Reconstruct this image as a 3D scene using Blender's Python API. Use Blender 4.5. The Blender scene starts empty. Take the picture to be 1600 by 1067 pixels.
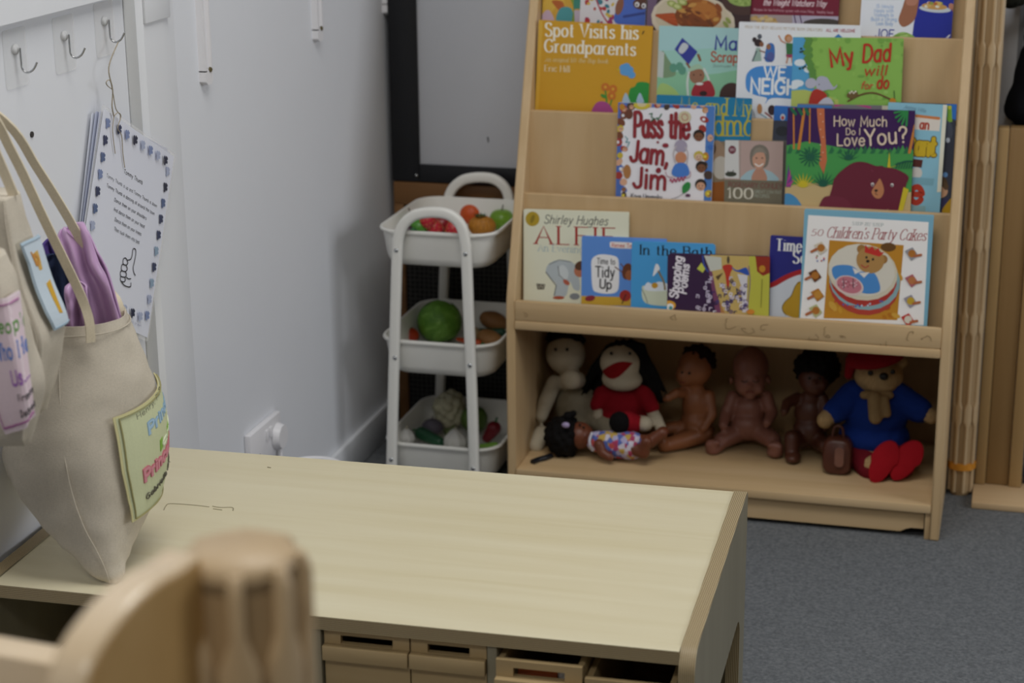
import bpy, bmesh, math, random
from mathutils import Vector, Matrix, noise
from mathutils.geometry import tessellate_polygon
V = Vector
SC = bpy.context.scene
COL = SC.collection
rnd = random.Random(7)

# ------------------------------------------------------------------ camera
FPX = 2935.37
PITCH, ROLL, YAW = math.radians(17.0335), math.radians(-0.5055), math.radians(-15.223)
CAM = V((0.93767, -3.40206, 1.41851))
FW = V((math.sin(YAW) * math.cos(PITCH), math.cos(YAW) * math.cos(PITCH), -math.sin(PITCH)))
R0 = V((math.cos(YAW), -math.sin(YAW), 0)); U0 = R0.cross(FW)
RT = R0 * math.cos(ROLL) + U0 * math.sin(ROLL)
UP = -R0 * math.sin(ROLL) + U0 * math.cos(ROLL)
cd = bpy.data.cameras.new('camera'); co = bpy.data.objects.new('camera', cd); COL.objects.link(co)
m = Matrix((RT, UP, -FW)).transposed().to_4x4(); m.translation = CAM
co.matrix_world = m
cd.sensor_width = 36.0; cd.lens = FPX / 1600 * 36.0; cd.clip_start = 0.05; cd.clip_end = 60
cd.dof.use_dof = True; cd.dof.focus_distance = 2.78; cd.dof.aperture_fstop = 4.6
SC.camera = co

# ------------------------------------------------------------------ light
SC.view_settings.view_transform = 'Standard'; SC.view_settings.look = 'None'
SC.view_settings.gamma = 1.0; SC.view_settings.use_curve_mapping = False
SC.view_settings.exposure = 0.0
wd = bpy.data.worlds.new('world'); SC.world = wd; wd.use_nodes = True
wd.node_tree.nodes['Background'].inputs[0].default_value = (0.92, 0.95, 1.0, 1)
wd.node_tree.nodes['Background'].inputs[1].default_value = 0.055
def area(name, loc, target, sx, sy, power, col):
    l = bpy.data.lights.new(name, 'AREA'); l.shape = 'RECTANGLE'; l.size = sx; l.size_y = sy
    l.energy = power; l.color = col
    o = bpy.data.objects.new(name, l); COL.objects.link(o); o.location = loc
    o.rotation_euler = (V(target) - V(loc)).to_track_quat('-Z', 'Y').to_euler()
area('ceiling_panel_light', (0.50, -1.30, 2.50), (0.50, -1.30, 0), 1.2, 0.7, 22, (1.0, 0.985, 0.95))
area('ceiling_panel_light', (0.65, -3.55, 2.50), (0.65, -3.55, 0), 1.2, 0.6, 18, (1.0, 0.985, 0.95))
area('window_light', (3.3, -0.75, 1.55), (-0.37, -0.75, 0.75), 1.5, 1.2, 28, (0.95, 0.97, 1.0))

# ------------------------------------------------------------------ pixel to place
def ray(px, py): return FW + RT * ((px - 800) / FPX) - UP * ((py - 533.5) / FPX)
def PX(px, py, x): d = ray(px, py); return CAM + d * ((x - CAM.x) / d.x)
def PY(px, py, y): d = ray(px, py); return CAM + d * ((y - CAM.y) / d.y)
def PZ(px, py, z): d = ray(px, py); return CAM + d * ((z - CAM.z) / d.z)
def PPL(px, py, p0, n): d = ray(px, py); return CAM + d * ((p0 - CAM).dot(n) / d.dot(n))

# ------------------------------------------------------------------ objects
ORG = {}
def link(o, parent, org):
    COL.objects.link(o)
    if parent is not None: o.parent = parent
    ORG[o.name] = org
def tag(o, label=None, cat=None, group=None, kind=None):
    if label: o['label'] = label
    if cat: o['category'] = cat
    if group: o['group'] = group
    if kind: o['kind'] = kind
    return o
def thing(name, loc, label, cat, group=None):
    o = bpy.data.objects.new(name, None); o.empty_display_size = 0.02
    o.location = loc; link(o, None, V(loc)); return tag(o, label, cat, group)
def mk(name, verts, faces, mats, parent=None, fm=None, smooth=None, org=None):
    """verts are world coordinates; the object keeps its root's origin"""
    if not isinstance(mats, (list, tuple)): mats = [mats]
    if parent is not None: o0 = ORG[parent.name]
    elif org is not None: o0 = V(org)
    else:
        n = len(verts)
        o0 = V((sum(v[0] for v in verts) / n, sum(v[1] for v in verts) / n, min(v[2] for v in verts)))
    me = bpy.data.meshes.new(name)
    me.from_pydata([tuple(V(v) - o0) for v in verts], [], faces)
    for mt in mats: me.materials.append(mt)
    if fm: me.polygons.foreach_set('material_index', fm)
    if smooth is not None:
        me.shade_smooth()
        if smooth < 180: me.set_sharp_from_angle(angle=math.radians(smooth))
    me.update()
    o = bpy.data.objects.new(name, me)
    if parent is None: o.location = o0
    link(o, parent, o0); return o
def from_bm(name, bm, mats, parent=None, smooth=None, org=None):
    bm.verts.ensure_lookup_table(); bm.verts.index_update()
    vs = [v.co.copy() for v in bm.verts]; fs = [[v.index for v in f.verts] for f in bm.faces]
    fm = [f.material_index for f in bm.faces]; bm.free()
    return mk(name, vs, fs, mats, parent, fm, smooth, org)
def bm_box(bm, lo, hi, bev=0.0015, M=None, mi=0):
    r = bmesh.ops.create_cube(bm, size=1.0); vs = r['verts']
    lo = V(lo); hi = V(hi)
    for v in vs: v.co = V((lo[i] + (v.co[i] + .5) * (hi[i] - lo[i]) for i in range(3)))
    fs = list({f for v in vs for f in v.link_faces})
    for f in fs: f.material_index = mi
    if bev:
        es = list({e for v in vs for e in v.link_edges})
        rb = bmesh.ops.bevel(bm, geom=es, offset=bev, segments=2, affect='EDGES', profile=.5)
        vs = list({v for f in rb['faces'] for v in f.verts} | {v for v in vs if v.is_valid})
        for f in rb['faces']: f.material_index = mi
    if M is not None: bmesh.ops.transform(bm, matrix=M, verts=vs)
def box(name, lo, hi, mt, parent=None, bev=0.0015, M=None):
    bm = bmesh.new(); bm_box(bm, lo, hi, bev, M)
    return from_bm(name, bm, mt, parent, 40)
def prism(name, poly, axis, a0, a1, mt, parent=None, bev=0.001, M=None, holes=(), mts=None):
    """poly in the two axes left after removing axis; extruded a0..a1. side faces use material 1 when two materials are given"""
    def put(p, a):
        q = list(p); q.insert(axis, a); return V(q)
    loops = [list(poly)] + [list(h) for h in holes]
    tris = tessellate_polygon([[V((p[0], p[1], 0)) for p in L] for L in loops])
    flat = [p for L in loops for p in L]
    n = len(flat)
    vs = [put(p, a0) for p in flat] + [put(p, a1) for p in flat]
    fs = []; fm = []
    for t in tris: fs.append(tuple(t)); fs.append(tuple(i + n for i in t)); fm += [0, 0]
    b = 0
    for L in loops:
        k = len(L)
        for i in range(k): fs.append((b + i, b + (i + 1) % k, b + (i + 1) % k + n, b + i + n)); fm.append(1 if isinstance(mt, (list, tuple)) and len(mt) > 1 else 0)
        b += k
    bm = bmesh.new(); bv = [bm.verts.new(v) for v in vs]
    for f, q in zip(fs, fm):
        try: bm.faces.new([bv[i] for i in f]).material_index = q
        except ValueError: pass
    bmesh.ops.recalc_face_normals(bm, faces=bm.faces[:])
    if M is not None: bmesh.ops.transform(bm, matrix=M, verts=bm.verts[:])
    return from_bm(name, bm, mt, parent, 40)
def rrect(x0, x1, y0, y1, r, n=5):
    pts = []
    for cx, cy, a0 in ((x1 - r, y1 - r, 0), (x0 + r, y1 - r, 90), (x0 + r, y0 + r, 180), (x1 - r, y0 + r, 270)):
        for i in range(n + 1):
            a = math.radians(a0 + 90 * i / n); pts.append((cx + r * math.cos(a), cy + r * math.sin(a)))
    return pts
def loft_data(rings, cap0=True, cap1=True, closed=True):
    n = len(rings[0]); vs = [V(p) for r in rings for p in r]; fs = []
    for i in range(len(rings) - 1):
        for j in range(n if closed else n - 1):
            k = (j + 1) % n
            fs.append((i * n + j, i * n + k, (i + 1) * n + k, (i + 1) * n + j))
    if cap0: fs.append(tuple(reversed(range(n))))
    if cap1: fs.append(tuple(range((len(rings) - 1) * n, len(rings) * n)))
    return vs, fs
def loft(name, rings, mt, parent=None, cap0=True, cap1=True, closed=True, smooth=50):
    vs, fs = loft_data(rings, cap0, cap1, closed)
    bm = bmesh.new(); bv = [bm.verts.new(v) for v in vs]
    for f in fs: bm.faces.new([bv[i] for i in f])
    bmesh.ops.recalc_face_normals(bm, faces=bm.faces[:])
    return from_bm(name, bm, mt, parent, smooth)
def catmull(pts, n=6, closed=False):
    P = [V(p) for p in pts]; out = []; N = len(P)
    for i in range(N if closed else N - 1):
        if closed: a, b, c, d = P[(i - 1) % N], P[i], P[(i + 1) % N], P[(i + 2) % N]
        else: a, b, c, d = P[max(i - 1, 0)], P[i], P[i + 1], P[min(i + 2, N - 1)]
        for k in range(n):
            t = k / n
            out.append(0.5 * ((2 * b) + (c - a) * t + (2 * a - 5 * b + 4 * c - d) * t * t + (3 * b - a - 3 * c + d) * t ** 3))
    if not closed: out.append(P[-1].copy())
    return out
def tube_rings(path, rad, seg=10, flat=1.0, up=None, rad2=None):
    P = [V(p) for p in path]; rings = []
    prev = None
    for i, p in enumerate(P):
        t = (P[min(i + 1, len(P) - 1)] - P[max(i - 1, 0)]).normalized()
        if up is not None: n = V(up)
        elif prev is not None: n = prev
        else: n = V((0, 0, 1)) if abs(t.z) < .9 else V((1, 0, 0))
        n = (n - t * n.dot(t)).normalized(); prev = n; b = t.cross(n)
        r = rad[i] if isinstance(rad, (list, tuple)) else rad
        rings.append([p + n * (r * math.cos(2 * math.pi * k / seg)) + b * (r * flat * math.sin(2 * math.pi * k / seg)) for k in range(seg)])
    return rings
def tube(name, path, rad, mt, parent=None, seg=10, flat=1.0, up=None, smooth=60):
    return loft(name, tube_rings(path, rad, seg, flat, up), mt, parent, smooth=smooth)
def ball(name, c, r, mt, parent=None, sub=3, M=None, fn=None):
    bm = bmesh.new(); bmesh.ops.create_icosphere(bm, subdivisions=sub, radius=1.0)
    for v in bm.verts:
        d = v.co.copy(); s = fn(d) if fn else 1.0
        q = V((d.x * r[0] * s, d.y * r[1] * s, d.z * r[2] * s))
        if M is not None: q = M @ q
        v.co = V(c) + q
    return from_bm(name, bm, mt, parent, 180)
def blob(name, prims, mt, parent=None, voxel=0.003, smooth_it=4, disp=None):
    """one continuous surface grown from ellipsoids ('e', c, r, rot) and tapered limbs ('c', p0, p1, r0, r1)"""
    bm = bmesh.new()
    for pr in prims:
        if pr[0] == 'e':
            M = pr[3].to_4x4() if len(pr) > 3 and pr[3] is not None else Matrix.Identity(4)
            T = Matrix.Translation(pr[1]) @ M @ Matrix.Diagonal((*pr[2], 1))
            bmesh.ops.create_icosphere(bm, subdivisions=3, radius=1.0, matrix=T)
        else:
            a, b, r0, r1 = V(pr[1]), V(pr[2]), pr[3], pr[4]
            d = b - a; L = max(d.length, 1e-5); q = V((0, 0, 1)).rotation_difference(d / L).to_matrix()
            rings = []
            for k in range(1, 6):
                an = math.pi / 2 * k / 6; rings.append((-r0 * math.cos(an), r0 * math.sin(an)))
            for k in range(0, 5): rings.append((L * k / 4, r0 + (r1 - r0) * k / 4))
            for k in range(1, 6):
                an = math.pi / 2 * k / 6; rings.append((L + r1 * math.sin(an), r1 * math.cos(an)))
            N = 12; vv = []
            for z, r in rings: vv.append([bm.verts.new(a + q @ V((r * math.cos(6.2832 * j / N), r * math.sin(6.2832 * j / N), z))) for j in range(N)])
            for i in range(len(vv) - 1):
                for j in range(N): bm.faces.new((vv[i][j], vv[i][(j + 1) % N], vv[i + 1][(j + 1) % N], vv[i + 1][j]))
            bm.faces.new(list(reversed(vv[0]))); bm.faces.new(vv[-1])
    me = bpy.data.meshes.new('tmp'); bm.to_mesh(me); bm.free()
    o = bpy.data.objects.new('tmp', me); COL.objects.link(o)
    md = o.modifiers.new('r', 'REMESH'); md.mode = 'VOXEL'; md.voxel_size = voxel
    if smooth_it:
        ms = o.modifiers.new('s', 'SMOOTH'); ms.iterations = smooth_it; ms.factor = .5
    dg = bpy.context.evaluated_depsgraph_get(); dg.update()
    m2 = bpy.data.meshes.new_from_object(o.evaluated_get(dg))
    vs = [v.co.copy() for v in m2.vertices]; fs = [tuple(p.vertices) for p in m2.polygons]
    if disp:
        nn = [v.normal.copy() for v in m2.vertices]
        vs = [v + n * disp(v) for v, n in zip(vs, nn)]
    bpy.data.objects.remove(o); bpy.data.meshes.remove(me); bpy.data.meshes.remove(m2)
    return mk(name, vs, fs, mt, parent, None, 180)

# ------------------------------------------------------------------ materials
MC = {}
def s2l(c): return c / 12.92 if c <= .04045 else ((c + .055) / 1.055) ** 2.4
def hexc(h):
    if isinstance(h, str):
        h = h.lstrip('#'); return tuple(s2l(int(h[i:i + 2], 16) / 255) for i in (0, 2, 4))
    return tuple(s2l(v / 255) for v in h)
def base_mat(name, rough=.6, spec=.4):
    mt = bpy.data.materials.new(name); mt.use_nodes = True
    b = mt.node_tree.nodes['Principled BSDF']; b.inputs['Roughness'].default_value = rough
    b.inputs['Specular IOR Level'].default_value = spec
    return mt, mt.node_tree, b
def nd(nt, t, **kw):
    n = nt.nodes.new(t)
    for k, v in kw.items():
        if k in n.inputs: n.inputs[k].default_value = v
        else: setattr(n, k, v)
    return n
def ramp(nt, fac, stops):
    r = nt.nodes.new('ShaderNodeValToRGB'); e = r.color_ramp.elements
    while len(e) < len(stops): e.new(.5)
    for i, (p, c) in enumerate(stops): e[i].position = p; e[i].color = (*hexc(c), 1)
    nt.links.new(fac, r.inputs[0]); return r.outputs[0]
def coords(nt, scale=(1, 1, 1), rot=(0, 0, 0), src='Object'):
    tc = nd(nt, 'ShaderNodeTexCoord'); mp = nd(nt, 'ShaderNodeMapping')
    mp.inputs['Scale'].default_value = scale; mp.inputs['Rotation'].default_value = rot
    nt.links.new(tc.outputs[src], mp.inputs[0]); return mp.outputs[0]
def bump(nt, b, h, strength, dist=.002):
    n = nd(nt, 'ShaderNodeBump'); n.inputs['Strength'].default_value = strength; n.inputs['Distance'].default_value = dist
    nt.links.new(h, n.inputs['Height']); nt.links.new(n.outputs[0], b.inputs['Normal'])
def plain(name, c, rough=.6, var=.06, scale=60, bmp=0.0, spec=.4, metal=0.0):
    key = ('p', name, str(c), rough)
    if key in MC: return MC[key]
    mt, nt, b = base_mat(name, rough, spec); b.inputs['Metallic'].default_value = metal
    lin = hexc(c)
    nz = nd(nt, 'ShaderNodeTexNoise'); nz.inputs['Scale'].default_value = scale; nz.inputs['Detail'].default_value = 3
    nt.links.new(coords(nt), nz.inputs['Vector'])
    mx = nd(nt, 'ShaderNodeMix', data_type='RGBA')
    mx.inputs['A'].default_value = (*[v * (1 - var) for v in lin], 1); mx.inputs['B'].default_value = (*[min(1, v * (1 + var)) for v in lin], 1)
    nt.links.new(nz.outputs['Fac'], mx.inputs['Factor'])
    out = [s for s in mx.outputs if s.type == 'RGBA'][0]
    ins = [s for s in mx.inputs if s.type == 'RGBA']
    ins[0].default_value = (*[v * (1 - var) for v in lin], 1); ins[1].default_value = (*[min(1, v * (1 + var)) for v in lin], 1)
    nt.links.new(out, b.inputs['Base Color'])
    if bmp: bump(nt, b, nz.outputs['Fac'], bmp)
    MC[key] = mt; return mt
def ink(c):
    """printed paper of one colour"""
    key = ('ink', str(c))
    if key in MC: return MC[key]
    mt, nt, b = base_mat('printed_paper', .38, .45); b.inputs['Base Color'].default_value = (*hexc(c), 1)
    MC[key] = mt; return mt
def wood(name, stops, axis=0, grain=1.0, rough=.45, spec=.35, bmp=.05, knots=0.0):
    key = ('w', name)
    if key in MC: return MC[key]
    mt, nt, b = base_mat(name, rough, spec)
    sc = [38 * grain] * 3; sc[axis] = 2.6 * grain
    n1 = nd(nt, 'ShaderNodeTexNoise'); n1.inputs['Scale'].default_value = 1; n1.inputs['Detail'].default_value = 5; n1.inputs['Distortion'].default_value = .6
    nt.links.new(coords(nt, sc), n1.inputs['Vector'])
    sc2 = [7 * grain] * 3; sc2[axis] = 1.5 * grain
    n2 = nd(nt, 'ShaderNodeTexNoise'); n2.inputs['Scale'].default_value = 1; n2.inputs['Detail'].default_value = 3
    nt.links.new(coords(nt, sc2), n2.inputs['Vector'])
    ad = nd(nt, 'ShaderNodeMath', operation='ADD'); nt.links.new(n1.outputs['Fac'], ad.inputs[0]); nt.links.new(n2.outputs['Fac'], ad.inputs[1])
    hv = nd(nt, 'ShaderNodeMath', operation='MULTIPLY'); nt.links.new(ad.outputs[0], hv.inputs[0]); hv.inputs[1].default_value = .5
    nt.links.new(ramp(nt, hv.outputs[0], stops), b.inputs['Base Color'])
    if bmp: bump(nt, b, n1.outputs['Fac'], bmp, .001)
    MC[key] = mt; return mt
def ply(name, axis, layer=.0013, cols=('b3a27f', '7d6a4b')):
    """stripes of a plywood edge stacked along axis"""
    key = ('ply', name)
    if key in MC: return MC[key]
    mt, nt, b = base_mat(name, .5, .35)
    w = nd(nt, 'ShaderNodeTexWave'); w.wave_type = 'BANDS'; w.bands_direction = 'XYZ'[axis]
    w.inputs['Scale'].default_value = 2 * math.pi / (20 * layer * 2) ; w.inputs['Distortion'].default_value = .4; w.inputs['Detail'].default_value = 2
    nt.links.new(coords(nt), w.inputs['Vector'])
    nt.links.new(ramp(nt, w.outputs['Fac'], [(.25, cols[1]), (.65, cols[0])]), b.inputs['Base Color'])
    MC[key] = mt; return mt
def cloth(name, c, scale=900, rough=.9, var=.12, bmp=.25):
    key = ('c', name, str(c))
    if key in MC: return MC[key]
    mt, nt, b = base_mat(name, rough, .15)
    lin = hexc(c)
    nz = nd(nt, 'ShaderNodeTexNoise'); nz.inputs['Scale'].default_value = scale; nz.inputs['Detail'].default_value = 2
    nt.links.new(coords(nt, (1, 1, .35)), nz.inputs['Vector'])
    n2 = nd(nt, 'ShaderNodeTexNoise'); n2.inputs['Scale'].default_value = 26; n2.inputs['Detail'].default_value = 4
    nt.links.new(coords(nt), n2.inputs['Vector'])
    ad = nd(nt, 'ShaderNodeMath', operation='ADD'); nt.links.new(nz.outputs['Fac'], ad.inputs[0]); nt.links.new(n2.outputs['Fac'], ad.inputs[1])
    hv = nd(nt, 'ShaderNodeMath', operation='MULTIPLY'); nt.links.new(ad.outputs[0], hv.inputs[0]); hv.inputs[1].default_value = .5
    r = nt.nodes.new('ShaderNodeValToRGB'); e = r.color_ramp.elements
    e[0].position = .3; e[0].color = (*[v * (1 - var) for v in lin], 1); e[1].position = .7; e[1].color = (*[min(1, v * (1 + var)) for v in lin], 1)
    nt.links.new(hv.outputs[0], r.inputs[0]); nt.links.new(r.outputs[0], b.inputs['Base Color'])
    if bmp: bump(nt, b, hv.outputs[0], bmp, .001)
    MC[key] = mt; return mt

MAPLE = [(.3, 'bd9f74'), (.52, 'c9ac82'), (.72, 'd3b891')]
M_shelf_x = wood('maple_board', MAPLE, 0)
M_shelf_z = wood('maple_side', MAPLE, 2)
M_panel = wood('maple_panel', [(.3, 'b8996f'), (.52, 'c4a67c'), (.72, 'cdb28b')], 2, .7)
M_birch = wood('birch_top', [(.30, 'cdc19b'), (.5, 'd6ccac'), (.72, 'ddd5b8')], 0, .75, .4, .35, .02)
M_birch_shaded = wood('birch_side_shaded', [(.30, '7c7560'), (.5, '847d68'), (.72, '8c8570')], 2, .7, .45, .35, .02)  # birch of the top, darkened: the end panel's shade is put into its colour
M_plyx = ply('plywood_edge_across', 0, .0013); M_plyz = ply('plywood_edge_flat', 2, .0013)
M_tray = wood('light_wood_tray', [(.3, 'a48b62'), (.52, 'ae966d'), (.72, 'b7a078')], 0, .8)
M_post = wood('beech_post', [(.3, 'b39974'), (.52, 'bfa682'), (.72, 'cab38f')], 2, .8, .4)
M_post_dark = wood('groove_wood', [(.3, '9c815c'), (.52, 'a68b66'), (.72, 'af9570')], 2, .8, .6)
M_wall = plain('white_paint', 'dee0e5', .75, .015, 9, .03, .25)
M_wallpatch = plain('white_gloss_paint', 'e2e4e8', .45, .012, 12, .02, .4)
M_white_metal = plain('white_powder_coat', 'e6e5df', .35, .01, 40, .0, .45)
M_black = plain('black_frame', '17181c', .45, .08, 50)
M_steel = plain('steel', 'b9bbbd', .25, .03, 80, 0, .5, 1.0)
M_whiteplastic = plain('white_plastic', 'e4e3e6', .35, .01, 40)
# ================================================================== setting
WX = -0.368; WB = 0.46; ZT = 0.3877
def carpet():
    mt, nt, b = base_mat('grey_carpet', .95, .1)
    n1 = nd(nt, 'ShaderNodeTexNoise'); n1.inputs['Scale'].default_value = 170; n1.inputs['Detail'].default_value = 4
    nt.links.new(coords(nt), n1.inputs['Vector'])
    n2 = nd(nt, 'ShaderNodeTexNoise'); n2.inputs['Scale'].default_value = 900; n2.inputs['Detail'].default_value = 2
    nt.links.new(coords(nt), n2.inputs['Vector'])
    ad = nd(nt, 'ShaderNodeMath', operation='ADD'); nt.links.new(n1.outputs['Fac'], ad.inputs[0]); nt.links.new(n2.outputs['Fac'], ad.inputs[1])
    hv = nd(nt, 'ShaderNodeMath', operation='MULTIPLY'); nt.links.new(ad.outputs[0], hv.inputs[0]); hv.inputs[1].default_value = .5
    nt.links.new(ramp(nt, hv.outputs[0], [(.33, '54575a'), (.5, '6d7073'), (.68, '86898b')]), b.inputs['Base Color'])
    bump(nt, b, hv.outputs[0], .6, .004); return mt
def struct(o): o['kind'] = 'structure'; return o
struct(box('floor', (-1.2, -4.6, -.05), (3.6, 2.2, 0), carpet(), bev=0))
# hook wall: thin boarded section near the hooks stands 6 mm proud, then a painted box-in, then the plain wall
struct(box('wall_left', (WX - .12, -4.6, 0), (WX, 2.2, 2.8), M_wall, bev=0))
struct(box('wall_back', (WX, WB, 0), (3.6, WB + .12, 2.8), M_wall, bev=0))
struct(box('wall_front', (-1.2, -4.72, 0), (3.6, -4.6, 2.8), plain('tan_wall', '9a9184', .8, .02, 9), bev=0))
struct(box('baseboard_left', (WX, -.63, 0), (WX + .012, WB, .075), M_wallpatch, bev=.003))
zl = 1.099
struct(prism('trim_1', [(WX, zl), (WX + .016, zl), (WX + .016, zl + .3), (WX, zl + .3)], 1, -2.2, -.82, M_wallpatch))
struct(box('trim_2', (WX, -.812, ZT + .01), (WX + .003, -.776, 1.5), plain('grey_seam', 'c3c4c4', .5, .02), bev=.0014))  # grey strip standing in for the groove between hook board and box-in
# boxing with a slanted far edge
struct(prism('trim_3', [(WX, -.775), (WX + .009, -.765), (WX + .009, -.70), (WX + .004, -.66), (WX, -.638)], 2, .0, 1.5, M_wallpatch))
p = PX(222, 8, WX + .009); q = PX(250, 30, WX + .009)
struct(box('trim_4', (WX + .008, p.y, q.z), (WX + .014, q.y + .03, q.z + .12), M_wallpatch, bev=.002))
# dark screw hole left in the wall
bm = bmesh.new(); c = PX(49, 210, WX); r_ = .0042
bmesh.ops.create_cone(bm, cap_ends=True, segments=14, radius1=r_, radius2=r_, depth=.002, matrix=Matrix.Translation((WX + .0008, c.y, c.z)) @ Matrix.Rotation(math.pi / 2, 4, 'Y'))
tag(from_bm('wall_plug', bm, plain('dark_plug', '3a3634', .8)), 'small dark plug hole in the white wall below the hooks', 'wall plug')

# ------------------------------------------------------------------ shelf brackets on the left wall
BR = [((302, 100), (313, 134), 'white metal bracket strip on the left wall, nearest of the three, above the socket'),
      ((480, 40), (489, 67), 'white metal bracket strip halfway along the left wall, middle of the three'),
      ((590, 8), (598, 22), 'white metal bracket strip on the left wall close to the black framed board')]
for i, (a, b_, lab) in enumerate(BR):
    y0 = (-.5514, -.0313, .3805)[i]; zb = .918; w = .026
    t = thing('shelf_bracket', (WX, y0, zb), lab, 'bracket', 'white shelf brackets on the left wall')
    # channel section: web and two lips
    prof = [(WX, y0 - .002), (WX + .012, y0 - .002), (WX + .012, y0 + .004), (WX + .0065, y0 + .006), (WX + .0065, y0 + w - .006), (WX + .012, y0 + w - .004), (WX + .012, y0 + w), (WX, y0 + w)]
    prism('channel', prof, 2, zb + .022, 1.62, M_whiteplastic, t)
    prism('end_tab', [(y0 - .002, zb + .006), (y0 + .006, zb), (y0 + w - .006, zb), (y0 + w, zb + .006), (y0 + w, zb + .024), (y0 - .002, zb + .024)], 0, WX, WX + .012, M_whiteplastic, t)
    bm = bmesh.new()
    bmesh.ops.create_cone(bm, cap_ends=True, segments=14, radius1=.0048, radius2=.004, depth=.003, matrix=Matrix.Translation((WX + .0125, y0 + w * .62, zb + .024)) @ Matrix.Rotation(math.pi / 2, 4, 'Y'))
    from_bm('screw', bm, plain('dark_brass', '5c5334', .5), t)

# ------------------------------------------------------------------ hooks
M_clear = None
def clear():
    mt, nt, b = base_mat('clear_plastic', .18, .5); b.inputs['Base Color'].default_value = (.9, .9, .9, 1)
    b.inputs['Alpha'].default_value = .22; return mt
M_clear = clear()
hkp = [PX(*q_, WX) for q_ in ((22.5, 84), (99, 62.5), (162, 39))]
HK = [(hkp[0].y, hkp[0].z, 'clear adhesive wall hook with bare steel prong, nearest of the three'),
      (hkp[1].y, hkp[1].z, 'clear adhesive wall hook with bare steel prong, middle of the three'),
      (hkp[2].y, hkp[2].z, 'clear adhesive wall hook holding the string of the song sheet')]
for y, z, lab in HK:
    t = thing('adhesive_hook', (WX, y, z), lab, 'hook', 'clear adhesive hooks on the wall')
    prism('pad', rrect(y - .030, y + .030, z - .045, z + .034, .006), 0, WX + .0003, WX + .0022, M_clear, t)
    bm = bmesh.new()
    bmesh.ops.create_uvsphere(bm, u_segments=16, v_segments=8, radius=1, matrix=Matrix.Translation((WX + .002, y, z + .006)) @ Matrix.Diagonal((.0045, .0085, .0075, 1)))
    from_bm('boss', bm, plain('clear_boss', 'c9cacb', .25, .02), t, 180)
    pr = [(WX + .009, y, z + .008), (WX + .009, y, z - .010), (WX + .010, y, z - .020), (WX + .016, y + .001, z - .025), (WX + .025, y + .002, z - .021), (WX + .031, y + .003, z - .011)]
    tube('prong', catmull(pr, 4), .0014, M_steel, t, 8)

# ------------------------------------------------------------------ socket with plug
t = thing('wall_socket', (WX, -.38, .19), 'white double wall socket with a plug in it behind the low table', 'socket')
y0, y1, z0, z1 = -.452, -.306, .183, .268
box('face_plate', (WX, y0, z0), (WX + .013, y1, z1), M_whiteplastic, t, .003)
box('switch', (WX + .0125, y0 + .085, z0 + .052), (WX + .0165, y0 + .096, z0 + .072), M_whiteplastic, t, .001)
box('switch', (WX + .0125, y0 + .068, z0 + .052), (WX + .0165, y0 + .079, z0 + .072), M_whiteplastic, t, .001)
bm = bmesh.new()
for dy, dz in ((.035, .028), (.050, .012), (.020, .012)): bm_box(bm, (WX + .0125, y0 + dy, z0 + dz), (WX + .0138, y0 + dy + .005, z0 + dz + .009), .0003)
from_bm('pin_hole', bm, plain('pin_hole_dark', '26262a', .7), t)
pl = thing('plug', (WX + .023, -.325, .225), 'round white plug in the right hand side of the wall socket', 'plug')
bm = bmesh.new()
bmesh.ops.create_cone(bm, cap_ends=True, segments=28, radius1=.026, radius2=.022, depth=.013, matrix=Matrix.Translation((WX + .0202, -.330, .226)) @ Matrix.Rotation(math.pi / 2, 4, 'Y'))
from_bm('plug_body', bm, M_whiteplastic, pl, 40)
tube('cord', catmull([(WX + .020, -.332, .204), (WX + .024, -.335, .17), (WX + .03, -.30, .10), (WX + .03, -.26, .006)], 5), .0035, M_whiteplastic, pl, 8)

# ------------------------------------------------------------------ bin behind the table
br_ = .062; q = PX(505, 712.5, -.262); bc = V((-.262, q.y - br_, 0))
zr = q.z
t = thing('waste_bin', (bc.x, bc.y, 0), 'round white bin behind the low table, only its rim showing', 'bin')
def circ(c, r, z, n=36): return [V((c.x + r * math.cos(2 * math.pi * k / n), c.y + r * math.sin(2 * math.pi * k / n), z)) for k in range(n)]
loft('body', [circ(bc, .048, .001), circ(bc, br_ - .003, zr - .006), circ(bc, br_ - .007, zr - .006), circ(bc, .045, .006)], M_whiteplastic, t, True, True)
loft('rim', [circ(bc, br_ - .006, zr - .012), circ(bc, br_ + .001, zr - .012), circ(bc, br_ + .002, zr - .003), circ(bc, br_ - .001, zr), circ(bc, br_ - .006, zr - .003), circ(bc, br_ - .006, zr - .012)], M_whiteplastic, t, False, False)

# ------------------------------------------------------------------ whiteboard with black frame and the speaker cabinet below it
fy_ = .39
t = thing('whiteboard', (-.05, fy_, .53), 'grey white board in a thick black frame behind the trolley', 'whiteboard')
fx0, fx1, fz0, fz1 = WX + .012, .75, .530, 1.75; fy = .374
a = PY(655, 257, fy); ix0 = a.x; iz0 = a.z; fz0 = PY(700, 287, fy).z
box('board', (ix0 - .01, fy + .008, iz0 - .01), (fx1 - .02, fy + .02, fz1 - .02), plain('whiteboard_surface', 'c0c2c8', .3, .02, 14, 0, .4), t, .001)
box('frame', (fx0, fy, fz0), (ix0, fy + .03, fz1), M_black, t, .003)
box('frame', (ix0 - .0005, fy, fz0), (fx1, fy + .03, iz0), M_black, t, .003)
bm = bmesh.new(); bmesh.ops.create_uvsphere(bm, u_segments=12, v_segments=8, radius=.004, matrix=Matrix.Translation(PY(651, 274, fy)))
from_bm('screw', bm, M_steel, t, 180)
tube('scuff', [PY(762, 214, fy + .0075), PY(763, 222, fy + .0075)], .0015, plain('pen_mark', '55565a', .6), t, 6)

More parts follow.
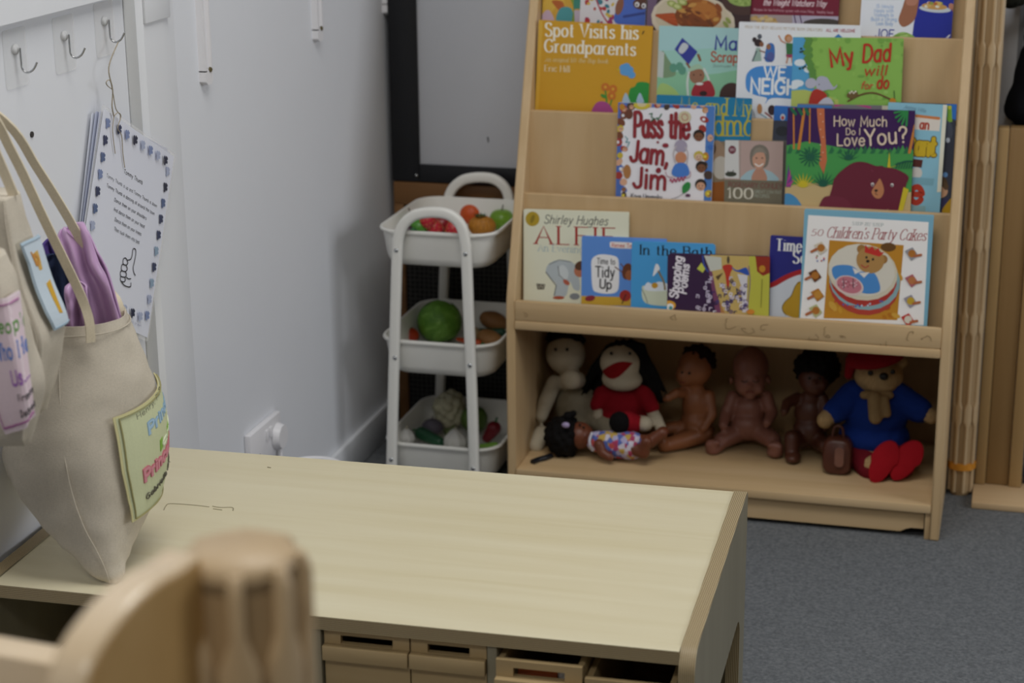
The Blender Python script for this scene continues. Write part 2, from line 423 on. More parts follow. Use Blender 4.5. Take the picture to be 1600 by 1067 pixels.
t = thing('speaker_cabinet', (-.18, .41, 0), 'brown wooden cabinet with black mesh front standing behind the trolley', 'cabinet')
cy0, cy1, cx0, cx1, cz1 = .372, .455, WX + .016, -.004, fz0 - .001
M_brown = wood('brown_veneer', [(.3, '6b4a2c'), (.52, '7a5633'), (.72, '86623d')], 0, 1)
box('top', (cx0, cy0, cz1 - .05), (cx1, cy1, cz1), M_brown, t, .002)
box('side', (cx0, cy0, 0), (cx0 + .022, cy1, cz1 - .045), M_brown, t, .002)
box('side', (cx1 - .022, cy0, 0), (cx1, cy1, cz1 - .045), M_brown, t, .002)
def mesh_mat():
    mt, nt, b = base_mat('black_mesh', .6, .3)
    vo = nd(nt, 'ShaderNodeTexVoronoi'); vo.inputs['Scale'].default_value = 95; vo.inputs['Randomness'].default_value = .15
    nt.links.new(coords(nt), vo.inputs['Vector'])
    nt.links.new(ramp(nt, vo.outputs['Distance'], [(.25, '0a0a0a'), (.5, '3a3836')]), b.inputs['Base Color'])
    bump(nt, b, vo.outputs['Distance'], .5, .003); return mt
box('mesh_front', (cx0 + .022, cy0 + .008, .03), (cx1 - .022, cy0 + .02, cz1 - .045), mesh_mat(), t, 0)
box('plinth', (cx0 + .022, cy0 + .01, 0), (cx1 - .022, cy1, .03), M_brown, t, .001)
# ================================================================== low plywood table
TYAW = math.radians(1.607)
TO = V((.5713, -.8116, 0))
TM = Matrix.Translation(TO) @ Matrix.Rotation(TYAW, 4, 'Z')     # local: x<0 along the table, y<0 toward the room, z up
TL, TD = .918, .5395
t = thing('low_table', TM @ V((-.45, -.27, 0)), 'low pale plywood table with cubbies standing against the left wall', 'table')
bm = bmesh.new(); th = .018
prism('table_top', [(-TL, -TD), (0, -TD), (0, 0), (-TL, 0)], 2, ZT - th, ZT, [M_birch, M_plyz], t, M=TM)
def arc(cx, cy, r, a0, a1, n=6): return [(cx + r * math.cos(math.radians(a0 + (a1 - a0) * i / n)), cy + r * math.sin(math.radians(a0 + (a1 - a0) * i / n))) for i in range(n + 1)]
zt2 = ZT + .002
outline = [(-.0, 0.004)] + [(.0, 0)]
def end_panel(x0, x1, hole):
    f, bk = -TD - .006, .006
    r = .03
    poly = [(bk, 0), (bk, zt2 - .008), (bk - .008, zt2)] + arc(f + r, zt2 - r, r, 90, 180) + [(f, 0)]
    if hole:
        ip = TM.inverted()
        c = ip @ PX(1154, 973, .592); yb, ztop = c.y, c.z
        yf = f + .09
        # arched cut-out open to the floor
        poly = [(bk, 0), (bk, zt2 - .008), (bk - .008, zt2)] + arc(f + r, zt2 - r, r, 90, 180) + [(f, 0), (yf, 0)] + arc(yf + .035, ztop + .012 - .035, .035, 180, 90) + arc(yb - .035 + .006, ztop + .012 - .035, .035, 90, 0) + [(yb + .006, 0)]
    return prism('end_panel', poly, 0, x0, x1, [M_birch_shaded, M_plyx], t, M=TM)
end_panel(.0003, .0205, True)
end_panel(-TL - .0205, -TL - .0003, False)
box('back_panel', (-TL, -.016, .05), (0, -.002, ZT - th), M_birch_shaded, t, .001, TM)
zs = .215
box('middle_shelf', (-TL, -TD + .004, zs - .015), (0, -.016, zs), M_birch, t, .001, TM)
box('bottom_shelf', (-TL, -TD + .004, .045), (0, -.016, .062), M_birch, t, .001, TM)
for x in (-.4685, -.2365): box('divider', (x - .006, -TD + .006, zs), (x + .0065, -.016, ZT - th), M_birch_shaded, t, .001, TM)
box('front_stretcher', (-.461, -TD - .002, zs), (-.243, -TD + .014, .262), M_birch, t, .001, TM)

# trays in the cubbies under the top: every tray is a thing with a slotted front
def tray(x0, x1, yf, ztop, label, low=False):
    g = thing('wooden_tray', TM @ V(((x0 + x1) / 2, yf + .2, zs)), label, 'tray', 'wooden trays under the low table')
    zb = zs + .001 if not low else zs + .001
    d = .36; tk = .008
    sl0, sl1 = x0 + .022, x1 - .022; s0, s1 = ztop - .0215, ztop - .0095
    if low:
        prism('front', [(x0, zb), (x1, zb), (x1, ztop), (x0, ztop)], 1, yf, yf + tk, M_tray, g, M=TM)
    else:
        prism('front', [(x0, zb), (x1, zb), (x1, ztop), (x0, ztop)], 1, yf + .007, yf + .007 + tk, M_tray, g, M=TM, holes=[[(sl0, s0), (sl1, s0), (sl1, s1), (sl0, s1)]])
        box('lower_front', (x0, yf - .004, ztop - .042), (x1, yf + .0068, s0 - .0005), M_tray, g, .001, TM)
    box('side', (x0, yf + .015, zb), (x0 + tk, yf + d, ztop - .003), M_tray, g, .001, TM)
    box('side', (x1 - tk, yf + .015, zb), (x1, yf + d, ztop - .003), M_tray, g, .001, TM)
    box('back', (x0 + tk, yf + d - tk, zb), (x1 - tk, yf + d, ztop - .003), M_tray, g, .001, TM)
    box('base', (x0 + tk, yf + .0155, zb), (x1 - tk, yf + d - tk, zb + .006), M_tray, g, 0, TM)
    return g
tray(-.459, -.3455, -TD + .004, .3685, 'wooden tray under the table front, leftmost, with an empty dark hand slot')
tray(-.3435, -.2445, -TD + .004, .3685, 'second wooden tray from the left under the table, hand slot dark and empty')
tray(-.2285, -.119, -TD - .012, .3555, 'wooden tray pulled out a little, an orange thing showing in its hand slot')
tray(-.116, -.004, -TD - .004, .341, 'lowest fronted wooden tray under the right end of the table, dark gap above it', True)
# things in the pulled-out tray
o = tube('orange_block', [TM @ V((-.205, -TD + .02, .327)), TM @ V((-.155, -TD + .022, .327))], .009, plain('orange_plastic', 'b5541c', .5), None, 12)
tag(o, 'orange toy block seen through the slot of the pulled-out tray', 'toy block')
o = ball('white_block', TM @ V((-.1445, -TD + .022, .328)), (.012, .010, .009), plain('white_card', 'd8d6d2', .6))
tag(o, 'small white toy beside the orange block in the pulled-out tray', 'toy')
# white storage tub behind the arched cut-out
ip = TM.inverted(); w = PX(1140, 1050, .5713 - .05); wl = ip @ w
g = thing('storage_tub', TM @ V((-.10, wl.y + .02, .062)), 'white tub on the bottom shelf, seen through the arch of the table end', 'tub')
pts = rrect(-.16, -.012, -.49, -.20, .02)
loft('tub_body', [[TM @ V((x, y, .063)) for x, y in pts], [TM @ V((x, y, .195)) for x, y in pts], [TM @ V((x * .97 - .002, y * .985 - .004, .195)) for x, y in pts], [TM @ V((x * .97 - .002, y * .985 - .004, .07)) for x, y in pts]], M_whiteplastic, g)
# dark scratches on the table top
M_scr = plain('scratch_mark', '978f74', .7)
def scr(pxs, w):
    pts = [PZ(x, y, ZT + .0001) for x, y in pxs]
    tube('scratch', catmull(pts, 4), w * .7, M_scr, t, 5)
scr([(256, 797), (259, 791), (266, 787), (300, 789), (327, 792)], .0011)
scr([(332, 791), (345, 793), (363, 793), (364, 798)], .0012)
scr([(333, 795), (347, 797)], .0012)
scr([(263, 721), (266, 722)], .0012)
scr([(418, 730), (423, 731)], .0016)

# ================================================================== bookshelf
W, TK, KZ, LEAN = .85, .018, .418, .346
HT, BD = 1.20, .36
def prof(z): return max(0, z - KZ) * LEAN
S = thing('book_display_shelf', (W / 2, .18, 0), 'maple book display shelf with sloping tiers of picture books above an open doll bay', 'bookshelf')
side = [(0, 0), (0, KZ - .03), (.0025, KZ + .005), (.010, KZ + .03), (prof(1.17), 1.17), (prof(1.17) + .02, HT - .008), (prof(1.17) + .04, HT), (BD, HT), (BD, 0)]
for x0 in (0, W - TK):
    bm = bmesh.new()
    o = prism('side_panel', side, 0, x0, x0 + TK, M_shelf_z, S)
    md = o.modifiers.new('edge', 'BEVEL'); md.width = .003; md.segments = 2; md.limit_method = 'ANGLE'
box('bottom_shelf', (TK, -.002, .0545), (W - TK, BD - .012, .0723), M_shelf_x, S, .003)
box('back_panel', (TK, BD - .012, .0), (W - TK, BD, HT - .01), M_panel, S, .001)
box('bay_ceiling', (TK, -.003, .3638), (W - TK, BD - .012, .3815), M_shelf_x, S, .003)
box('front_lip', (TK, -.001, .3817), (W - TK, .012, .4219), M_shelf_x, S, .003)
zr_ = W - TK
pl_ = [(TK, .010), (zr_ - .055, .010), (zr_ - .045, .016), (zr_ - .035, .019), (zr_ - .012, .019), (zr_ - .012, .0543), (TK, .0543)]
prism('plinth', [(x, z) for x, z in pl_], 1, .010, .024, M_shelf_x, S)
box('foot_block', (zr_ - .010, .004, .0), (zr_ - .0005, .03, .0543), M_shelf_z, S, .001)
TIER = [(.6193, .0795), (.773, .133), (.9271, .1862), (1.081, .2394)]
for i, (zt, yt) in enumerate(TIER):
    zb = (.385, .565, .718, .872)[i]
    y_b = yt - .08 * (zt - zb)
    prism('tier_panel', [(y_b, zb), (yt, zt - .002), (yt + .002, zt), (yt + .010, zt), (yt + .012, zt - .002), (y_b + .012, zb)], 0, TK, W - TK, M_panel, S)
    if i < 3:
        z2, y2 = TIER[i + 1]
        box('pocket_floor', (TK, y_b + .0122 + .08 * (zt - .055 - zb), zt - .063), (W - TK, y2 - .08 * (z2 - zt + .06), zt - .055), M_shelf_x, S, 0)
# pen scribbles children drew on the front lip
M_pen = plain('pen_scribble', '8c7553', .8)
def scrib(px, py, s, seed):
    r = random.Random(seed); pts = [(px, py)]; a = r.random() * 6
    for k in range(8): a += r.uniform(-.6, 2.2); q_ = s * r.uniform(.4, 1.3); pts.append((pts[-1][0] + q_ * math.cos(a), pts[-1][1] + q_ * .7 * math.sin(a)))
    P3 = catmull([PY(x, y, -.0015) for x, y in pts], 3)
    tube('scribble', P3, .0004, M_pen, S, 5)
for k, (x, y, s) in enumerate([(817, 488, 3), (1150, 510, 6), (1176, 512, 6), (1196, 514, 4), (1275, 522, 5), (1290, 527, 6), (1312, 524, 4), (1385, 533, 5), (1420, 532, 6), (1442, 530, 5), (1052, 500, 4)]): scrib(x, y, s, k)

# ================================================================== trolley
M_tr = M_white_metal
TX0, TX1, TY0, TY1 = -.275, -.030, .022, .335
T = thing('utility_trolley', ((TX0 + TX1) / 2, .18, 0), 'white three tier trolley of toy fruit and vegetables between wall and bookshelf', 'trolley')
RZ = [PY(668, 363, TY0).z, PY(668, 535, TY0).z, PY(668, 696, TY0).z]
TH = .074
def rr3(x0, x1, y0, y1, r, z): return [V((x, y, z)) for x, y in rrect(x0, x1, y0, y1, r, 7)]
for z in RZ:
    e = .010
    rings = []
    def rg(dx, zz): return rr3(TX0 + dx, TX1 - dx, TY0 + dx, TY1 - dx, .050 - dx * .5, zz)
    tr_ = loft('tray', [rg(e + .014, z - TH), rg(e + .004, z - TH + .006), rg(e, z - TH + .018), rg(.003, z - .006), rg(-.001, z - .006), rg(-.0025, z - .002), rg(-.001, z + .001), rg(.003, z + .001), rg(.0045, z - .003), rg(e + .001, z - TH + .019), rg(e + .006, z - TH + .008), rg(e + .016, z - TH + .003)], M_tr, T)
arch = [(609, 800), (612, 725), (614, 640), (616, 560), (618.5, 470), (620.5, 400), (623, 370), (631, 350), (646, 337), (662, 332.5), (680, 331.5), (698, 334), (712, 342), (722, 356), (727, 378), (729, 400), (732, 480), (735.5, 560), (738.5, 640), (741, 725), (744, 800)]
yf = TY0 - .010
pts = [PY(x, y, yf) for x, y in arch]
pts[0] = pts[1] + (pts[1] - pts[2]) * ((pts[1].z - .03) / (pts[2].z - pts[1].z)); pts[-1] = pts[-2] + (pts[-2] - pts[-3]) * ((pts[-2].z - .03) / (pts[-3].z - pts[-2].z))
cp = catmull(pts, 4)
def flat_tube(path, wn, wb):
    rings = []
    for i, p_ in enumerate(path):
        tg = (path[min(i + 1, len(path) - 1)] - path[max(i - 1, 0)]).normalized()
        b = V((0, 1, 0)); n = tg.cross(b).normalized()
        sec = rrect(-wn, wn, -wb, wb, min(wn, wb) * .75, 3)
        rings.append([p_ + n * u + b * v for u, v in sec])
    return rings
for dy in (0, TY1 - TY0 + .020):
    fr = loft('leg_frame', flat_tube([p_ + V((0, dy, 0)) for p_ in cp], .0108, .0085), M_tr, T)
    for px, py in ((619, 391), (727, 397), (617, 559), (734, 571), (611, 718), (739, 732)):
        c = PY(px, py, yf - .0085) + V((0, dy, 0)); bm = bmesh.new()
        bmesh.ops.create_uvsphere(bm, u_segments=12, v_segments=8, radius=1, matrix=Matrix.Translation(c) @ Matrix.Diagonal((.0046, .003, .0046, 1)))
        from_bm('bolt', bm, M_steel, fr, 180)
    for e_ in (cp[0], cp[-1]):
        c = V((e_.x, yf + dy, .0)); bm = bmesh.new()
        bmesh.ops.create_cone(bm, cap_ends=True, segments=20, radius1=.016, radius2=.016, depth=.012, matrix=Matrix.Translation(c + V((0, 0, .016))) @ Matrix.Rotation(math.pi / 2, 4, 'Y'))
        from_bm('caster', bm, plain('grey_rubber', '5d5d5f', .6), fr, 40)
# ================================================================== lettering: a skeleton alphabet drawn with strokes
# glyph = width | strokes; '~' strokes are curved; points are x,y in hundredths (100 = cap height, 66 = x-height)
GL = {}
for ln in '''
A 70|0,0 35,100 70,0|13,36 57,36
B 62|4,0 4,100|~4,100 38,100 54,88 54,66 38,54 4,54|~4,54 42,54 60,40 60,14 42,0 4,0
C 70|~66,80 54,96 36,100 14,88 3,60 3,38 14,12 36,0 54,4 67,20
D 70|4,0 4,100|~4,100 30,100 54,88 66,62 66,38 54,12 30,0 4,0
E 56|4,0 4,100|4,100 54,100|4,53 44,53|4,0 55,0
F 54|4,0 4,100|4,100 54,100|4,53 44,53
G 74|~66,80 54,96 36,100 14,88 3,60 3,38 14,12 36,0 56,5 68,18|68,14 68,46 46,46
H 68|4,0 4,100|64,0 64,100|4,53 64,53
I 12|6,0 6,100
J 44|~38,100 38,30 36,10 22,0 8,4 0,18
K 62|4,0 4,100|58,100 6,44|24,62 62,0
L 52|4,0 4,100|4,0 52,0
M 82|4,0 8,100 41,24 74,100 78,0
N 68|4,0 4,100 64,0 64,100
O 76|~38,100 14,88 3,62 3,38 14,12 38,0 62,12 73,38 73,62 62,88 38,100
P 58|4,0 4,100|~4,100 36,100 54,88 56,70 50,54 36,46 4,46
Q 76|~38,100 14,88 3,62 3,38 14,12 38,0 62,12 73,38 73,62 62,88 38,100|48,24 74,-6
R 62|4,0 4,100|~4,100 36,100 54,88 56,72 50,56 36,50 4,50|32,50 62,0
S 58|~53,82 42,97 26,100 10,94 4,78 10,62 28,53 48,43 56,26 50,8 32,0 14,3 3,19
T 62|31,0 31,100|0,100 62,100
U 68|~4,100 4,32 10,10 34,0 58,10 64,32 64,100
V 68|0,100 34,0 68,100
W 96|0,100 24,0 48,92 72,0 96,100
X 64|0,100 64,0|64,100 0,0
Y 64|0,100 32,48 64,100|32,48 32,0
Z 60|2,100 58,100 0,0 60,0
a 54|~48,40 44,58 28,66 10,56 3,34 8,10 24,0 40,8 48,28|48,66 48,0
b 56|5,100 5,0|~5,38 14,58 30,66 46,56 53,34 46,9 30,0 14,8 5,28
c 50|~47,52 38,63 28,66 10,56 3,34 9,10 28,0 40,4 48,14
d 56|50,100 50,0|~50,38 42,58 26,66 10,56 3,34 10,9 26,0 42,8 50,28
e 54|~4,36 50,36 48,52 38,64 26,66 10,56 3,34 10,9 28,0 42,5 50,15
f 34|~36,94 26,100 17,94 15,80 15,0|2,64 32,64
g 56|~50,40 42,58 26,66 10,56 3,36 10,12 26,3 42,10 50,30|~50,66 50,-10 42,-26 26,-30 8,-22
h 54|5,100 5,0|~5,40 16,60 30,66 44,58 48,40 48,0
i 14|7,66 7,0|~7,90 7,92
j 22|~14,66 14,-12 8,-26 -4,-28|~14,90 14,92
k 50|5,100 5,0|44,66 7,28|20,42 48,0
l 14|7,100 7,0
m 84|5,66 5,0|~5,42 14,60 25,66 37,58 41,42 41,0|~41,42 50,60 62,66 74,58 78,42 78,0
n 54|5,66 5,0|~5,42 16,60 30,66 44,58 48,42 48,0
o 56|~28,66 10,56 3,33 10,10 28,0 46,10 53,33 46,56 28,66
p 56|5,66 5,-30|~5,40 14,58 30,66 46,56 53,34 46,9 30,0 14,8 5,26
q 56|50,66 50,-30|~50,38 42,58 26,66 10,56 3,34 10,9 26,0 42,8 50,26
r 36|5,66 5,0|~5,40 12,56 22,65 35,64
s 44|~39,54 32,64 22,66 10,61 6,50 14,40 30,32 40,20 36,6 22,0 10,3 2,14
t 34|~15,92 15,16 20,3 33,3|1,64 32,64
u 54|~5,66 5,24 10,6 24,0 38,7 48,24|48,66 48,0
v 50|2,66 25,0 48,66
w 72|2,66 19,0 36,60 53,0 70,66
x 48|2,66 46,0|46,66 2,0
y 50|2,66 26,2|~48,66 26,2 16,-24 2,-28
z 46|3,66 43,66 2,0 45,0
0 60|~30,100 10,88 3,60 3,40 10,12 30,0 50,12 57,40 57,60 50,88 30,100
1 30|4,80 20,100 20,0
2 58|~5,76 12,94 30,100 48,92 52,74 44,54 24,28 4,2|4,0 56,0
3 56|~5,84 16,97 32,100 48,90 48,68 36,56 22,54|~22,54 42,52 54,36 50,12 32,0 14,3 3,17
4 60|44,0 44,100 2,28 60,28
5 56|50,100 12,100 8,56|~8,56 26,62 46,54 54,34 46,10 28,0 12,3 2,16
6 58|~48,94 30,98 12,76 4,40 10,10 30,0 48,8 54,30 46,52 28,58 10,46 5,34
7 54|2,100 54,100 18,0
8 58|~29,54 10,64 8,84 29,100 50,84 48,64 29,54 8,42 4,18 29,0 54,18 50,42 29,54
9 58|~53,66 47,44 30,38 12,48 5,70 12,92 30,100 48,90 54,60 46,22 28,2 12,4
, 14|~8,8 8,2 2,-16
. 12|~6,4 6,6
' 12|~8,104 6,92 4,84
- 34|4,34 30,34
? 52|~4,78 10,94 26,100 44,92 48,74 38,56 26,46 25,28|~25,4 25,6
! 12|6,100 6,28|~6,4 6,6
/ 40|0,-6 40,104
'''.strip().splitlines():
    h, *st = ln.split('|'); ch, wid = h.split(' ')
    GL[ch] = (int(wid) / 100, [(s[0] == '~', [tuple(float(q) / 100 for q in p.split(',')) for p in s.lstrip('~').split()]) for s in st])
GL[' '] = (.30, [])
# the double-storey letters of serif faces
def layout(text, tracking=.16):
    x = 0; out = []
    for ch in text:
        w, st = GL.get(ch, GL[' ']); out.append((x, w, st)); x += w + tracking
    return out, x - tracking

LAYER, STROKE = 1.2e-5, 3e-6      # thickness of an ink area and of a single pen stroke
def clip_poly(poly, w, h):
    def half(P, ax, lim, keep_low):
        out = []
        for i in range(len(P)):
            a, b = P[i - 1], P[i]
            ia = a[ax] <= lim if keep_low else a[ax] >= lim; ib = b[ax] <= lim if keep_low else b[ax] >= lim
            if ia != ib:
                t = (lim - a[ax]) / (b[ax] - a[ax]); out.append((a[0] + (b[0] - a[0]) * t, a[1] + (b[1] - a[1]) * t))
            if ib: out.append(b)
        return out
    for ax, lim, low in ((0, 0, False), (0, w, True), (1, 0, False), (1, h, True)):
        poly = half(poly, ax, lim, low)
        if len(poly) < 3: return []
    return poly
class Sheet:
    """a flat printed face: colours laid on it as thin ink areas, all part of one mesh"""
    def __init__(s, tl, u, v, n, w, h):
        s.tl, s.u, s.v, s.n, s.w, s.h = V(tl), V(u), V(v), V(n), w, h
        s.vs = []; s.fs = []; s.fm = []; s.mats = []; s.z = LAYER; s.k = 0
    def mi(s, c):
        mt = c if isinstance(c, bpy.types.Material) else ink(c)
        if mt not in s.mats: s.mats.append(mt)
        return s.mats.index(mt)
    def uv(s, p):
        q = PPL(p[0], p[1], s.tl, s.n) - s.tl; return (q.dot(s.u), q.dot(s.v))
    def put(s, poly, c, tri=True):
        i = s.mi(c); b = len(s.vs); z = s.n * (s.z + s.k * LAYER)
        s.vs += [s.tl + s.u * a + s.v * d + z for a, d in poly]
        if tri and len(poly) > 3:
            for t in tessellate_polygon([[V((a, d, 0)) for a, d in poly]]): s._f([b + j for j in t], i)
        else: s._f(list(range(b, b + len(poly))), i)
    def _f(s, idx, i):
        a, b, c = (s.vs[j] for j in idx[:3])
        nn = (b - a).cross(c - a)
        if nn.length < 1e-14: return
        if nn.dot(s.n) < 0: idx = idx[::-1]
        s.fs.append(tuple(idx)); s.fm.append(i)
    def puv(s, poly, c):
        poly = clip_poly(poly, s.w, s.h)
        if len(poly) >= 3: s.put(poly, c)
        s.k += 1
    def poly(s, pts, c): s.puv([s.uv(p) for p in pts], c)
    def curve(s, pts, c, n=5): s.puv([(q.x, q.y) for q in catmull([(*s.uv(p), 0) for p in pts], n, True)], c)
    def ell(s, x, y, rx, ry, c, rot=0, n=20):
        a = math.radians(rot); ca, sa = math.cos(a), math.sin(a)
        s.poly([(x + rx * math.cos(t) * ca - ry * math.sin(t) * sa, y + rx * math.cos(t) * sa + ry * math.sin(t) * ca) for t in (6.28318 * i / n for i in range(n))], c)
    def all(s, c): s.puv([(0, 0), (s.w, 0), (s.w, s.h), (0, s.h)], c)
    def mpp(s):
        a = s.uv((s.ref[0], s.ref[1])); b = s.uv((s.ref[0] + 10, s.ref[1])); return math.dist(a, b) / 10
    def stroke_uv(s, P, w, c, mod=False, caps=True):
        """one pen stroke as a mitred strip with rounded ends"""
        Q = [P[0]]
        for p in P[1:]:
            if math.hypot(p[0] - Q[-1][0], p[1] - Q[-1][1]) > 1e-7: Q.append(p)
        if len(Q) < 2: return
        s.z += STROKE; hw = w / 2; D = []
        for a, b in zip(Q, Q[1:]):
            dx, dy = b[0] - a[0], b[1] - a[1]; L = math.hypot(dx, dy); D.append((dx / L, dy / L))
        Lf = []; Rt = []
        for i, p in enumerate(Q):
            d0 = D[max(i - 1, 0)]; d1 = D[min(i, len(D) - 1)]; tx, ty = d0[0] + d1[0], d0[1] + d1[1]; tl = math.hypot(tx, ty)
            if tl < .25: tx, ty, tl = d0[0], d0[1], 1
            tx, ty = tx / tl, ty / tl; nx, ny = -ty, tx
            k = hw * (.38 + .62 * abs(ty)) if mod else hw
            if not mod or len(Q) < 5: k = min(k / max(abs(nx * -d1[1] + ny * d1[0]), .4), hw * 2.2) if not mod else k
            Lf.append((p[0] + nx * k, p[1] + ny * k)); Rt.append((p[0] - nx * k, p[1] - ny * k))
        for i in range(len(Q) - 1):
            q = clip_poly([Lf[i], Lf[i + 1], Rt[i + 1], Rt[i]], s.w, s.h)
            if len(q) >= 3: s.put(q, c)
        if caps and not mod:
            for p, d, sg in ((Q[0], D[0], -1), (Q[-1], D[-1], 1)):
                a0 = math.atan2(d[1] * sg, d[0] * sg)
                q = clip_poly([(p[0] + hw * math.cos(a0 + t), p[1] + hw * math.sin(a0 + t)) for t in (-1.5708 + 3.14159 * i / 6 for i in range(7))], s.w, s.h)
                if len(q) >= 3: s.put(q, c)
    def line(s, pts, wpx, c, smooth=False):
        s.ref = pts[0]; w = wpx * s.mpp(); P = [s.uv(p) for p in pts]
        if smooth: P = [(q.x, q.y) for q in catmull([(*p, 0) for p in P], 5)]
        s.stroke_uv(P, w, c); s.k += 1
    def text(s, txt, p0, p1, cap, c, w=.13, serif=False, slant=0.0, tracking=.16, wob=0, outline=None):
        """baseline from pixel p0 to p1, cap height in pixels"""
        a, b = s.uv(p0), s.uv(p1); ex = (b[0] - a[0], b[1] - a[1]); L = math.hypot(*ex); ex = (ex[0] / L, ex[1] / L); ey = (ex[1], -ex[0])
        s.ref = p0; H = cap * s.mpp() ; lay, tot = layout(txt, tracking); sx = L / (tot * H) if tot else 1
        r = random.Random(len(txt))
        def draw(wd, col):
            for x, gw, st in lay:
                dy = r.uniform(-wob, wob) if wob else 0
                for smooth, pts in st:
                    Q = [(p.x, p.y) for p in catmull([(*p, 0) for p in pts], 4)] if smooth else pts
                    def T(p):
                        X = (x + p[0]) * sx + slant * p[1]; Y = p[1] + dy
                        return (a[0] + (ex[0] * X + ey[0] * Y) * H, a[1] + (ex[1] * X + ey[1] * Y) * H)
                    s.stroke_uv([T(p) for p in Q], wd * H, col, serif)
                    if serif:
                        for e, f in ((Q[0], Q[1]), (Q[-1], Q[-2])):
                            if abs(e[1] - f[1]) > .8 * math.hypot(e[0] - f[0], e[1] - f[1]) * .7 and min(abs(e[1] - k) for k in (0, 1, .66, -.3)) < .02 and len(pts) < 9:
                                l_, r_ = (.13, .13) if e[1] in (0, 1) or e[1] < 0 else (.13, .02)
                                s.stroke_uv([T((e[0] - l_ / max(sx, .6), e[1])), T((e[0] + r_ / max(sx, .6), e[1]))], .05 * H, col)
            s.k += 1
        if outline: draw(w + outline[0], outline[1])
        draw(w, c)

# ================================================================== books
# tier index -> front face plane of the books: reference height, depth of layer 0, layer step
TR = {4: (.4219, .017, .0095, .10, .372, .009), 3: (.6193, .0945, .0068, .085, .566, .0055), 2: (.773, .1482, .0072, .085, .720, .0055), 1: (.9271, .2015, .0072, .085, .874, .0055)}
class Book(Sheet):
    def __init__(s, tier, layer, tl, tr, bg, label, name='picture_book', group=None, tk=None, corner=.002, edge='e6e2d8', bottom=None):
        z0, y0, st, sl, zf, tk0 = TR[tier]
        s.tk = tk or tk0
        p0 = V((0, y0 + st * layer, z0)); n = V((0, -1, sl)).normalized()
        A, B = PPL(*tl, p0, n), PPL(*tr, p0, n)
        u = (B - A).normalized(); v = -n.cross(u)
        w = (B - A).length
        # bottom corners stand on the pocket floor
        h = min((A.z - zf) / -v.z, ((B.z - zf) / -v.z)) - .0005
        super().__init__(A, u, v, n, w, h)
        s.root = thing(name, A + u * (w / 2) + v * h - n * s.tk / 2, label, 'book', group)
        s.corner = corner; s.edge = edge; s.bg = bg
        s.all_round(bg)
    def all_round(s, c):
        r = max(s.corner, .0004); s.outline = rrect(0, s.w, 0, s.h, r, 3); s.puv(s.outline, c)
    def done(s):
        # front cover board carrying the print, page block, back cover, spine
        n = s.n; ct = .0011
        def slab(o2, d0, d1):
            f = [s.tl + s.u * a + s.v * b - n * d0 for a, b in o2]; g = [s.tl + s.u * a + s.v * b - n * d1 for a, b in o2]
            return loft_data([f, g])
        sv, sf = slab(s.outline, 0, ct); b = len(s.vs); i = s.mi(s.bg)
        s.vs += sv; s.fs += [tuple(b + q for q in f) for f in sf]; s.fm += [i] * len(sf)
        mk('front_cover', s.vs, s.fs, s.mats, s.root, s.fm)
        ins = .0018
        loft('page_block', [[s.tl + s.u * a + s.v * b_ - n * d for a, b_ in rrect(.0004, s.w - ins, ins, s.h - ins, max(s.corner - ins, .0004), 3)] for d in (ct + .0001, s.tk - ct - .0001)], ink(s.edge), s.root)
        sv, sf = slab(s.outline, s.tk - ct, s.tk)
        mk('back_cover', sv, sf, ink(s.bg), s.root)
        return s

def face(b, x, y, r, skin, hair=None, eyes='222222'):
    if hair: b.ell(x, y - r * .25, r * 1.12, r * 1.08, hair)
    b.ell(x, y + r * .12, r * .86, r * .82, skin)
    for d in (-.35, .35): b.ell(x + d * r, y, r * .11, r * .13, eyes, 0, 8)
    b.line([(x - .3 * r, y + .45 * r), (x, y + .58 * r), (x + .3 * r, y + .45 * r)], max(.6, r * .12), '7c2f2a', True)

# ---- bottom tier
b = Book(4, 3, (818, 327), (982, 332), 'e6e6cf', 'cream paperback with red capital title and stooping child, leftmost on the bottom tier')
b.ell(832, 342, 11, 11.5, 'b5992a'); b.ell(832, 342, 3, 7, '8f7a22', 20)
b.text('Shirley Hughes', (850, 349), (949, 352), 13, '2b2b2b', .09, slant=.25)
b.text('ALFIE', (837, 380.5), (962, 384.5), 27, 'a8322b', .14, True, tracking=.26)
b.text('An Evening at', (841, 392), (930, 396), 10.5, '9fb7c0', .1, True)
b.curve([(853, 425), (858, 412), (874, 406), (893, 409), (902, 419), (904, 428), (906, 452), (897, 452), (890, 440), (884, 462), (866, 462), (869, 445), (862, 436)], 'b9c2c6')
b.curve([(872, 420), (880, 414), (888, 424), (886, 436), (876, 434)], 'cfd6d8')
b.line([(853, 425), (862, 437), (869, 446), (866, 462)], 1.2, '4a4f55'); b.line([(872, 416), (874, 430), (886, 441)], 1, '4a4f55'); b.line([(858, 413), (874, 406), (892, 409)], .9, '5b6066')
b.ell(885, 441, 6, 3.5, 'b7604a', 40); b.ell(873, 465, 9, 2.6, 'b3593f'); b.ell(905, 424, 8, 9, 'c07a5c', -20); b.ell(907, 415, 9, 7, '5d3c28', -20); b.ell(898, 463, 8, 5, '8a8f94')
b.poly([(838, 443), (852, 444), (850, 452), (840, 452)], '5b554a'); b.text('W', (840, 450), (850, 450.3), 5, 'bdb9a6', .2)
b.done()
b = Book(4, 2, (909, 369), (1041, 374), '5f92dd', 'sky blue picture book with a white rounded title panel, yellow strip below')
b.poly([(900, 462), (1060, 466), (1060, 480), (900, 476)], 'd0a63a')
b.curve([(924, 420), (925, 405), (935, 398), (950, 398), (964, 402), (967, 415), (967, 445), (963, 456), (950, 459), (934, 457), (926, 450)], 'f0eff0')
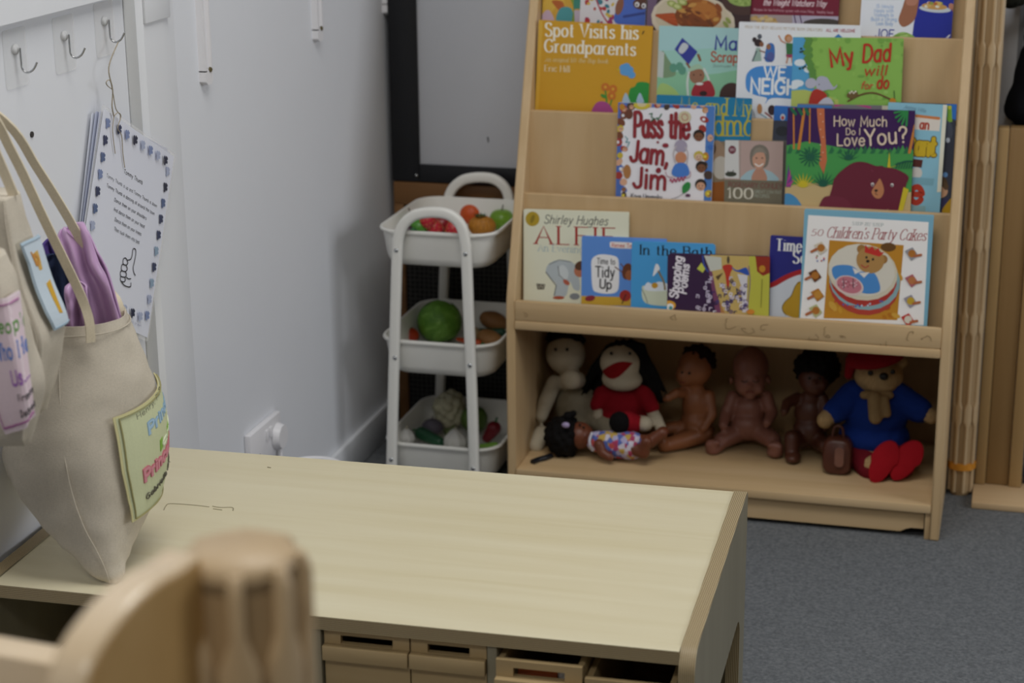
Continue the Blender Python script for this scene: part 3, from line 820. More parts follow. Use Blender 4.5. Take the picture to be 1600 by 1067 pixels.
b.text('Time to', (933, 412), (961, 413), 9, '2a2a2e', .12, wob=.05); b.text('Tidy', (931, 432), (960, 433), 16, '222226', .13, wob=.05); b.text('Up', (937, 450), (955, 451.5), 14, '1d1d22', .16)
b.curve([(953, 383), (954, 378), (965, 378), (990, 380), (990, 388), (957, 387)], 'f3e9e4'); b.text('Renee Te', (956, 386), (987, 387), 6, 'c8584e', .14)
b.ell(980, 424, 8, 13, '6b3a22', 10); b.ell(983, 430, 6, 8, '9c5c38'); b.line([(961, 417), (972, 425)], 1.6, '6b3a22'); b.line([(970, 412), (976, 420)], 1.5, '6b3a22'); b.ell(977, 462, 9, 9, 'a3322c'); b.line([(972, 474), (978, 460)], 1.5, '2d2422'); b.ell(922, 466, 8, 4.5, '8e2f3a', -10)
b.done()
b = Book(4, 1, (987, 377), (1117, 382), '4aa0dc', 'light blue board book with black title and a bathtub of suds', tk=.010, corner=.006)
b.text('In the Bath', (1000, 397.5), (1112, 402), 15, '15181c', .17, True, tracking=.2)
b.curve([(1003, 450), (1010, 446), (1040, 445), (1070, 448), (1070, 452), (1066, 452), (1060, 476), (1010, 474)], 'cfd6c0'); b.curve([(1006, 450), (1012, 441), (1020, 444), (1030, 440), (1044, 444), (1050, 452), (1030, 455), (1012, 454)], 'dfe6ee')
b.ell(1023, 446, 5, 4.5, 'c8962e'); b.curve([(1020, 430), (1024, 414), (1028, 413), (1031, 420), (1026, 426), (1021, 431)], 'eceef2'); b.line([(1029, 424), (1037, 440), (1039, 452)], 3, '8a7752', True); b.line([(1003, 452), (1008, 462), (1012, 474)], .9, '556055', True)
b.done()
b = Book(4, 0, (1043, 396), (1203, 401), '3a2145', 'purple board book with sideways white title and a burst of letters', tk=.010, corner=.007)
b.poly([(1102, 390), (1130, 390), (1150, 500), (1120, 500)], '7d4668'); b.poly([(1112, 390), (1214, 400), (1214, 506), (1128, 500)], 'b8834f'); b.curve([(1110, 397), (1130, 394), (1172, 402), (1168, 440), (1168, 490), (1140, 496), (1124, 470), (1116, 440)], 'ccb06a')
b.poly([(1171, 398), (1215, 402), (1215, 506), (1166, 504)], 'c2bf4a'); b.poly([(1180, 398), (1207, 400), (1204, 426), (1192, 431), (1183, 424)], '96301f'); b.ell(1191, 420, 5, 5.5, 'c68a2a')
b.text('Shopping', (1059, 466), (1066, 402), 13, 'efe9f0', .22, slant=.1); b.text('Poems', (1072, 459), (1077, 414), 12, 'efe9f0', .22, slant=.1)
b.ell(1045, 477, 11, 7.5, 'e2a53c'); b.ell(1047, 479, 5.5, 5, 'eef0f0'); b.ell(1048, 481, 3, 3, '4f9aa0')
b.poly([(1100, 399), (1127, 402), (1128, 420), (1110, 424)], 'cfd0c4'); b.poly([(1089, 420), (1096, 410), (1102, 420), (1098, 426)], 'c9cf55'); b.line([(1098, 400), (1100, 413), (1106, 424)], 2.5, '3a4fa0', True)
b.curve([(1129, 416), (1140, 413), (1145, 418), (1141, 428), (1139, 448), (1136, 448), (1133, 428)], 'c0392b'); b.curve([(1143, 417), (1152, 422), (1166, 418), (1170, 430), (1158, 426), (1148, 423)], '2f55b0'); b.ell(1138, 406, 2.2, 6, '5a4a3c'); b.poly([(1118, 432), (1130, 426), (1122, 438)], '5f4a2f')
b.poly([(1152, 428), (1168, 430), (1166, 488), (1160, 488), (1158, 446)], 'dcd8dc'); b.line([(1170, 416), (1172, 440), (1169, 470), (1168, 490)], 1.4, '8d5f86', True)
for k in range(70):
    t = k / 70; x = 1085 + 80 * rnd.random() ** .6; y = 430 + 58 * rnd.random() ** .7
    if x > 1150 and y < 445: continue
    b.text(rnd.choice('abcdenorsuvxz'), (x, y + 3), (x + 4.5, y + 3.4 + rnd.uniform(-1, 1)), 7, rnd.choice(['3e3168', '5b4a80', 'e9e4ee', '2f2a55', 'd8cfe0']) if x > 1110 else 'cfc4da', .22)
b.line([(1191, 436), (1189, 480)], .9, '6e6a2a'); b.ell(1173, 487, 6, 4, 'd58a35')
b.done()
b = Book(4, 2, (1204, 368), (1330, 376), '2a2c82', 'dark blue book with white title and yellow pear shape, half behind the party cake book')
b.text('Time for', (1213, 391), (1286, 395), 18, 'f2f2f2', .17, True, tracking=.2); b.text('School', (1239, 411), (1300, 414), 19, 'f2f2f2', .17, True, tracking=.2)
b.curve([(1195, 452), (1212, 438), (1235, 426), (1262, 420), (1330, 420), (1330, 500), (1195, 500)], 'b0252c'); b.curve([(1195, 458), (1214, 446), (1238, 433), (1262, 428), (1330, 428), (1330, 500), (1195, 500)], 'd9dfe8')
b.curve([(1250, 440), (1243, 446), (1236, 462), (1226, 472), (1222, 482), (1228, 492), (1250, 496), (1275, 480), (1270, 450)], 'c39a2c'); b.line([(1250, 440), (1243, 446), (1236, 462), (1226, 472), (1222, 482), (1228, 492)], 1, '4b3d18', True)
b.done()
b = Book(4, 0.2, (1257, 327), (1459, 337), '7fb4cb', 'large party cake cookbook with pale blue border and a crowned bear cake', tk=.012, name='cookbook')
b.poly([(1263, 336), (1451, 347), (1443, 508), (1250, 500)], 'f8f5f2')
b.text('STEP-BY-STEP', (1332, 351.5), (1380, 354), 5, '6f8f8c', .14, True); b.text('50', (1267, 368), (1285, 368.5), 10, 'a8565a', .12, True, .25); b.text("Children's Party Cakes", (1291, 371), (1446, 376), 17, 'a8484e', .085, True, .28, .1)
b.poly([(1296, 375), (1412, 383), (1402, 500), (1287, 497)], 'c58a2a')
for k in range(26): b.ell(1292 + 112 * rnd.random(), 384 + 112 * rnd.random(), rnd.uniform(4, 10), rnd.uniform(3, 6), rnd.choice(['cf9a34', 'b8741f', 'd4a443', 'b95a22']), rnd.uniform(0, 90), 10)
b.ell(1388, 386, 12, 7, '6d4a22'); b.ell(1350, 446, 55, 46, 'b64436', 12); b.ell(1351, 438, 56, 46, '8fb0b5', 12); b.ell(1349, 434, 53, 44, 'b23b33', 12); b.ell(1348, 425, 55, 44, 'd8cfb8', 12); b.ell(1347, 422, 52, 40, 'e0dacb', 12)
for k in range(24): b.ell(1305 + k * 3.2, 470 + 8 * math.sin(k * .14) + rnd.uniform(-2, 2), 1.6, 1.6, rnd.choice(['4a5fae', 'c7d4e8', 'c43a3a']), 0, 6)
b.curve([(1300, 420), (1310, 414), (1330, 415), (1345, 424), (1362, 424), (1372, 436), (1374, 455), (1350, 458), (1325, 446), (1305, 436)], '4f8fd0')
for ex in ((1346, 389), (1380, 405)): b.ell(ex[0], ex[1], 7, 7, 'a3763f')
b.ell(1360, 406, 22, 21, 'b58a50', 15); b.poly([(1351, 394), (1352, 382), (1358, 389), (1363, 384), (1367, 391), (1373, 387), (1375, 394), (1382, 394), (1374, 401)], 'c8332c')
for ex in ((1354, 402), (1364, 405)): b.ell(ex[0], ex[1], 2, 2.2, '2b2320', 0, 8)
b.ell(1356, 408, 3, 2.4, '241c1a', 0, 8); b.line([(1346, 414), (1352, 418), (1357, 415)], 2, 'b2483c', True)
b.poly([(1332, 418), (1336, 428), (1345, 424)], 'e6e2dc'); b.poly([(1342, 426), (1350, 434), (1359, 425)], 'e6e2dc')
b.ell(1327, 446, 23, 15, 'e2cbc4', 18); b.ell(1327, 445, 20, 12.5, 'c97b88', 18)
for k in range(22): a = rnd.random() * 6.28; q = rnd.random() ** .5; b.ell(1327 + 18 * q * math.cos(a), 445 + 10 * q * math.sin(a), 1.2, 1.2, rnd.choice(['e7cdd2', '9b4757']), 0, 6)
for x in (1318, 1333): b.line([(x, 435), (x + .5, 450)], 1.2, '3c4a52')
for (x, y, c1, c2) in [(1282, 387, 'd9cdb8', 'b5742f'), (1273, 430, '6a3b1e', 'b5742f'), (1277, 460, 'b8782a', 'c98f3a'), (1274, 485, 'b9bc86', 'b5742f'), (1424, 396, '9a9aa0', 'b5742f'), (1424, 438, 'b5666f', 'c07a4a'), (1422, 470, '9c96a4', 'c9a634'), (1418, 499, 'c33a32', 'dcd6c6')]:
    b.poly([(x - 10, y - 4), (x + 2, y - 10), (x + 11, y + 3), (x, y + 11)], c1); b.ell(x + 1, y, 6, 6, c2); b.line([(x - 14, y + 6), (x - 6, y + 2)] if x < 1350 else [(x + 5, y + 4), (x + 15, y + 2)], 4, 'b5693f')
for k in range(8): b.ell(1279 + rnd.uniform(-6, 9), 403 + rnd.uniform(-4, 5), 1.3, 1.3, rnd.choice(['3f5fae', 'c43a3a', '7d9a4a']), 0, 6)
b.done()

# ---- third tier
b = Book(3, 2.6, (1026, 148), (1175, 154), '1c7ba6', 'teal blue book with tall yellow lettering behind the square white book')
b.text('Me and My', (1063, 177), (1174, 182), 26, 'b9b446', .10, True); b.text('Grandma', (1040, 212), (1178, 212), 34, 'b9ad3c', .11, True, tracking=.12)
b.poly([(1095, 222), (1200, 219), (1200, 330), (1060, 330)], '8d7d66'); b.ell(1120, 245, 14, 26, 'a58a72'); b.ell(1126, 262, 13, 18, 'c9c3b8'); b.ell(1110, 232, 9, 12, '5d4636'); b.poly([(1112, 285), (1135, 283), (1135, 325), (1112, 325)], '9a5a22')
b.done()
# loose page corner curling from the teal book
b = Book(3, 1.8, (1133, 219), (1224, 221), '84806c', 'slim recipe book showing a smiling grey haired woman above an olive panel')
b.poly([(1128, 215), (1230, 218), (1230, 283), (1128, 281)], 'b9a19a'); b.poly([(1128, 215), (1154, 218), (1155, 279), (1128, 278)], 'd4d4d2'); b.line([(1157, 219), (1156, 279)], 1.2, '9c948c')
b.ell(1144, 234, 6, 6.5, '6d2638'); b.text('WW', (1140.5, 236.5), (1147.5, 236.8), 5, 'cdb9bd', .16); b.ell(1142, 272, 9, 4, '3d4238'); b.line([(1137, 267), (1141, 274)], 1.2, '333a30'); b.line([(1146, 266), (1142, 274)], 1.2, '333a30')
b.curve([(1160, 282), (1164, 271), (1176, 265), (1196, 265), (1210, 272), (1214, 283)], 'a3bfc8'); b.curve([(1175, 282), (1178, 268), (1186, 262), (1194, 266), (1198, 282)], 'b98a74')
b.curve([(1174, 258), (1172, 240), (1178, 229), (1189, 226), (1199, 232), (1202, 246), (1198, 260), (1186, 263)], '7d766c'); b.ell(1186, 249, 10.5, 15, 'c99a82'); b.curve([(1176, 245), (1180, 233), (1190, 231), (1198, 240), (1190, 238), (1182, 239)], '8d867a')
for x in (1182, 1191): b.ell(x, 247, 1.6, 1, '3f332c', 0, 8)
b.line([(1180, 256), (1186, 259.5), (1192, 256)], 2, 'ece6e0', True)
b.poly([(1126, 280), (1232, 283), (1232, 330), (1126, 330)], '77715f'); b.text('ROSEMARY CONLEY', (1138, 291.5), (1222, 294.5), 7.5, '7a3a3c', .13); b.text('100', (1136, 309), (1176, 310.5), 16, 'd8d4c4', .2, True); b.text('GREAT LOW FAT', (1179, 301.5), (1221, 303), 4.5, 'a9b3a4', .12); b.text('RECIPES', (1179, 308), (1202, 309), 4.5, 'a9b3a4', .12)
b.done()
b = Book(3, 0.6, (966, 160), (1117, 166), 'eceaf0', 'square white picture book with dark red title and a border of cartoon children')
cols = ['3f6fc0', 'c0862e', '7a4630', 'a33a34', 'c8b13a', '3e8a4a', 'd9a88a', '4a3a34']
b.poly([(960, 155), (1120, 160), (1120, 170), (960, 167)], '5577c0'); b.poly([(960, 155), (973, 156), (970, 330), (956, 330)], '4f6fb8'); b.poly([(1104, 160), (1120, 160), (1118, 330), (1099, 330)], '4f7fc4')
for k in range(34):
    if k < 14: x, y = 968 + rnd.uniform(-2, 6) * 1.2, 170 + k * 10.4
    elif k < 24: x, y = 972 + (k - 14) * 14, 163 + rnd.uniform(-1, 5)
    else: x, y = 1103 + rnd.uniform(-7, 8), 172 + (k - 24) * 14.5
    b.ell(x, y, rnd.uniform(4.5, 8), rnd.uniform(4, 7), rnd.choice(cols), rnd.uniform(0, 90), 10)
    if k % 3 == 0: b.ell(x + 1, y + 1, 3.6, 3.6, rnd.choice(['d9a88a', '9a6a4a', 'e2bfa0']), 0, 10); b.ell(x, y, .7, .8, '222222', 0, 6); b.ell(x + 2.4, y, .7, .8, '222222', 0, 6)
    if k % 4 == 1: b.ell(x - 1, y, 2.5, 2.5, rnd.choice(['e8d44a', 'e9e9f0', '2f8a5a']), 0, 8)
for (x, y) in ((1088, 213), (1092, 262), (1091, 290)): face(b, x + 4, y, 8, '7d5238' if y != 290 else 'd2a184', '2d2320')
face(b, 1092, 238 + 7, 7, 'd8b59a', 'c8b44a'); b.ell(1003, 164, 13, 7, 'd2bf3f'); b.ell(1003, 163, 7, 4, 'd9c9a0'); b.ell(983, 178, 6, 8, '6d3f30'); b.ell(980, 268, 6, 11, 'b07a48')
b.text('Pass the', (991, 213), (1077, 216), 37, '8f2a33', .15, tracking=.13); b.text('Jam,', (985, 251), (1043, 258), 31, '8f2a33', .17, tracking=.13); b.text('Jim', (990, 292), (1040, 296), 30, '8f2a33', .17, tracking=.14)
b.line([(1015, 178), (1019, 177), (1018, 183), (1022, 185), (1017, 190), (1027, 184), (1028, 187), (1034, 178)], 1.6, '2f6b4a'); b.line([(977, 213), (981, 217), (978, 222), (984, 222), (980, 230)], 1.2, '3f8f9a')
b.ell(1070, 183, 10, 9.5, 'cfc7a6'); b.ell(1070, 183, 7, 6.6, 'e0c9c0'); b.ell(1070, 183, 3.4, 3.2, 'b4635c'); b.ell(1070, 183, 9.2, 8.7, 'cfc7a6', 0); b.line([(1065, 183), (1068, 178), (1074, 180), (1074, 187), (1068, 188), (1066, 184)], 1.2, 'b4635c', True)
b.ell(1064, 228, 10, 10, 'a9a0b4'); b.ell(1064, 246, 9, 9, 'c98a68'); b.line([(1055, 254), (1052, 240), (1057, 228)], 2, 'c2b8bc', True); b.line([(1073, 256), (1075, 240), (1071, 230)], 2, 'c2b8bc', True); b.curve([(1050, 272), (1054, 258), (1064, 254), (1074, 258), (1077, 272), (1064, 277)], '4a7fd0'); b.line([(1040, 268), (1043, 275), (1052, 277)], 1.5, 'c2a0a8', True); b.line([(1079, 268), (1078, 276), (1070, 278)], 1.5, 'c2a0a8', True)
for k in range(9): b.ell(1048 + k * 2.8, 281 - k * .5 + (k % 2) * 3, 1.8, 2.4, 'b0486a', 20, 8)
b.curve([(1067, 290), (1074, 284), (1079, 287), (1077, 296), (1068, 302), (1066, 297)], '2f8a44'); b.line([(1068, 302), (1058, 308), (1048, 311)], .7, '6d6d76', True); b.ell(1040, 227, 5, 3.5, '8f2a3a'); b.ell(1028, 222, 2, 2, '8f2a3a'); b.ell(1029, 266, 4, 4.5, '8a2433', 30); b.ell(1075, 305, 4, 2.5, '5f3a5a')
b.text('Kaye Umansky &', (986, 310), (1040, 312.5), 8, '34343c', .12)
b.done()
b = Book(3, 3.0, (1210, 165), (1300, 170), '2f6fc0', 'narrow strip of a bright blue book behind the left edge of the purple jungle book')
b.poly([(1205, 188), (1300, 190), (1300, 225), (1205, 222)], '3c4150'); b.ell(1222, 205, 10, 8, '2c3038'); b.ell(1223, 183, 4, 5, 'c8cfd8'); b.ell(1223, 184, 2.4, 3, 'b8403a'); b.poly([(1205, 219), (1300, 221), (1300, 320), (1205, 320)], '6d6a66')
b.done()
b = Book(3, 3.2, (1400, 160), (1495, 163), '3b3f4c', 'dark grey book with a curly haired child, right end of the third tier')
b.poly([(1478, 158), (1500, 160), (1500, 190), (1478, 182)], '2f6fc0'); b.poly([(1480, 165), (1487, 165), (1488, 190), (1480, 192)], '7fae3a'); b.ell(1484, 168, 2.5, 3, 'd2c23a'); b.ell(1475, 205, 14, 18, '4d5260'); b.ell(1481, 219, 3.2, 4, 'c8d0dc'); b.ell(1459, 265, 12, 9, '565c74'); b.ell(1454, 277, 11, 8, '3a4270'); b.ell(1477, 273, 4, 4, '6a9ad0')
b.ell(1464, 288, 17, 15, '5a452c'); b.ell(1466, 299, 15, 11, 'd3a483'); b.curve([(1449, 294), (1456, 283), (1470, 280), (1482, 290), (1478, 297), (1468, 289), (1458, 297)], '644d33'); b.line([(1461, 303), (1464, 306), (1467, 304)], 1.1, '7c4a3a', True)
b.curve([(1436, 332), (1441, 312), (1452, 307), (1468, 312), (1476, 332)], 'd6d6de'); b.line([(1444, 326), (1449, 312)], 1.8, 'c0503a'); b.ell(1449, 311, 4, 4, 'c0503a'); b.poly([(1470, 312), (1482, 308), (1476, 332), (1464, 332)], '3c3a62'); b.curve([(1472, 332), (1482, 314), (1495, 305), (1500, 332)], 'c0961e')
b.done()
b = Book(3, 1.6, (1388, 160), (1480, 164), '8fc4d8', 'light blue book with yellow and red lettering poking out right of the purple jungle book', tk=.006)
b.text('Jeanne Willis', (1412, 169), (1446, 176), 6, '5f8296', .1, slant=.2); b.poly([(1400, 178), (1470, 185), (1468, 205), (1400, 200)], 'e6ddd2'); b.line([(1432, 181), (1467, 185)], 4.5, 'd2824a')
b.text('an', (1437, 201), (1451, 202), 14, 'b0402e', .2); b.text('eleph', (1385, 238), (1428, 240), 33, 'd0b02a', .22, outline=(.1, '5f4a1a')); b.text('ant', (1430, 241), (1460, 243), 29, 'd0b02a', .22, outline=(.1, '5f4a1a'))
b.poly([(1426, 248), (1442, 250), (1440, 262), (1424, 260)], '5a2a24'); b.ell(1432, 270, 9, 9, 'd9d4cc'); b.poly([(1420, 276), (1460, 279), (1458, 290), (1420, 288)], '7fb0c0'); b.text('e', (1421, 316), (1440, 317), 38, 'b83a26', .24); b.poly([(1418, 320), (1446, 322), (1446, 334), (1418, 332)], '8fb3b6')
b.poly([(1474, 158), (1484, 160), (1472, 300), (1464, 300)], 'e6e4d0')
b.done()
b = Book(3, 2.6, (1246, 162), (1420, 166), '7d7a80', 'grey book with a pink arc, only its top showing behind the purple jungle book')
b.line([(1305, 165), (1330, 162), (1360, 168)], 3, 'c0428a', True); b.poly([(1240, 163), (1300, 165), (1300, 172), (1240, 170)], '4a7fc0'); b.poly([(1378, 163), (1390, 163), (1389, 172), (1378, 172)], 'd9d4c0'); b.ell(1393, 168, 5, 6, 'd8a83a')
b.done()
b = Book(3, 0, (1231, 168), (1430, 173), '3b1a55', 'wide purple jungle picture book with cream hand lettering and a big maroon bear', corner=.001)
b.poly([(1225, 228), (1260, 221), (1300, 228), (1340, 236), (1370, 233), (1400, 236), (1440, 236), (1440, 330), (1225, 330)], '489a50')
for k in range(30): x = 1235 + k * 6.5; b.poly([(x - 6, 240), (x, 226 + 6 * abs(math.sin(k * .35))), (x + 6, 240)], '489a50' if k % 2 else '2a7048')
b.poly([(1225, 292), (1260, 285), (1310, 290), (1380, 300), (1440, 300), (1440, 335), (1225, 335)], 'c9b07f')
for a_, w_, c in ([(1240, 168), (1240.5, 232)], 2.6, 'c9803a'), ([(1257, 170), (1248, 232)], 4.5, 'c9803a'), ([(1265.5, 170), (1265, 223)], 2.4, 'c9803a'), ([(1430, 196), (1421, 238)], 4.5, 'c9803a'): b.line(a_, w_, c)
b.poly([(1276, 165), (1288, 166), (1289, 200), (1292, 250), (1287, 272), (1280, 256), (1283, 225), (1278, 195)], 'c8704a')
for k in range(7): b.ell(1283 + (k % 2) * 4 - 1, 178 + k * 12, 1, 1, 'e6c6b0', 0, 6)
for ang in range(0, 360, 24): b.line([(1266, 245), (1266 + 17 * math.cos(math.radians(ang)), 245 + 15 * math.sin(math.radians(ang)))], 2, '1f6048')
for cx, cy, c, n_, L in ((1286, 292, '1d5c48', 9, 26), (1255, 293, 'd0bd2e', 9, 24), (1326, 250, '1d5c48', 7, 20), (1374, 268, 'd0bd2e', 2, 34), (1389, 262, 'd0bd2e', 1, 26)):
    for k in range(n_):
        a = math.radians(200 + (140 / max(n_ - 1, 1)) * k) if n_ > 1 else math.radians(272); b.poly([(cx - 2.5, cy), (cx + L * math.cos(a), cy + L * math.sin(a)), (cx + 2.5, cy)], c)
for k in range(5): b.poly([(1228, 292 - k), (1232 + k * 3, 256 + k * 8), (1236, 292 - k)], 'b0428a' if k % 2 else '6a3a8a')
for k in range(6): a = math.radians(95 + k * 20); b.line([(1418, 172), (1418 + 20 * math.cos(a), 174 + 22 * math.sin(a))], 3.4, '2f8a4a')
for k in range(3): b.line([(1237 + k * 11, 170), (1243 + k * 10, 178)], 5, '1f6a48')
b.line([(1400, 257), (1415, 252), (1428, 252)], 2.5, '1d5c48', True)
for k in range(7): b.line([(1403 + k * 4, 254), (1400 + k * 4, 263)], 1.6, '1d5c48')
b.curve([(1226, 322), (1226, 304), (1236, 303), (1247, 312), (1252, 325)], '4a8fc0')
b.curve([(1300, 330), (1301, 290), (1306, 276), (1318, 264), (1334, 254), (1350, 253), (1368, 259), (1384, 266), (1384, 332)], '6b2336'); b.curve([(1283, 330), (1284, 313), (1294, 306), (1318, 309), (1330, 320), (1332, 332)], '732a3e')
b.curve([(1363, 262), (1380, 261), (1400, 264), (1419, 275), (1416, 288), (1412, 305), (1402, 312), (1384, 316), (1366, 304), (1360, 284)], '6b2336'); b.poly([(1362, 268), (1361, 264), (1366, 268)], '7d3046'); b.poly([(1380, 300), (1410, 305), (1408, 335), (1392, 335), (1387, 324), (1378, 335), (1362, 335)], '6b2336')
b.curve([(1375, 279), (1380, 290), (1381, 300), (1376, 309), (1368, 309), (1362, 301), (1365, 293), (1371, 284)], 'c08058'); b.ell(1369, 297.5, 2.8, 2, '2a1d1c', 0, 10); b.line([(1369, 299), (1368, 303), (1371, 304)], .9, '3a2320')
for x, y in ((1363.5, 288), (1394, 289)): b.ell(x, y, 2.4, 3, 'e9e4e2', 0, 10); b.ell(x, y + .8, 1.5, 1.8, '201a1c', 0, 8)
b.poly([(1412, 292), (1420, 296), (1410, 332), (1403, 332)], 'd0bd2e')
b.text('How Much', (1303, 196.5), (1386, 197), 15.5, 'e3cfb8', .12, wob=.05); b.text('Do I', (1322, 210), (1344, 210), 10, 'e3cfb8', .14, wob=.05); b.text('Love', (1308, 227), (1351, 227), 18, 'e3cfb8', .13, wob=.03); b.text('You?', (1353, 227), (1418, 222), 25, 'e3cfb8', .13, wob=.02)
b.done()

# ---- second tier
b = Book(2, 2, (842, 31), (1020, 41), 'cf9b25', 'yellow lift-the-flap picture book with white serif title, leftmost on the second tier')
b.poly([(838, 28), (848, 31), (840, 200), (830, 200)], 'd8aa3c')
b.text('Spot Visits his', (852, 56.5), (997, 61.5), 20, 'f0ead8', .17, True, tracking=.17); b.text('Grandparents', (851, 81), (993, 87), 19, 'f0ead8', .17, True, tracking=.17)
b.text('An original lift-the-flap book', (852, 96), (950, 99), 6.5, 'e0cf9c', .11, True, .15); b.text('Eric Hill', (851, 111), (890, 112.5), 9, 'ead9b0', .16, True)
for x, y in ((979, 104), (984, 109), (975, 112), (987, 117), (979, 113), (974, 106)): b.ell(x, y, 6, 5.5, '5f9fd8')
b.line([(965, 108), (968, 110)], 2, 'c8b83a'); b.line([(1006, 49), (1004, 53)], 1.6, '3a3420')
b.curve([(985, 160), (984, 140), (992, 135), (996, 129), (1006, 128), (1016, 133), (1020, 160)], '2f9140')
for x in (978, 1000): b.curve([(x - 5, 160), (x - 4, 152), (x, 145), (x + 4, 152), (x + 6, 160)], 'a9c4dc')
# flowers only: the dog of the cover is left out
for x, y in ((946, 136), (958, 139), (956, 150)): b.ell(x, y, 6.5, 6.5, 'c8722a'); b.ell(x, y, 2.2, 2.2, 'd8a83a')
b.line([(946, 142), (948, 160), (946, 175)], 2.2, '3f8f3a', True); b.line([(956, 156), (950, 175)], 2, '3f8f3a'); b.ell(943, 150, 5, 2.5, '3f8f3a', 30)
b.curve([(926, 178), (930, 163), (940, 158), (952, 163), (957, 178)], 'a8488a')
b.done()
b = Book(2, 3, (1030, 40), (1175, 45), '9fcfc4', 'pale green picture book with a child in red holding up a blue book')
b.poly([(1025, 38), (1180, 42), (1180, 72), (1025, 80)], 'a9d2d4'); b.curve([(1025, 120), (1060, 112), (1110, 116), (1180, 110), (1180, 160), (1025, 160)], '8cc4a0'); b.curve([(1030, 118), (1034, 80), (1044, 92), (1056, 112), (1050, 120)], '7f9a78'); b.poly([(1029, 78), (1038, 82), (1036, 122), (1027, 120)], 'c3ccc8')
for x, y in ((1052, 106), (1062, 104), (1066, 110)): b.ell(x, y, 6, 7, '5f9a84')
b.curve([(1027, 140), (1034, 130), (1050, 136), (1060, 150), (1027, 152)], 'a9c87a')
b.poly([(1066, 59), (1090, 81), (1076, 101), (1054, 77)], '35409a'); b.curve([(1067, 67), (1075, 70), (1074, 76), (1066, 84), (1060, 79)], 'c6ccd2'); b.line([(1073, 99), (1078, 106)], 3, '8a5638'); b.line([(1091, 86), (1094, 94)], 4, '8a5638')
b.line([(1077, 112), (1074, 128), (1075, 148)], 3.5, 'd2dcd6', True); b.line([(1100, 108), (1106, 120), (1112, 142)], 3.5, 'd2dcd6', True); b.ell(1089, 118, 12, 13, '9a6e56'); b.curve([(1076, 112), (1080, 104), (1092, 100), (1099, 108), (1090, 108)], 'a8c9ae'); b.curve([(1082, 150), (1085, 133), (1096, 129), (1110, 127), (1116, 150)], 'a5303a'); b.ell(1093, 131, 6, 2.2, 'e0e2de')
for x in (1084, 1095): b.ell(x, 117, 1.3, 1.3, '33241e', 0, 8)
b.ell(1099, 146, 6, 4, '3a2528'); b.ell(1143, 150, 19, 21, '4a3430')
b.text('Maisie', (1117, 77), (1194, 80), 20, '34409a', .15); b.text("Scrapbook", (1111, 96), (1190, 99), 15, 'b05a44', .16); b.text('Samuel Narh', (1114, 104.5), (1165, 106), 4, '7a948c', .12)
b.done()
b = Book(2, 1, (1155, 34), (1346, 40), 'e8ebf0', 'white picture book with blue speech bubble title and small cartoon neighbours', name='picture_book')
b.text('FROM THE BEST-SELLING PICTURE BOOK CREATORS', (1164, 44), (1285, 49), 4, 'b9a68a', .12); b.text('ALL ARE WELCOME', (1291, 49.5), (1336, 50.5), 4.5, 'b0485a', .16)
b.curve([(1165, 128), (1168, 114), (1180, 105), (1200, 103), (1260, 103), (1300, 106), (1300, 154), (1260, 156), (1208, 153), (1196, 162), (1198, 153), (1182, 149), (1168, 142)], '4a90d8')
b.text('WE ARE', (1194, 121), (1283, 124), 17, 'eef2f6', .19); b.text('NEIGHBORS', (1173, 145), (1311, 150), 22, 'eef2f6', .19)
# small neighbours
b.ell(1185, 67, 6.5, 6, '33262a'); b.ell(1179, 62, 3.5, 4, '33262a'); b.ell(1187, 57, 3.5, 4, '5a5f6a'); b.ell(1190, 69, 3.4, 4, '8a5a42'); b.poly([(1182, 74), (1188, 75), (1190, 95), (1176, 96)], '9ab4aa'); b.line([(1176, 95), (1182, 80)], 2, '3a4a5a'); b.line([(1187, 79), (1196, 82)], 1.8, '8a5a42')
b.curve([(1195, 93), (1198, 72), (1204, 67), (1210, 72), (1210, 92), (1203, 97)], '3f72b8'); b.ell(1201, 73, 3.6, 4.6, '9a6a4a'); b.ell(1204, 88, 6, 7, '5560a0'); b.line([(1194, 90), (1206, 96)], 2, '4a4f8a')
b.ell(1232, 60, 6, 6.5, 'c08048'); b.ell(1233, 61, 4, 4.6, 'd0a080'); b.line([(1217, 56), (1221, 64), (1227, 67)], 2, 'c98a68'); b.poly([(1228, 67), (1240, 68), (1239, 85), (1229, 85)], '3f7a4a'); b.poly([(1228, 85), (1239, 85), (1239, 90), (1229, 90)], 'a03a6a'); b.line([(1231, 89), (1229, 98)], 2, 'c98a68'); b.line([(1237, 89), (1238, 98)], 2, 'c98a68')
b.poly([(1303, 59), (1310, 53), (1317, 59)], '3f80c4')
b.line([(1158, 157), (1176, 172), (1182, 190)], 1, '9aa2a8'); b.ell(1187, 170, 4, 8, 'c08a5a'); b.line([(1188, 178), (1198, 184)], 1.4, '5f9ab0'); b.ell(1206, 172, 6, 8, '3a2a30'); b.line([(1196, 176), (1206, 184)], 2.4, '9a5a5a')
b.done()
b = Book(2, 0, (1239, 58), (1412, 60), '8dbd58', 'green picture book with red brush lettering and a small elephant in a red jumper', corner=.0015)
b.curve([(1230, 50), (1258, 52), (1259, 75), (1260, 98), (1268, 112), (1276, 122), (1280, 140), (1290, 150), (1300, 165), (1230, 170)], '55a4d4'); b.poly([(1230, 142), (1256, 140), (1285, 146), (1310, 156), (1310, 172), (1230, 172)], 'b7c468')
for x, y, rx in ((1250, 98, 9), (1246, 130, 10), (1262, 108, 6), (1240, 134, 8)): b.ell(x, y, rx, 5.5, 'dfe9f0')
for k in range(60): b.ell(1262 + 150 * rnd.random(), 58 + 105 * rnd.random(), rnd.uniform(2, 6), rnd.uniform(2, 5), rnd.choice(['93c25c', '82b350', '9cc968', '78ab4c']), 0, 8) if True else None
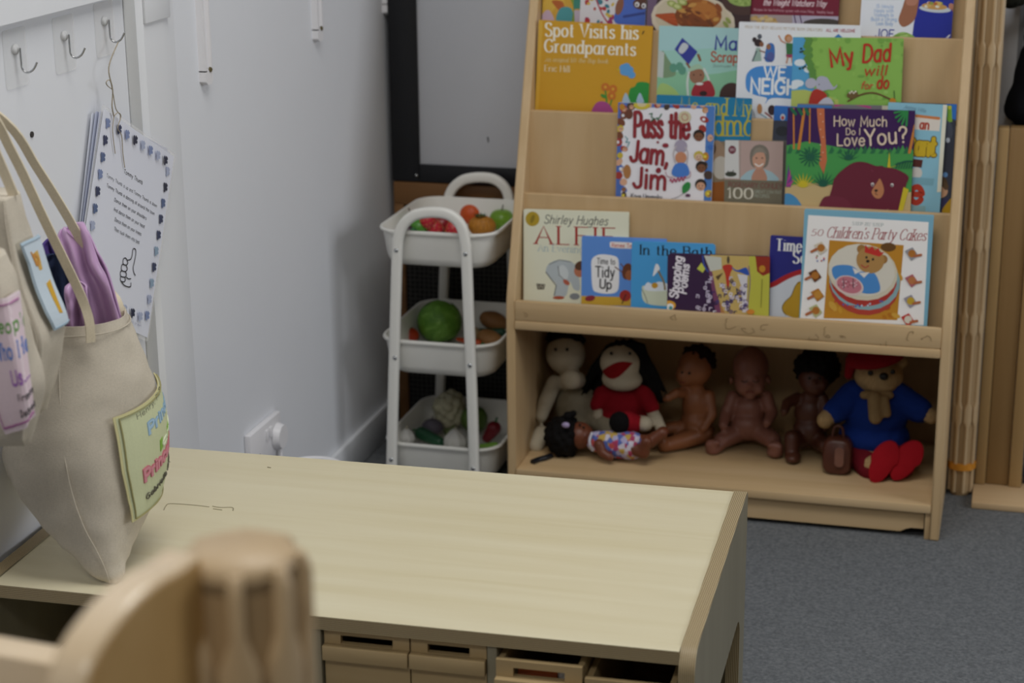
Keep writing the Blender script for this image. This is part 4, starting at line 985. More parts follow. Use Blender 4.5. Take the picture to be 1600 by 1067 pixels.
for k in range(22): y = 58 + k * 4.8; x = 1263 + max(0, (y - 100)) * .5 + rnd.uniform(-3, 3); b.ell(x, y, 6, 5, '5f9144', 0, 8)
for x, y in ((1252, 76), (1254, 80), (1251, 81), (1255, 106), (1250, 107), (1258, 104)): b.ell(x, y, 2.2, 1.6, '2d4438', 0, 8)
b.ell(1267, 130, 9, 8, 'b9bacb', -20); b.curve([(1276, 124), (1282, 119), (1292, 121), (1298, 130), (1303, 136), (1308, 132), (1307, 136), (1302, 140), (1294, 140), (1284, 142), (1276, 138)], 'b4b6c8'); b.ell(1280, 132, 1, 1, '3a3a44', 0, 6)
b.curve([(1264, 164), (1268, 145), (1276, 139), (1288, 144), (1292, 152), (1280, 165)], 'b0352a'); b.curve([(1278, 166), (1284, 156), (1294, 152), (1302, 160), (1300, 168)], 'c3c4d2')
b.line([(1325, 158), (1345, 148), (1365, 145), (1385, 152), (1400, 160)], 2.5, '6a4a2c', True); b.ell(1332, 148, 9, 5.5, '6f5a34', -10)
for k in range(4): b.ell(1328 + k * 3, 145 - (k % 2) * 2, 1.4, 1.6, 'e6e2d2', 0, 8)
b.line([(1397, 142), (1398, 160)], 1.5, '3f6030'); b.ell(1395, 158, 5, 5, 'c8862a')
b.text('My', (1299, 104), (1335, 99), 26, 'bb2f22', .16, slant=-.05); b.text('Dad', (1348, 97), (1391, 95), 27, 'bb2f22', .14, slant=.1); b.text('will', (1350, 118), (1385, 117), 15, 'bb2f22', .15, slant=.2); b.text('do', (1370, 138), (1388, 138), 19, 'bb2f22', .15, slant=.1); b.text('for', (1345, 138), (1362, 139.5), 11, 'c25a38', .16, slant=.2)
b.done()

# ---- top tier
b = Book(1, 2, (849, -40), (912, -38), 'cfa23c', 'orange and yellow book with a turquoise shape, left end of the top tier')
b.curve([(845, 8), (860, -5), (880, -5), (880, 20), (868, 12), (856, 30), (846, 28)], 'd8b24a'); b.curve([(862, 2), (878, 2), (882, 12), (878, 20)], 'b5622c'); b.curve([(848, 22), (858, 16), (866, 34), (848, 36)], 'c9b0c4'); b.curve([(870, 34), (872, 18), (880, 11), (893, 14), (895, 34)], '4f9aa0'); b.curve([(890, -5), (900, -5), (898, 12), (898, 36), (893, 36), (896, 12)], '7f9a3a'); b.poly([(897, -10), (912, -10), (910, 14), (896, 14)], '3f8a7a'); b.poly([(897, 16), (912, 16), (912, 36), (898, 36)], 'c2b4c4')
b.done()
b = Book(1, 1, (910, -60), (1013, -55), 'd9d6da', 'white book with red flowers and a dark faced figure in blue, top tier')
for k in range(26): x = 915 + 45 * rnd.random(); y = -4 + 42 * rnd.random(); b.ell(x, y, rnd.uniform(2, 4.5), rnd.uniform(2, 4.5), rnd.choice(['b0353c', '3f7a8a', 'b8483a', '4f8a4a', '9a3a6a', 'd0b44a']), rnd.uniform(0, 90), 10)
b.line([(930, -5), (940, 20), (950, 36)], 2, 'b0304a', True); b.curve([(962, 36), (966, 8), (974, -5), (1015, -10), (1015, 40)], '4a6ac0'); b.ell(968, 10, 6, 14, '8a5a44', 15); b.ell(1002, 6, 13, 9, '5a3a30'); b.line([(975, 26), (1010, 20)], 4, '34448a')
for x, y in ((995.5, 7), (1006, 9)): b.ell(x, y, 3.6, 4, 'e6e6ea'); b.ell(x - .5, y + .5, 1.6, 2, '1a1a1e', 0, 8)
b.done()
b = Book(1, 0, (1016, -75), (1178, -68), '3d2a2c', 'cookbook with a plate of roast meat and carrots on its cover, top tier', name='cookbook')
b.poly([(1010, -80), (1040, -80), (1020, 40), (1010, 60)], '6f5a74'); b.ell(1083, 32, 66, 42, 'd2c6b2', 8); b.ell(1083, 30, 60, 36, 'c9bda4', 8); b.ell(1092, 22, 36, 24, '9a5a28', 8); b.ell(1082, 30, 30, 16, '7d421f', 10); b.ell(1100, 16, 22, 12, 'b06f32', 15)
for k in range(24): b.ell(1060 + 66 * rnd.random(), 2 + 38 * rnd.random(), rnd.uniform(3, 8), rnd.uniform(2, 4), rnd.choice(['b87a3a', '8a4a22', 'c2904a', '6f3a1c', 'a8642c']), rnd.uniform(-30, 60), 10)
for k in range(7): b.line([(1026 + k * 3, 24 + k * 1.6), (1052 + k, 22 + k * 3)], 4, 'b8562a' if k % 2 else 'a84a24')
for x, y in ((1050, 6), (1058, 10), (1066, 3)): b.ell(x, y, 8, 5, '9aa658', 20); b.ell(x, y, 5, 3, 'c2c88a', 20)
for x, y in ((1134, 38), (1138, 32)): b.ell(x, y, 6, 3, '8f9a52', 50)
b.ell(1162, 0, 34, 24, '4a3430'); b.ell(1162, -4, 26, 14, '8fa85c')
for k in range(12): b.ell(1150 + 24 * rnd.random(), -2 + 10 * rnd.random(), 3, 2, rnd.choice(['a2b86a', '7d964a']), 0, 8)
b.done()
b = Book(1, 0.9, (1169, -55), (1315, -50), '741d34', 'maroon diet cookbook with white script title and a strip of food below it', name='cookbook')
b.text('the Weight Watchers Way', (1192, 8), (1290, 10.5), 9, 'e6d2d8', .13, slant=.3); b.text('Recipes for the ProPoints system with more Filling & Healthy foods', (1178, 16.5), (1302, 21.5), 3.6, 'c99aa6', .13)
b.poly([(1160, 22), (1320, 26), (1320, 60), (1160, 60)], 'a89a98'); b.poly([(1238, 24), (1320, 26), (1320, 60), (1238, 60)], 'b4aec0'); b.ell(1285, 36, 30, 7, '4a4440')
for k in range(16): b.ell(1172 + 40 * rnd.random(), 26 + 10 * rnd.random(), 4, 3, rnd.choice(['b8965a', 'c9aa70', 'd2bc8a']), 0, 8)
b.line([(1241, 24), (1244, 38)], 1.6, '4a2a5a'); b.line([(1250, 24), (1253, 38)], 1.6, '4a2a5a')
b.done()
b = Book(1, 0, (1352, -90), (1497, -86), 'e8ecf4', 'white cookbook with pale blue text and a man in blue holding a plate', name='cookbook')
for i, tx in enumerate(['15 Minute', 'Meals with', 'Workouts to', 'Build a Strong,', 'Lean Body']): b.text(tx, (1369 - (i == 3) * 8 - (i == 1 or i == 2) * 3, 12.5 + i * 6.7), (1396 + (i == 3) * 6 - (i == 4) * 1, 13 + i * 6.7), 5.6, '7aa4d8', .1)
b.text('MEALS', (1358, -3), (1400, -2), 8, '20306a', .2); b.text('JOE', (1368, 58), (1396, 60), 13, '2a3aa0', .13); b.text('WICKS', (1364, 78), (1400, 80), 14, '2a3aa0', .13)
b.curve([(1430, 70), (1430, 20), (1426, -10), (1430, -40), (1480, -50), (1500, -30), (1494, 40), (1490, 70)], '24309a'); b.curve([(1422, -20), (1436, -12), (1434, 12), (1428, 32), (1412, 42), (1404, 32), (1410, 12)], 'a06a50'); b.curve([(1420, -14), (1434, -4), (1430, 8), (1416, 6)], 'b8806a')
b.curve([(1494, 44), (1490, 22), (1484, 10), (1488, 6), (1496, 12), (1500, 40)], '9a6450'); b.ell(1461, 14, 25, 5.5, 'c9d2d8', 5); b.ell(1460, 10, 20, 5, 'c89a5a', 5)
for k in range(12): b.ell(1446 + 28 * rnd.random(), 4 + 7 * rnd.random(), 3.5, 2.4, rnd.choice(['d2b060', 'b8683a', 'e6e2d0', '8fa04a']), 0, 8)
b.ell(1486, 10, 4, 5, 'b8806a'); b.line([(1476, 62), (1484, 55)], 2.4, 'd9dce6')
b.curve([(1388, 66), (1396, 56), (1410, 50), (1424, 54), (1432, 62), (1424, 68)], '8fb85a'); b.ell(1412, 56, 7, 5, 'a9cc78'); b.curve([(1380, 70), (1392, 60), (1432, 60), (1440, 70)], 'c9d89a'); b.line([(1396, 57), (1418, 52)], 1.5, '6f9a40')
b.done()
# ================================================================== toy food in the trolley
FZ = [z - TH + .004 for z in RZ]
def skin_mat(name, c, rough=.4, var=.15, sc=30, bmp=.0): return plain(name, c, rough, var, sc, bmp, .45)
def food(name, label, cat, c, group):
    return thing(name, c, label, cat, group)
G1, G2, G3 = 'toy fruit in the top tray', 'toy vegetables in the middle tray', 'toy vegetables in the bottom tray'
M_leaf = skin_mat('leaf_green', '2f6a3a', .5)
def stem(c, d, r, mt, parent, name='stem'): return tube(name, [V(c), V(c) + V(d) * .5, V(c) + V(d)], [r, r * .8, r * .9], mt, parent, 7)
def at(px, py, tier, r, lift=0): return PZ(px, py, FZ[tier] + r + lift)
# --- top tray
c = at(626, 361, 0, .022, .010); g = food('toy_aubergine', 'dark purple toy aubergine at the left end of the top tray', 'toy vegetable', c - V((0, 0, .03)), G1)
blob('body', [('c', c + V((-.016, .01, 0)), c + V((.02, -.008, .002)), .019, .013)], skin_mat('aubergine_skin', '3a1d2e', .3), g, .002); ball('calyx', c + V((.032, -.012, .004)), (.008, .009, .008), M_leaf, g, 2)
c = at(652, 352, 0, .022, .016); g = food('toy_pear', 'bright green toy pear beside the strawberries in the top tray', 'toy fruit', c - V((0, 0, .04)), G1)
blob('body', [('e', c + V((.003, 0, -.004)), (.021, .021, .02)), ('c', c, c + V((-.012, .0, .020)), .016, .009)], skin_mat('pear_skin', '4f9030', .35), g, .002); stem(c + V((-.014, 0, .026)), (-.004, 0, .010), .0014, plain('stem_brown', '4a3420'), g)
def berry(px, py, lift, lab, rot):
    c = at(px, py, 0, .018, lift); g = food('toy_strawberry', lab, 'toy fruit', c - V((0, 0, .02)), G1)
    bd = ball('body', c, (.0175, .0175, .021), skin_mat('strawberry_skin', 'bb2436', .35, .25, 240, .3), g, 3, Matrix.Rotation(rot, 3, 'Y'), lambda d: 1 - .35 * max(0, -d.z) ** 1.5)
    bm = bmesh.new()
    for k in range(46):
        z = -.85 + 1.6 * k / 45; a = k * 2.4; q = math.sqrt(max(0, 1 - z * z)); s = 1 - .35 * max(0, -z) ** 1.5
        p_ = Matrix.Rotation(rot, 3, 'Y') @ V((.0177 * q * math.cos(a) * s, .0177 * q * math.sin(a) * s, .0212 * z * s))
        bmesh.ops.create_icosphere(bm, subdivisions=1, radius=.0011, matrix=Matrix.Translation(c + p_))
    from_bm('seeds', bm, plain('seed_yellow', 'd8b860'), bd)
    bm = bmesh.new()
    for k in range(6):
        a = k * 1.047; M3 = Matrix.Rotation(rot, 3, 'Y')
        q = [V((0, 0, .0205)), V((.007 * math.cos(a - .35), .007 * math.sin(a - .35), .0215)), V((.014 * math.cos(a), .014 * math.sin(a), .018)), V((.007 * math.cos(a + .35), .007 * math.sin(a + .35), .0215))]
        f = [bm.verts.new(c + M3 @ v) for v in q]; bm.faces.new(f)
    bmesh.ops.solidify(bm, geom=bm.faces[:], thickness=.0008)
    from_bm('leaves', bm, M_leaf, g)
berry(678, 355, .016, 'red toy strawberry in front of the red apple, nearest the green pear', 2.4)
berry(707, 357, .014, 'red toy strawberry on the right of the red apple, beside the pineapple', 1.9)
berry(668, 346, .030, 'small red toy strawberry on top of the pile behind the green pear', .5)
def apple(px, py, r, lift, lab, col, tier=0, grp=G1, nm='toy_apple'):
    c = at(px, py, tier, r, lift); g = food(nm, lab, 'toy fruit', c - V((0, 0, r)), grp)
    ball('body', c, (r, r, r * .93), skin_mat(nm + '_skin_' + col, col, .3, .18, 18), g, 4, None, lambda d: 1 - .16 * max(0, d.z) ** 6 - .08 * max(0, -d.z) ** 6)
    stem(c + V((0, 0, r * .74)), (.003, 0, .012), .0014, plain('stem_brown', '4a3420'), g); return c, g
apple(690, 350, .0255, .006, 'dark red toy apple among the strawberries in the top tray', '8f1f2a')
apple(784, 343, .0265, .004, 'green toy apple with a brown patch at the right of the top tray', '6f9a28')
c = at(737, 334, 0, .0265, .008); g = food('toy_orange', 'orange toy orange standing behind the pineapple in the top tray', 'toy fruit', c - V((0, 0, .026)), G1)
ball('body', c, (.0265, .0265, .0255), skin_mat('orange_peel', 'c8511a', .45, .12, 260, .35), g, 4); ball('navel', c + V((.004, -.004, .0252)), (.003, .003, .0015), M_leaf, g, 2)
c = at(753, 353, 0, .021, .012); g = food('toy_pineapple', 'small brown toy pineapple with green crown lying at the front of the top tray', 'toy fruit', c - V((0, 0, .02)), G1)
def pine(d):
    a = math.atan2(d.y, d.x); return 1 + .05 * math.cos(a * 9 + d.z * 14) * math.cos(a * 9 - d.z * 14)
ball('body', c, (.029, .022, .0215), skin_mat('pineapple_skin', 'b07420', .5, .35, 140, .5), g, 5, None, pine)
bm = bmesh.new()
for k in range(11):
    a = k * .571; L = .020; d = V((math.cos(a) * .8, math.sin(a) * .8 , .35)); b0 = c + V((-.002, -.004, .0185)); s_ = V((-d.y, d.x, 0)).normalized() * .0035
    f = [bm.verts.new(q) for q in (b0 - s_, b0 + d * L * .6 - s_ * .8, b0 + d * L, b0 + d * L * .6 + s_ * .8, b0 + s_)]; bm.faces.new(f)
bmesh.ops.solidify(bm, geom=bm.faces[:], thickness=.001)
from_bm('crown', bm, M_leaf, g)
# --- middle tray
c = at(687, 502, 1, .0455); g = food('toy_cabbage', 'round green toy cabbage filling the middle tray', 'toy vegetable', c - V((0, 0, .0455)), G2)
def cab_fn(d):
    return 1 + .018 * math.sin(5 * d.x + 3 * d.z) + .012 * noise.noise(d * 5)
def cab_mat():
    mt, nt, b = base_mat('cabbage_leaf', .45, .4)
    w = nd(nt, 'ShaderNodeTexNoise'); w.inputs['Scale'].default_value = 34; w.inputs['Detail'].default_value = 5; w.inputs['Distortion'].default_value = 1.6
    nt.links.new(coords(nt), w.inputs['Vector'])
    nt.links.new(ramp(nt, w.outputs['Fac'], [(.3, '4a7a24'), (.55, '639434'), (.75, '8bb35a')]), b.inputs['Base Color']); bump(nt, b, w.outputs['Fac'], .4, .003); return mt
M_cab = cab_mat()
bd = ball('head', c, (.046, .046, .044), M_cab, g, 5, None, cab_fn)
for k, (a0, tilt) in enumerate(((.3, .2), (2.4, -.25), (4.4, .15))):
    rings = []
    M3 = Matrix.Rotation(a0, 3, 'Z') @ Matrix.Rotation(tilt, 3, 'X')
    for i in range(9):
        t_ = -1.2 + 2.2 * i / 8; ring = []
        for j in range(11):
            u_ = -.9 + 1.8 * j / 10; w_ = math.cos(t_ * .55)
            d = V((math.cos(u_ * w_) * math.cos(t_), math.sin(u_ * w_) * math.cos(t_), math.sin(t_)))
            rr = 1.035 + .02 * abs(u_) ** 3 + .006 * math.sin(j * 3 + i)
            ring.append(c + M3 @ V((d.x * .046 * rr, d.y * .046 * rr, d.z * .0445 * rr)))
        rings.append(ring)
    loft('outer_leaf', rings, M_cab, g, False, False, False, 180)
c = at(640, 524, 1, .018, .004); g = food('toy_tomato', 'orange red toy tomato left of the cabbage in the middle tray', 'toy vegetable', c - V((0, 0, .018)), G2)
ball('body', c, (.020, .020, .017), skin_mat('tomato_skin', 'b43a1c', .3), g, 3, None, lambda d: 1 + .03 * math.cos(5 * math.atan2(d.y, d.x))); ball('calyx', c + V((0, 0, .0165)), (.006, .006, .0015), M_leaf, g, 2)
def potato(px, py, lift, r, lab, col, seed):
    c = at(px, py, 1, r[2], lift); g = tag(ball('toy_potato', c, r, skin_mat('potato_skin_' + col, col, .6, .16, 40, .2), None, 4, Matrix.Rotation(.3, 3, 'Y'), lambda d: 1 + .06 * noise.noise(d * 1.7 + V((seed, 0, 0)))), lab, 'toy vegetable', G2)
potato(771, 501, .022, (.032, .024, .019), 'brown toy potato at the back right of the middle tray, the farther of two', '8a5f34', 3)
potato(766, 530, .004, (.030, .022, .019), 'brown toy potato near the front rim of the middle tray, the nearer of two', '94683a', 9)
c = at(741, 524, 1, .015, .004); g = food('toy_onion', 'pale toy onion between the cabbage and the potatoes', 'toy vegetable', c - V((0, 0, .015)), G2)
ball('body', c, (.016, .016, .016), skin_mat('onion_skin', 'b09a78', .5), g, 3, None, lambda d: 1 + .25 * max(0, d.z) ** 8); stem(c + V((0, 0, .018)), (0, 0, .008), .002, plain('onion_tip', '8f7a55'), g, 'tip')
c = at(770, 519, 1, .008, .014); g = food('toy_courgette', 'dark green toy courgette lying between the two potatoes', 'toy vegetable', c - V((0, 0, .008)), G2)
blob('body', [('c', c + V((-.035, -.006, 0)), c + V((.018, .004, 0)), .008, .0095)], skin_mat('courgette_skin', '1f4a34', .4), g, .002); stem(c + V((-.043, -.007, 0)), (-.008, -.001, 0), .004, M_leaf, g)
c = at(727, 533, 1, .008, .012); g = food('toy_carrot', 'small orange toy carrot tip in front of the onion', 'toy vegetable', c - V((0, 0, .008)), G2)
blob('body', [('c', c + V((-.02, .01, 0)), c + V((.03, -.01, 0)), .004, .0095)], skin_mat('carrot_skin', 'b8481e', .45), g, .002); stem(c + V((.036, -.012, 0)), (.008, -.002, .002), .003, M_leaf, g, 'leaf_stub')
# --- bottom tray
c = at(702, 640, 2, .036, .018); g = food('toy_cauliflower', 'knobbly white toy cauliflower standing in the bottom tray', 'toy vegetable', c - V((0, 0, .05)), G3)
pr = [('e', c, (.026, .026, .032))]
for k in range(34):
    z = -.75 + 1.7 * k / 33; a = k * 2.4; q = math.sqrt(max(0, 1 - min(1, abs(z)) ** 2)); pr.append(('e', c + V((.027 * q * math.cos(a), .027 * q * math.sin(a), .035 * z)), (.0085 + .002 * (k % 3),) * 3))
blob('curd', pr, skin_mat('cauliflower_curd', 'b9b59a', .7, .12, 120, .3), g, .0022, 2, lambda v: .0012 * noise.noise(v * 260))
blob('stalk', [('c', c + V((0, 0, -.05)), c + V((0, 0, -.028)), .014, .018)], skin_mat('stalk_green', '8a9a6a', .6), g, .003)
c = at(741, 655, 2, .030, .010); g = food('toy_lettuce', 'green toy lettuce half hidden behind the right leg of the trolley', 'toy vegetable', c - V((0, 0, .035)), G3)
for k in range(5):
    a0 = k * 1.2566; M3 = Matrix.Rotation(a0, 3, 'Z'); rings = []
    for i in range(8):
        t_ = -1.1 + 2.1 * i / 7; ring = []
        for j in range(9):
            u_ = -.8 + 1.6 * j / 8; d = V((math.cos(u_) * math.cos(t_), math.sin(u_) * math.cos(t_), math.sin(t_))); rr = 1 + .08 * math.sin(j * 2.3 + i * 1.7) * (i / 7)
            ring.append(c + M3 @ (d * .029 * rr))
        rings.append(ring)
    loft('leaf', rings, skin_mat('lettuce_leaf', '5a7434', .5, .2, 40), g, False, False, False, 180)
def garlic(px, py, lab, r, lift):
    c = at(px, py, 2, r, lift); g = food('toy_garlic', lab, 'toy vegetable', c - V((0, 0, r)), G3)
    ball('bulb', c, (r * 1.1, r * 1.1, r), skin_mat('garlic_skin', 'c9c8c4', .55, .05), g, 4, None, lambda d: 1 + .05 * math.cos(7 * math.atan2(d.y, d.x)) + .3 * max(0, d.z) ** 10); stem(c + V((0, 0, r * 1.15)), (.002, 0, .008), .0022, plain('garlic_tip', 'b9b29a'), g, 'tip')
garlic(635, 684, 'white toy garlic bulb behind the left leg of the trolley, bottom tray', .016, .022)
garlic(711, 689, 'white toy garlic bulb in front of the cauliflower in the bottom tray', .021, .012)
c = at(671, 684, 2, .014, .016); g = food('toy_cucumber', 'dark green toy cucumber at the front of the bottom tray', 'toy vegetable', c - V((0, 0, .014)), G3)
blob('body', [('c', c + V((-.022, .012, .004)), c + V((.024, -.010, -.004)), .0145, .0125)], skin_mat('cucumber_skin', '1f4f34', .4), g, .002); stem(c + V((-.036, .02, .007)), (-.007, .003, 0), .003, M_leaf, g)
c = at(676, 667, 2, .018, .012); g = food('toy_plum', 'grey purple toy plum behind the dark green cucumber', 'toy fruit', c - V((0, 0, .018)), G3)
ball('body', c, (.024, .019, .018), skin_mat('plum_skin', '5d5864', .5), g, 3); stem(c + V((0, 0, .017)), (.001, 0, .008), .0014, plain('stem_brown', '4a3420'), g)
c = at(769, 674, 2, .018, .016); g = food('toy_pepper', 'dark red toy pepper at the right of the bottom tray', 'toy vegetable', c - V((0, 0, .02)), G3)
blob('body', [('e', c + V((.004, 0, .008)), (.016, .016, .015)), ('c', c + V((.004, 0, .006)), c + V((-.010, -.004, -.014)), .015, .011)], skin_mat('pepper_skin', '7a1420', .3), g, .002); stem(c + V((.008, 0, .022)), (.003, 0, .010), .003, M_leaf, g)
c = at(763, 697, 2, .009, .018); g = food('toy_chilli', 'lime green toy chilli below the dark red pepper', 'toy vegetable', c - V((0, 0, .01)), G3)
blob('body', [('c', c + V((-.02, 0, -.002)), c + V((.014, .004, 0)), .005, .009)], skin_mat('chilli_skin', '6f9a34', .35), g, .002); stem(c + V((.022, .005, 0)), (.008, .001, .002), .002, M_leaf, g)
# ================================================================== dolls in the bay under the books
K = 1 / 785.0                                   # metres per pixel at the depth of the dolls
ZS = .0724
def R3(x, y, z): return Matrix.Rotation(math.radians(z), 3, 'Z') @ Matrix.Rotation(math.radians(y), 3, 'Y') @ Matrix.Rotation(math.radians(x), 3, 'X')
def E(px, py, y, rx, ry, rz, rot=None): return ('e', PY(px, py, y), (rx * K, ry * K, rz * K), rot)
def Cc(a, b, r0, r1): return ('c', PY(*a), PY(*b), r0 * K, r1 * K)
def vinyl(name, c): return plain(name, c, .42, .05, 30, 0, .4)
def dot(name, px, py, y, r, mt, parent, fl=.5): return ball(name, PY(px, py, y), (r * K, r * K * fl, r * K), mt, parent, 2)
def hand(w, ang, s, side=1, spread=14, n=4):
    """short chubby fingers and a thumb from a wrist pixel (x, y, depth), pointing along ang (degrees, 90 = down)"""
    x, y, d = w; pr = [E(x + 4 * s * math.cos(math.radians(ang)), y + 4 * s * math.sin(math.radians(ang)), d, 5.2 * s, 4 * s, 5.2 * s)]
    for i in range(n):
        a = math.radians(ang + (i - (n - 1) / 2) * spread); L = (11.5, 13, 12.5, 10.5)[i] * s
        bx, by = x + 6 * s * math.cos(a), y + 6 * s * math.sin(a)
        pr.append(Cc((bx, by, d), (x + L * math.cos(a), y + L * math.sin(a), d - .004), 1.9 * s, 1.5 * s))
    a = math.radians(ang + side * 62); pr.append(Cc((x + 3 * s * math.cos(a), y + 3 * s * math.sin(a), d), (x + 9 * s * math.cos(a), y + 9 * s * math.sin(a), d - .005), 2.0 * s, 1.6 * s))
    return pr
def foot(x, y, d, s, toe=1):
    pr = [E(x, y, d, 13 * s, 13 * s, 9 * s), E(x + toe * 2, y - 6 * s, d - .006, 11 * s, 9 * s, 11 * s)]
    for i in range(5): pr.append(E(x + toe * (-9 + i * 4.3) * s, y - (11 - abs(i - 1) * 1.2) * s, d - .012, 2.7 * s, 4 * s, 3.6 * s))
    return pr
def face_bits(px, py, y, s, g, skin_d='3a2018', lips='7a3a30'):
    for dx in (-9, 9): dot('eye', px + dx * s, py, y, 2.6 * s, plain('doll_eye', '15110f', .2), g)
    tube('mouth', catmull([PY(px - 5 * s, py + 14 * s, y), PY(px, py + 15.5 * s, y - .002), PY(px + 5 * s, py + 14 * s, y)], 3), 1.2 * s * K, plain('doll_lip', lips, .5), g, 6)
def hairball(name, px, py, y, r, mt, parent, n=70, curl=5, cut=None, seed=1, fr=1.0):
    rr = random.Random(seed); pr = [E(px, py, y, r * .9, r * .8, r * .86)]
    for k in range(n):
        z = -1 + 2 * (k + .5) / n; a = k * 2.39996; q = math.sqrt(1 - z * z); dx, dy, dz = q * math.cos(a), q * math.sin(a), z
        if cut and cut(dx, dy, dz): continue
        p_ = PY(px, py, y) + V((dx * r * .92, dy * r * .82, dz * r * .88)) * K
        pr.append(('e', p_, (curl * K * rr.uniform(.8, 1.3) * fr,) * 3))
    return blob(name, pr, mt, parent, .0035, 1, lambda v: .0016 * noise.noise(v * 190))
GD = 'dolls on the bottom shelf of the bookshelf'
M_cream = cloth('cream_cloth', 'b8ad97', 700); M_smock = cloth('beige_smock', '8f8672', 500)
M_blackhair = cloth('black_yarn_hair', '0d0b0b', 400, .8, .4, .6)

from mathutils.bvhtree import BVHTree
def conform_tree(o):
    me = o.data; org = ORG[o.name]; return BVHTree.FromPolygons([v.co + org for v in me.vertices], [tuple(p.vertices) for p in me.polygons])
def conform(tree, px, py, off):
    d = ray(px, py).normalized(); h = tree.ray_cast(CAM, d)
    return (h[0] if h[0] is not None else PY(px, py, .17)) - d * off
# ---- cream cloth doll
g = thing('cloth_doll', PZ(880, 690, ZS) + V((0, .06, 0)), 'cream cloth doll with short dark hair, leftmost, slumped in the corner of the bay', 'doll', GD)
y = .205
blob('body', [E(884, 553, y, 33, 28, 34), Cc((886, 590, y), (888, 600, y), 12, 13), E(905, 635, y + .01, 36, 30, 42), E(900, 672, y, 36, 32, 22),
              Cc((866, 598, y - .005), (852, 630, y - .03), 13, 13), Cc((852, 630, y - .03), (846, 650, y - .04), 13, 10)] + hand((846, 650, y - .042), 95, 1.0, -1) +
             [Cc((902, 594, y - .02), (893, 592, y - .05), 15, 15), E(892, 593, y - .055, 17, 12, 17), Cc((868, 680, y - .02), (846, 690, y - .05), 16, 14), Cc((846, 678, y - .06), (838, 697, y - .085), 14, 13),
              Cc((910, 676, y - .02), (880, 700, y - .05), 17, 14)], M_cream, g, .0035)
blob('smock', [E(905, 634, y + .005, 40, 33, 40), E(908, 662, y - .004, 42, 34, 30), Cc((930, 655, y - .02), (958, 668, y - .05), 20, 16)], M_smock, g, .004, 4, lambda v: .0016 * noise.noise(v * 70))
hairball('hair', 884, 538, y + .012, 34, cloth('dark_wool_hair', '17120f', 400), g, 50, 5, lambda a, b, c: c < .15 or (b < -.55 and c < .62))
dot('eye', 886, 546, y - .0365, 3.0, plain('doll_eye', '15110f', .2), g); dot('eye', 868, 546, y - .034, 3.0, plain('doll_eye', '15110f', .2), g)

# ---- hand puppet with open mouth
g = thing('hand_puppet', PZ(975, 672, ZS) + V((0, .05, 0)), 'hand puppet with long black hair, open red mouth and red top beside the cream doll', 'puppet', GD)
y = .185
pup = blob('body', [E(970, 566, y, 34, 30, 31), E(972, 592, y - .012, 33, 29, 19), Cc((972, 600, y + .01), (974, 618, y + .01), 15, 16), E(975, 640, y + .01, 36, 28, 34),
              Cc((1008, 622, y), (1026, 655, y - .035), 11, 10), Cc((1026, 655, y - .035), (1034, 672, y - .05), 10, 9), E(1034, 674, y - .052, 10, 8, 10),
              Cc((940, 622, y), (934, 650, y - .02), 11, 9), Cc((985, 660, y - .02), (1008, 662, y - .06), 14, 13)], M_cream, g, .0035)
blob('red_top', [E(975, 630, y + .006, 42, 32, 28), E(975, 648, y + .004, 42, 33, 24), Cc((1005, 614, y), (1018, 636, y - .022), 16, 13), Cc((943, 616, y), (934, 632, y - .01), 16, 13)], cloth('red_jersey', '8f1420', 500), g, .0035, 3)
# mouth: a red felt lens that follows the muzzle
bvh = conform_tree(pup)
lens = []
for i in range(25):
    t_ = i / 24; x = 941 + 48 * t_; mid = 579 - 12 * t_; sn = math.sin(math.pi * t_)
    lens.append([conform(bvh, x, mid - 7 * sn + (7 * sn + 17 * math.sin(math.pi * t_ ** .75)) * k / 8, .0016) for k in range(9)])
o = loft('mouth', lens, cloth('red_felt', '8a1418', 600), g, False, False, False, 180)
md = o.modifiers.new('t', 'SOLIDIFY'); md.thickness = .003; md.offset = -1
def strands(name, spots, y_, mt, parent, seed=3, ln=12):
    rr = random.Random(seed); pr = []
    for (x0, y0, x1, y1, w_) in spots:
        for k in range(ln):
            o_ = (k / (ln - 1) - .5) * 2 * w_; d_ = rr.uniform(-.012, .012)
            pts = [(x0 + o_ * .6, y0 + rr.uniform(-3, 3), y_ + d_), ((x0 + x1) / 2 + o_, (y0 + y1) / 2, y_ + d_ - .004), (x1 + o_, y1 + rr.uniform(-9, 9), y_ + d_)]
            pr += [Cc(pts[0], pts[1], 3.4, 3.4), Cc(pts[1], pts[2], 3.4, 1.8)]
    return blob(name, pr, mt, parent, .003, 1)
strands('hair', [(958, 540, 918, 612, 14), (990, 540, 1024, 622, 18), (975, 534, 985, 545, 26)], y + .008, M_blackhair, g, 5, 16)
for x in (955, 984): dot('eye', x, 552, y - .031, 3, plain('doll_eye', '15110f', .2), g)
E_ = ball('shoe', PY(968, 660, y - .085), (17 * K, 14 * K, 18 * K), cloth('black_felt', '0f0d0e', 500), g, 3)
blob('sleeve_band', [Cc((980, 658, y - .07), (992, 661, y - .06), 17, 15)], cloth('red_jersey', '8f1420', 500), g, .003)

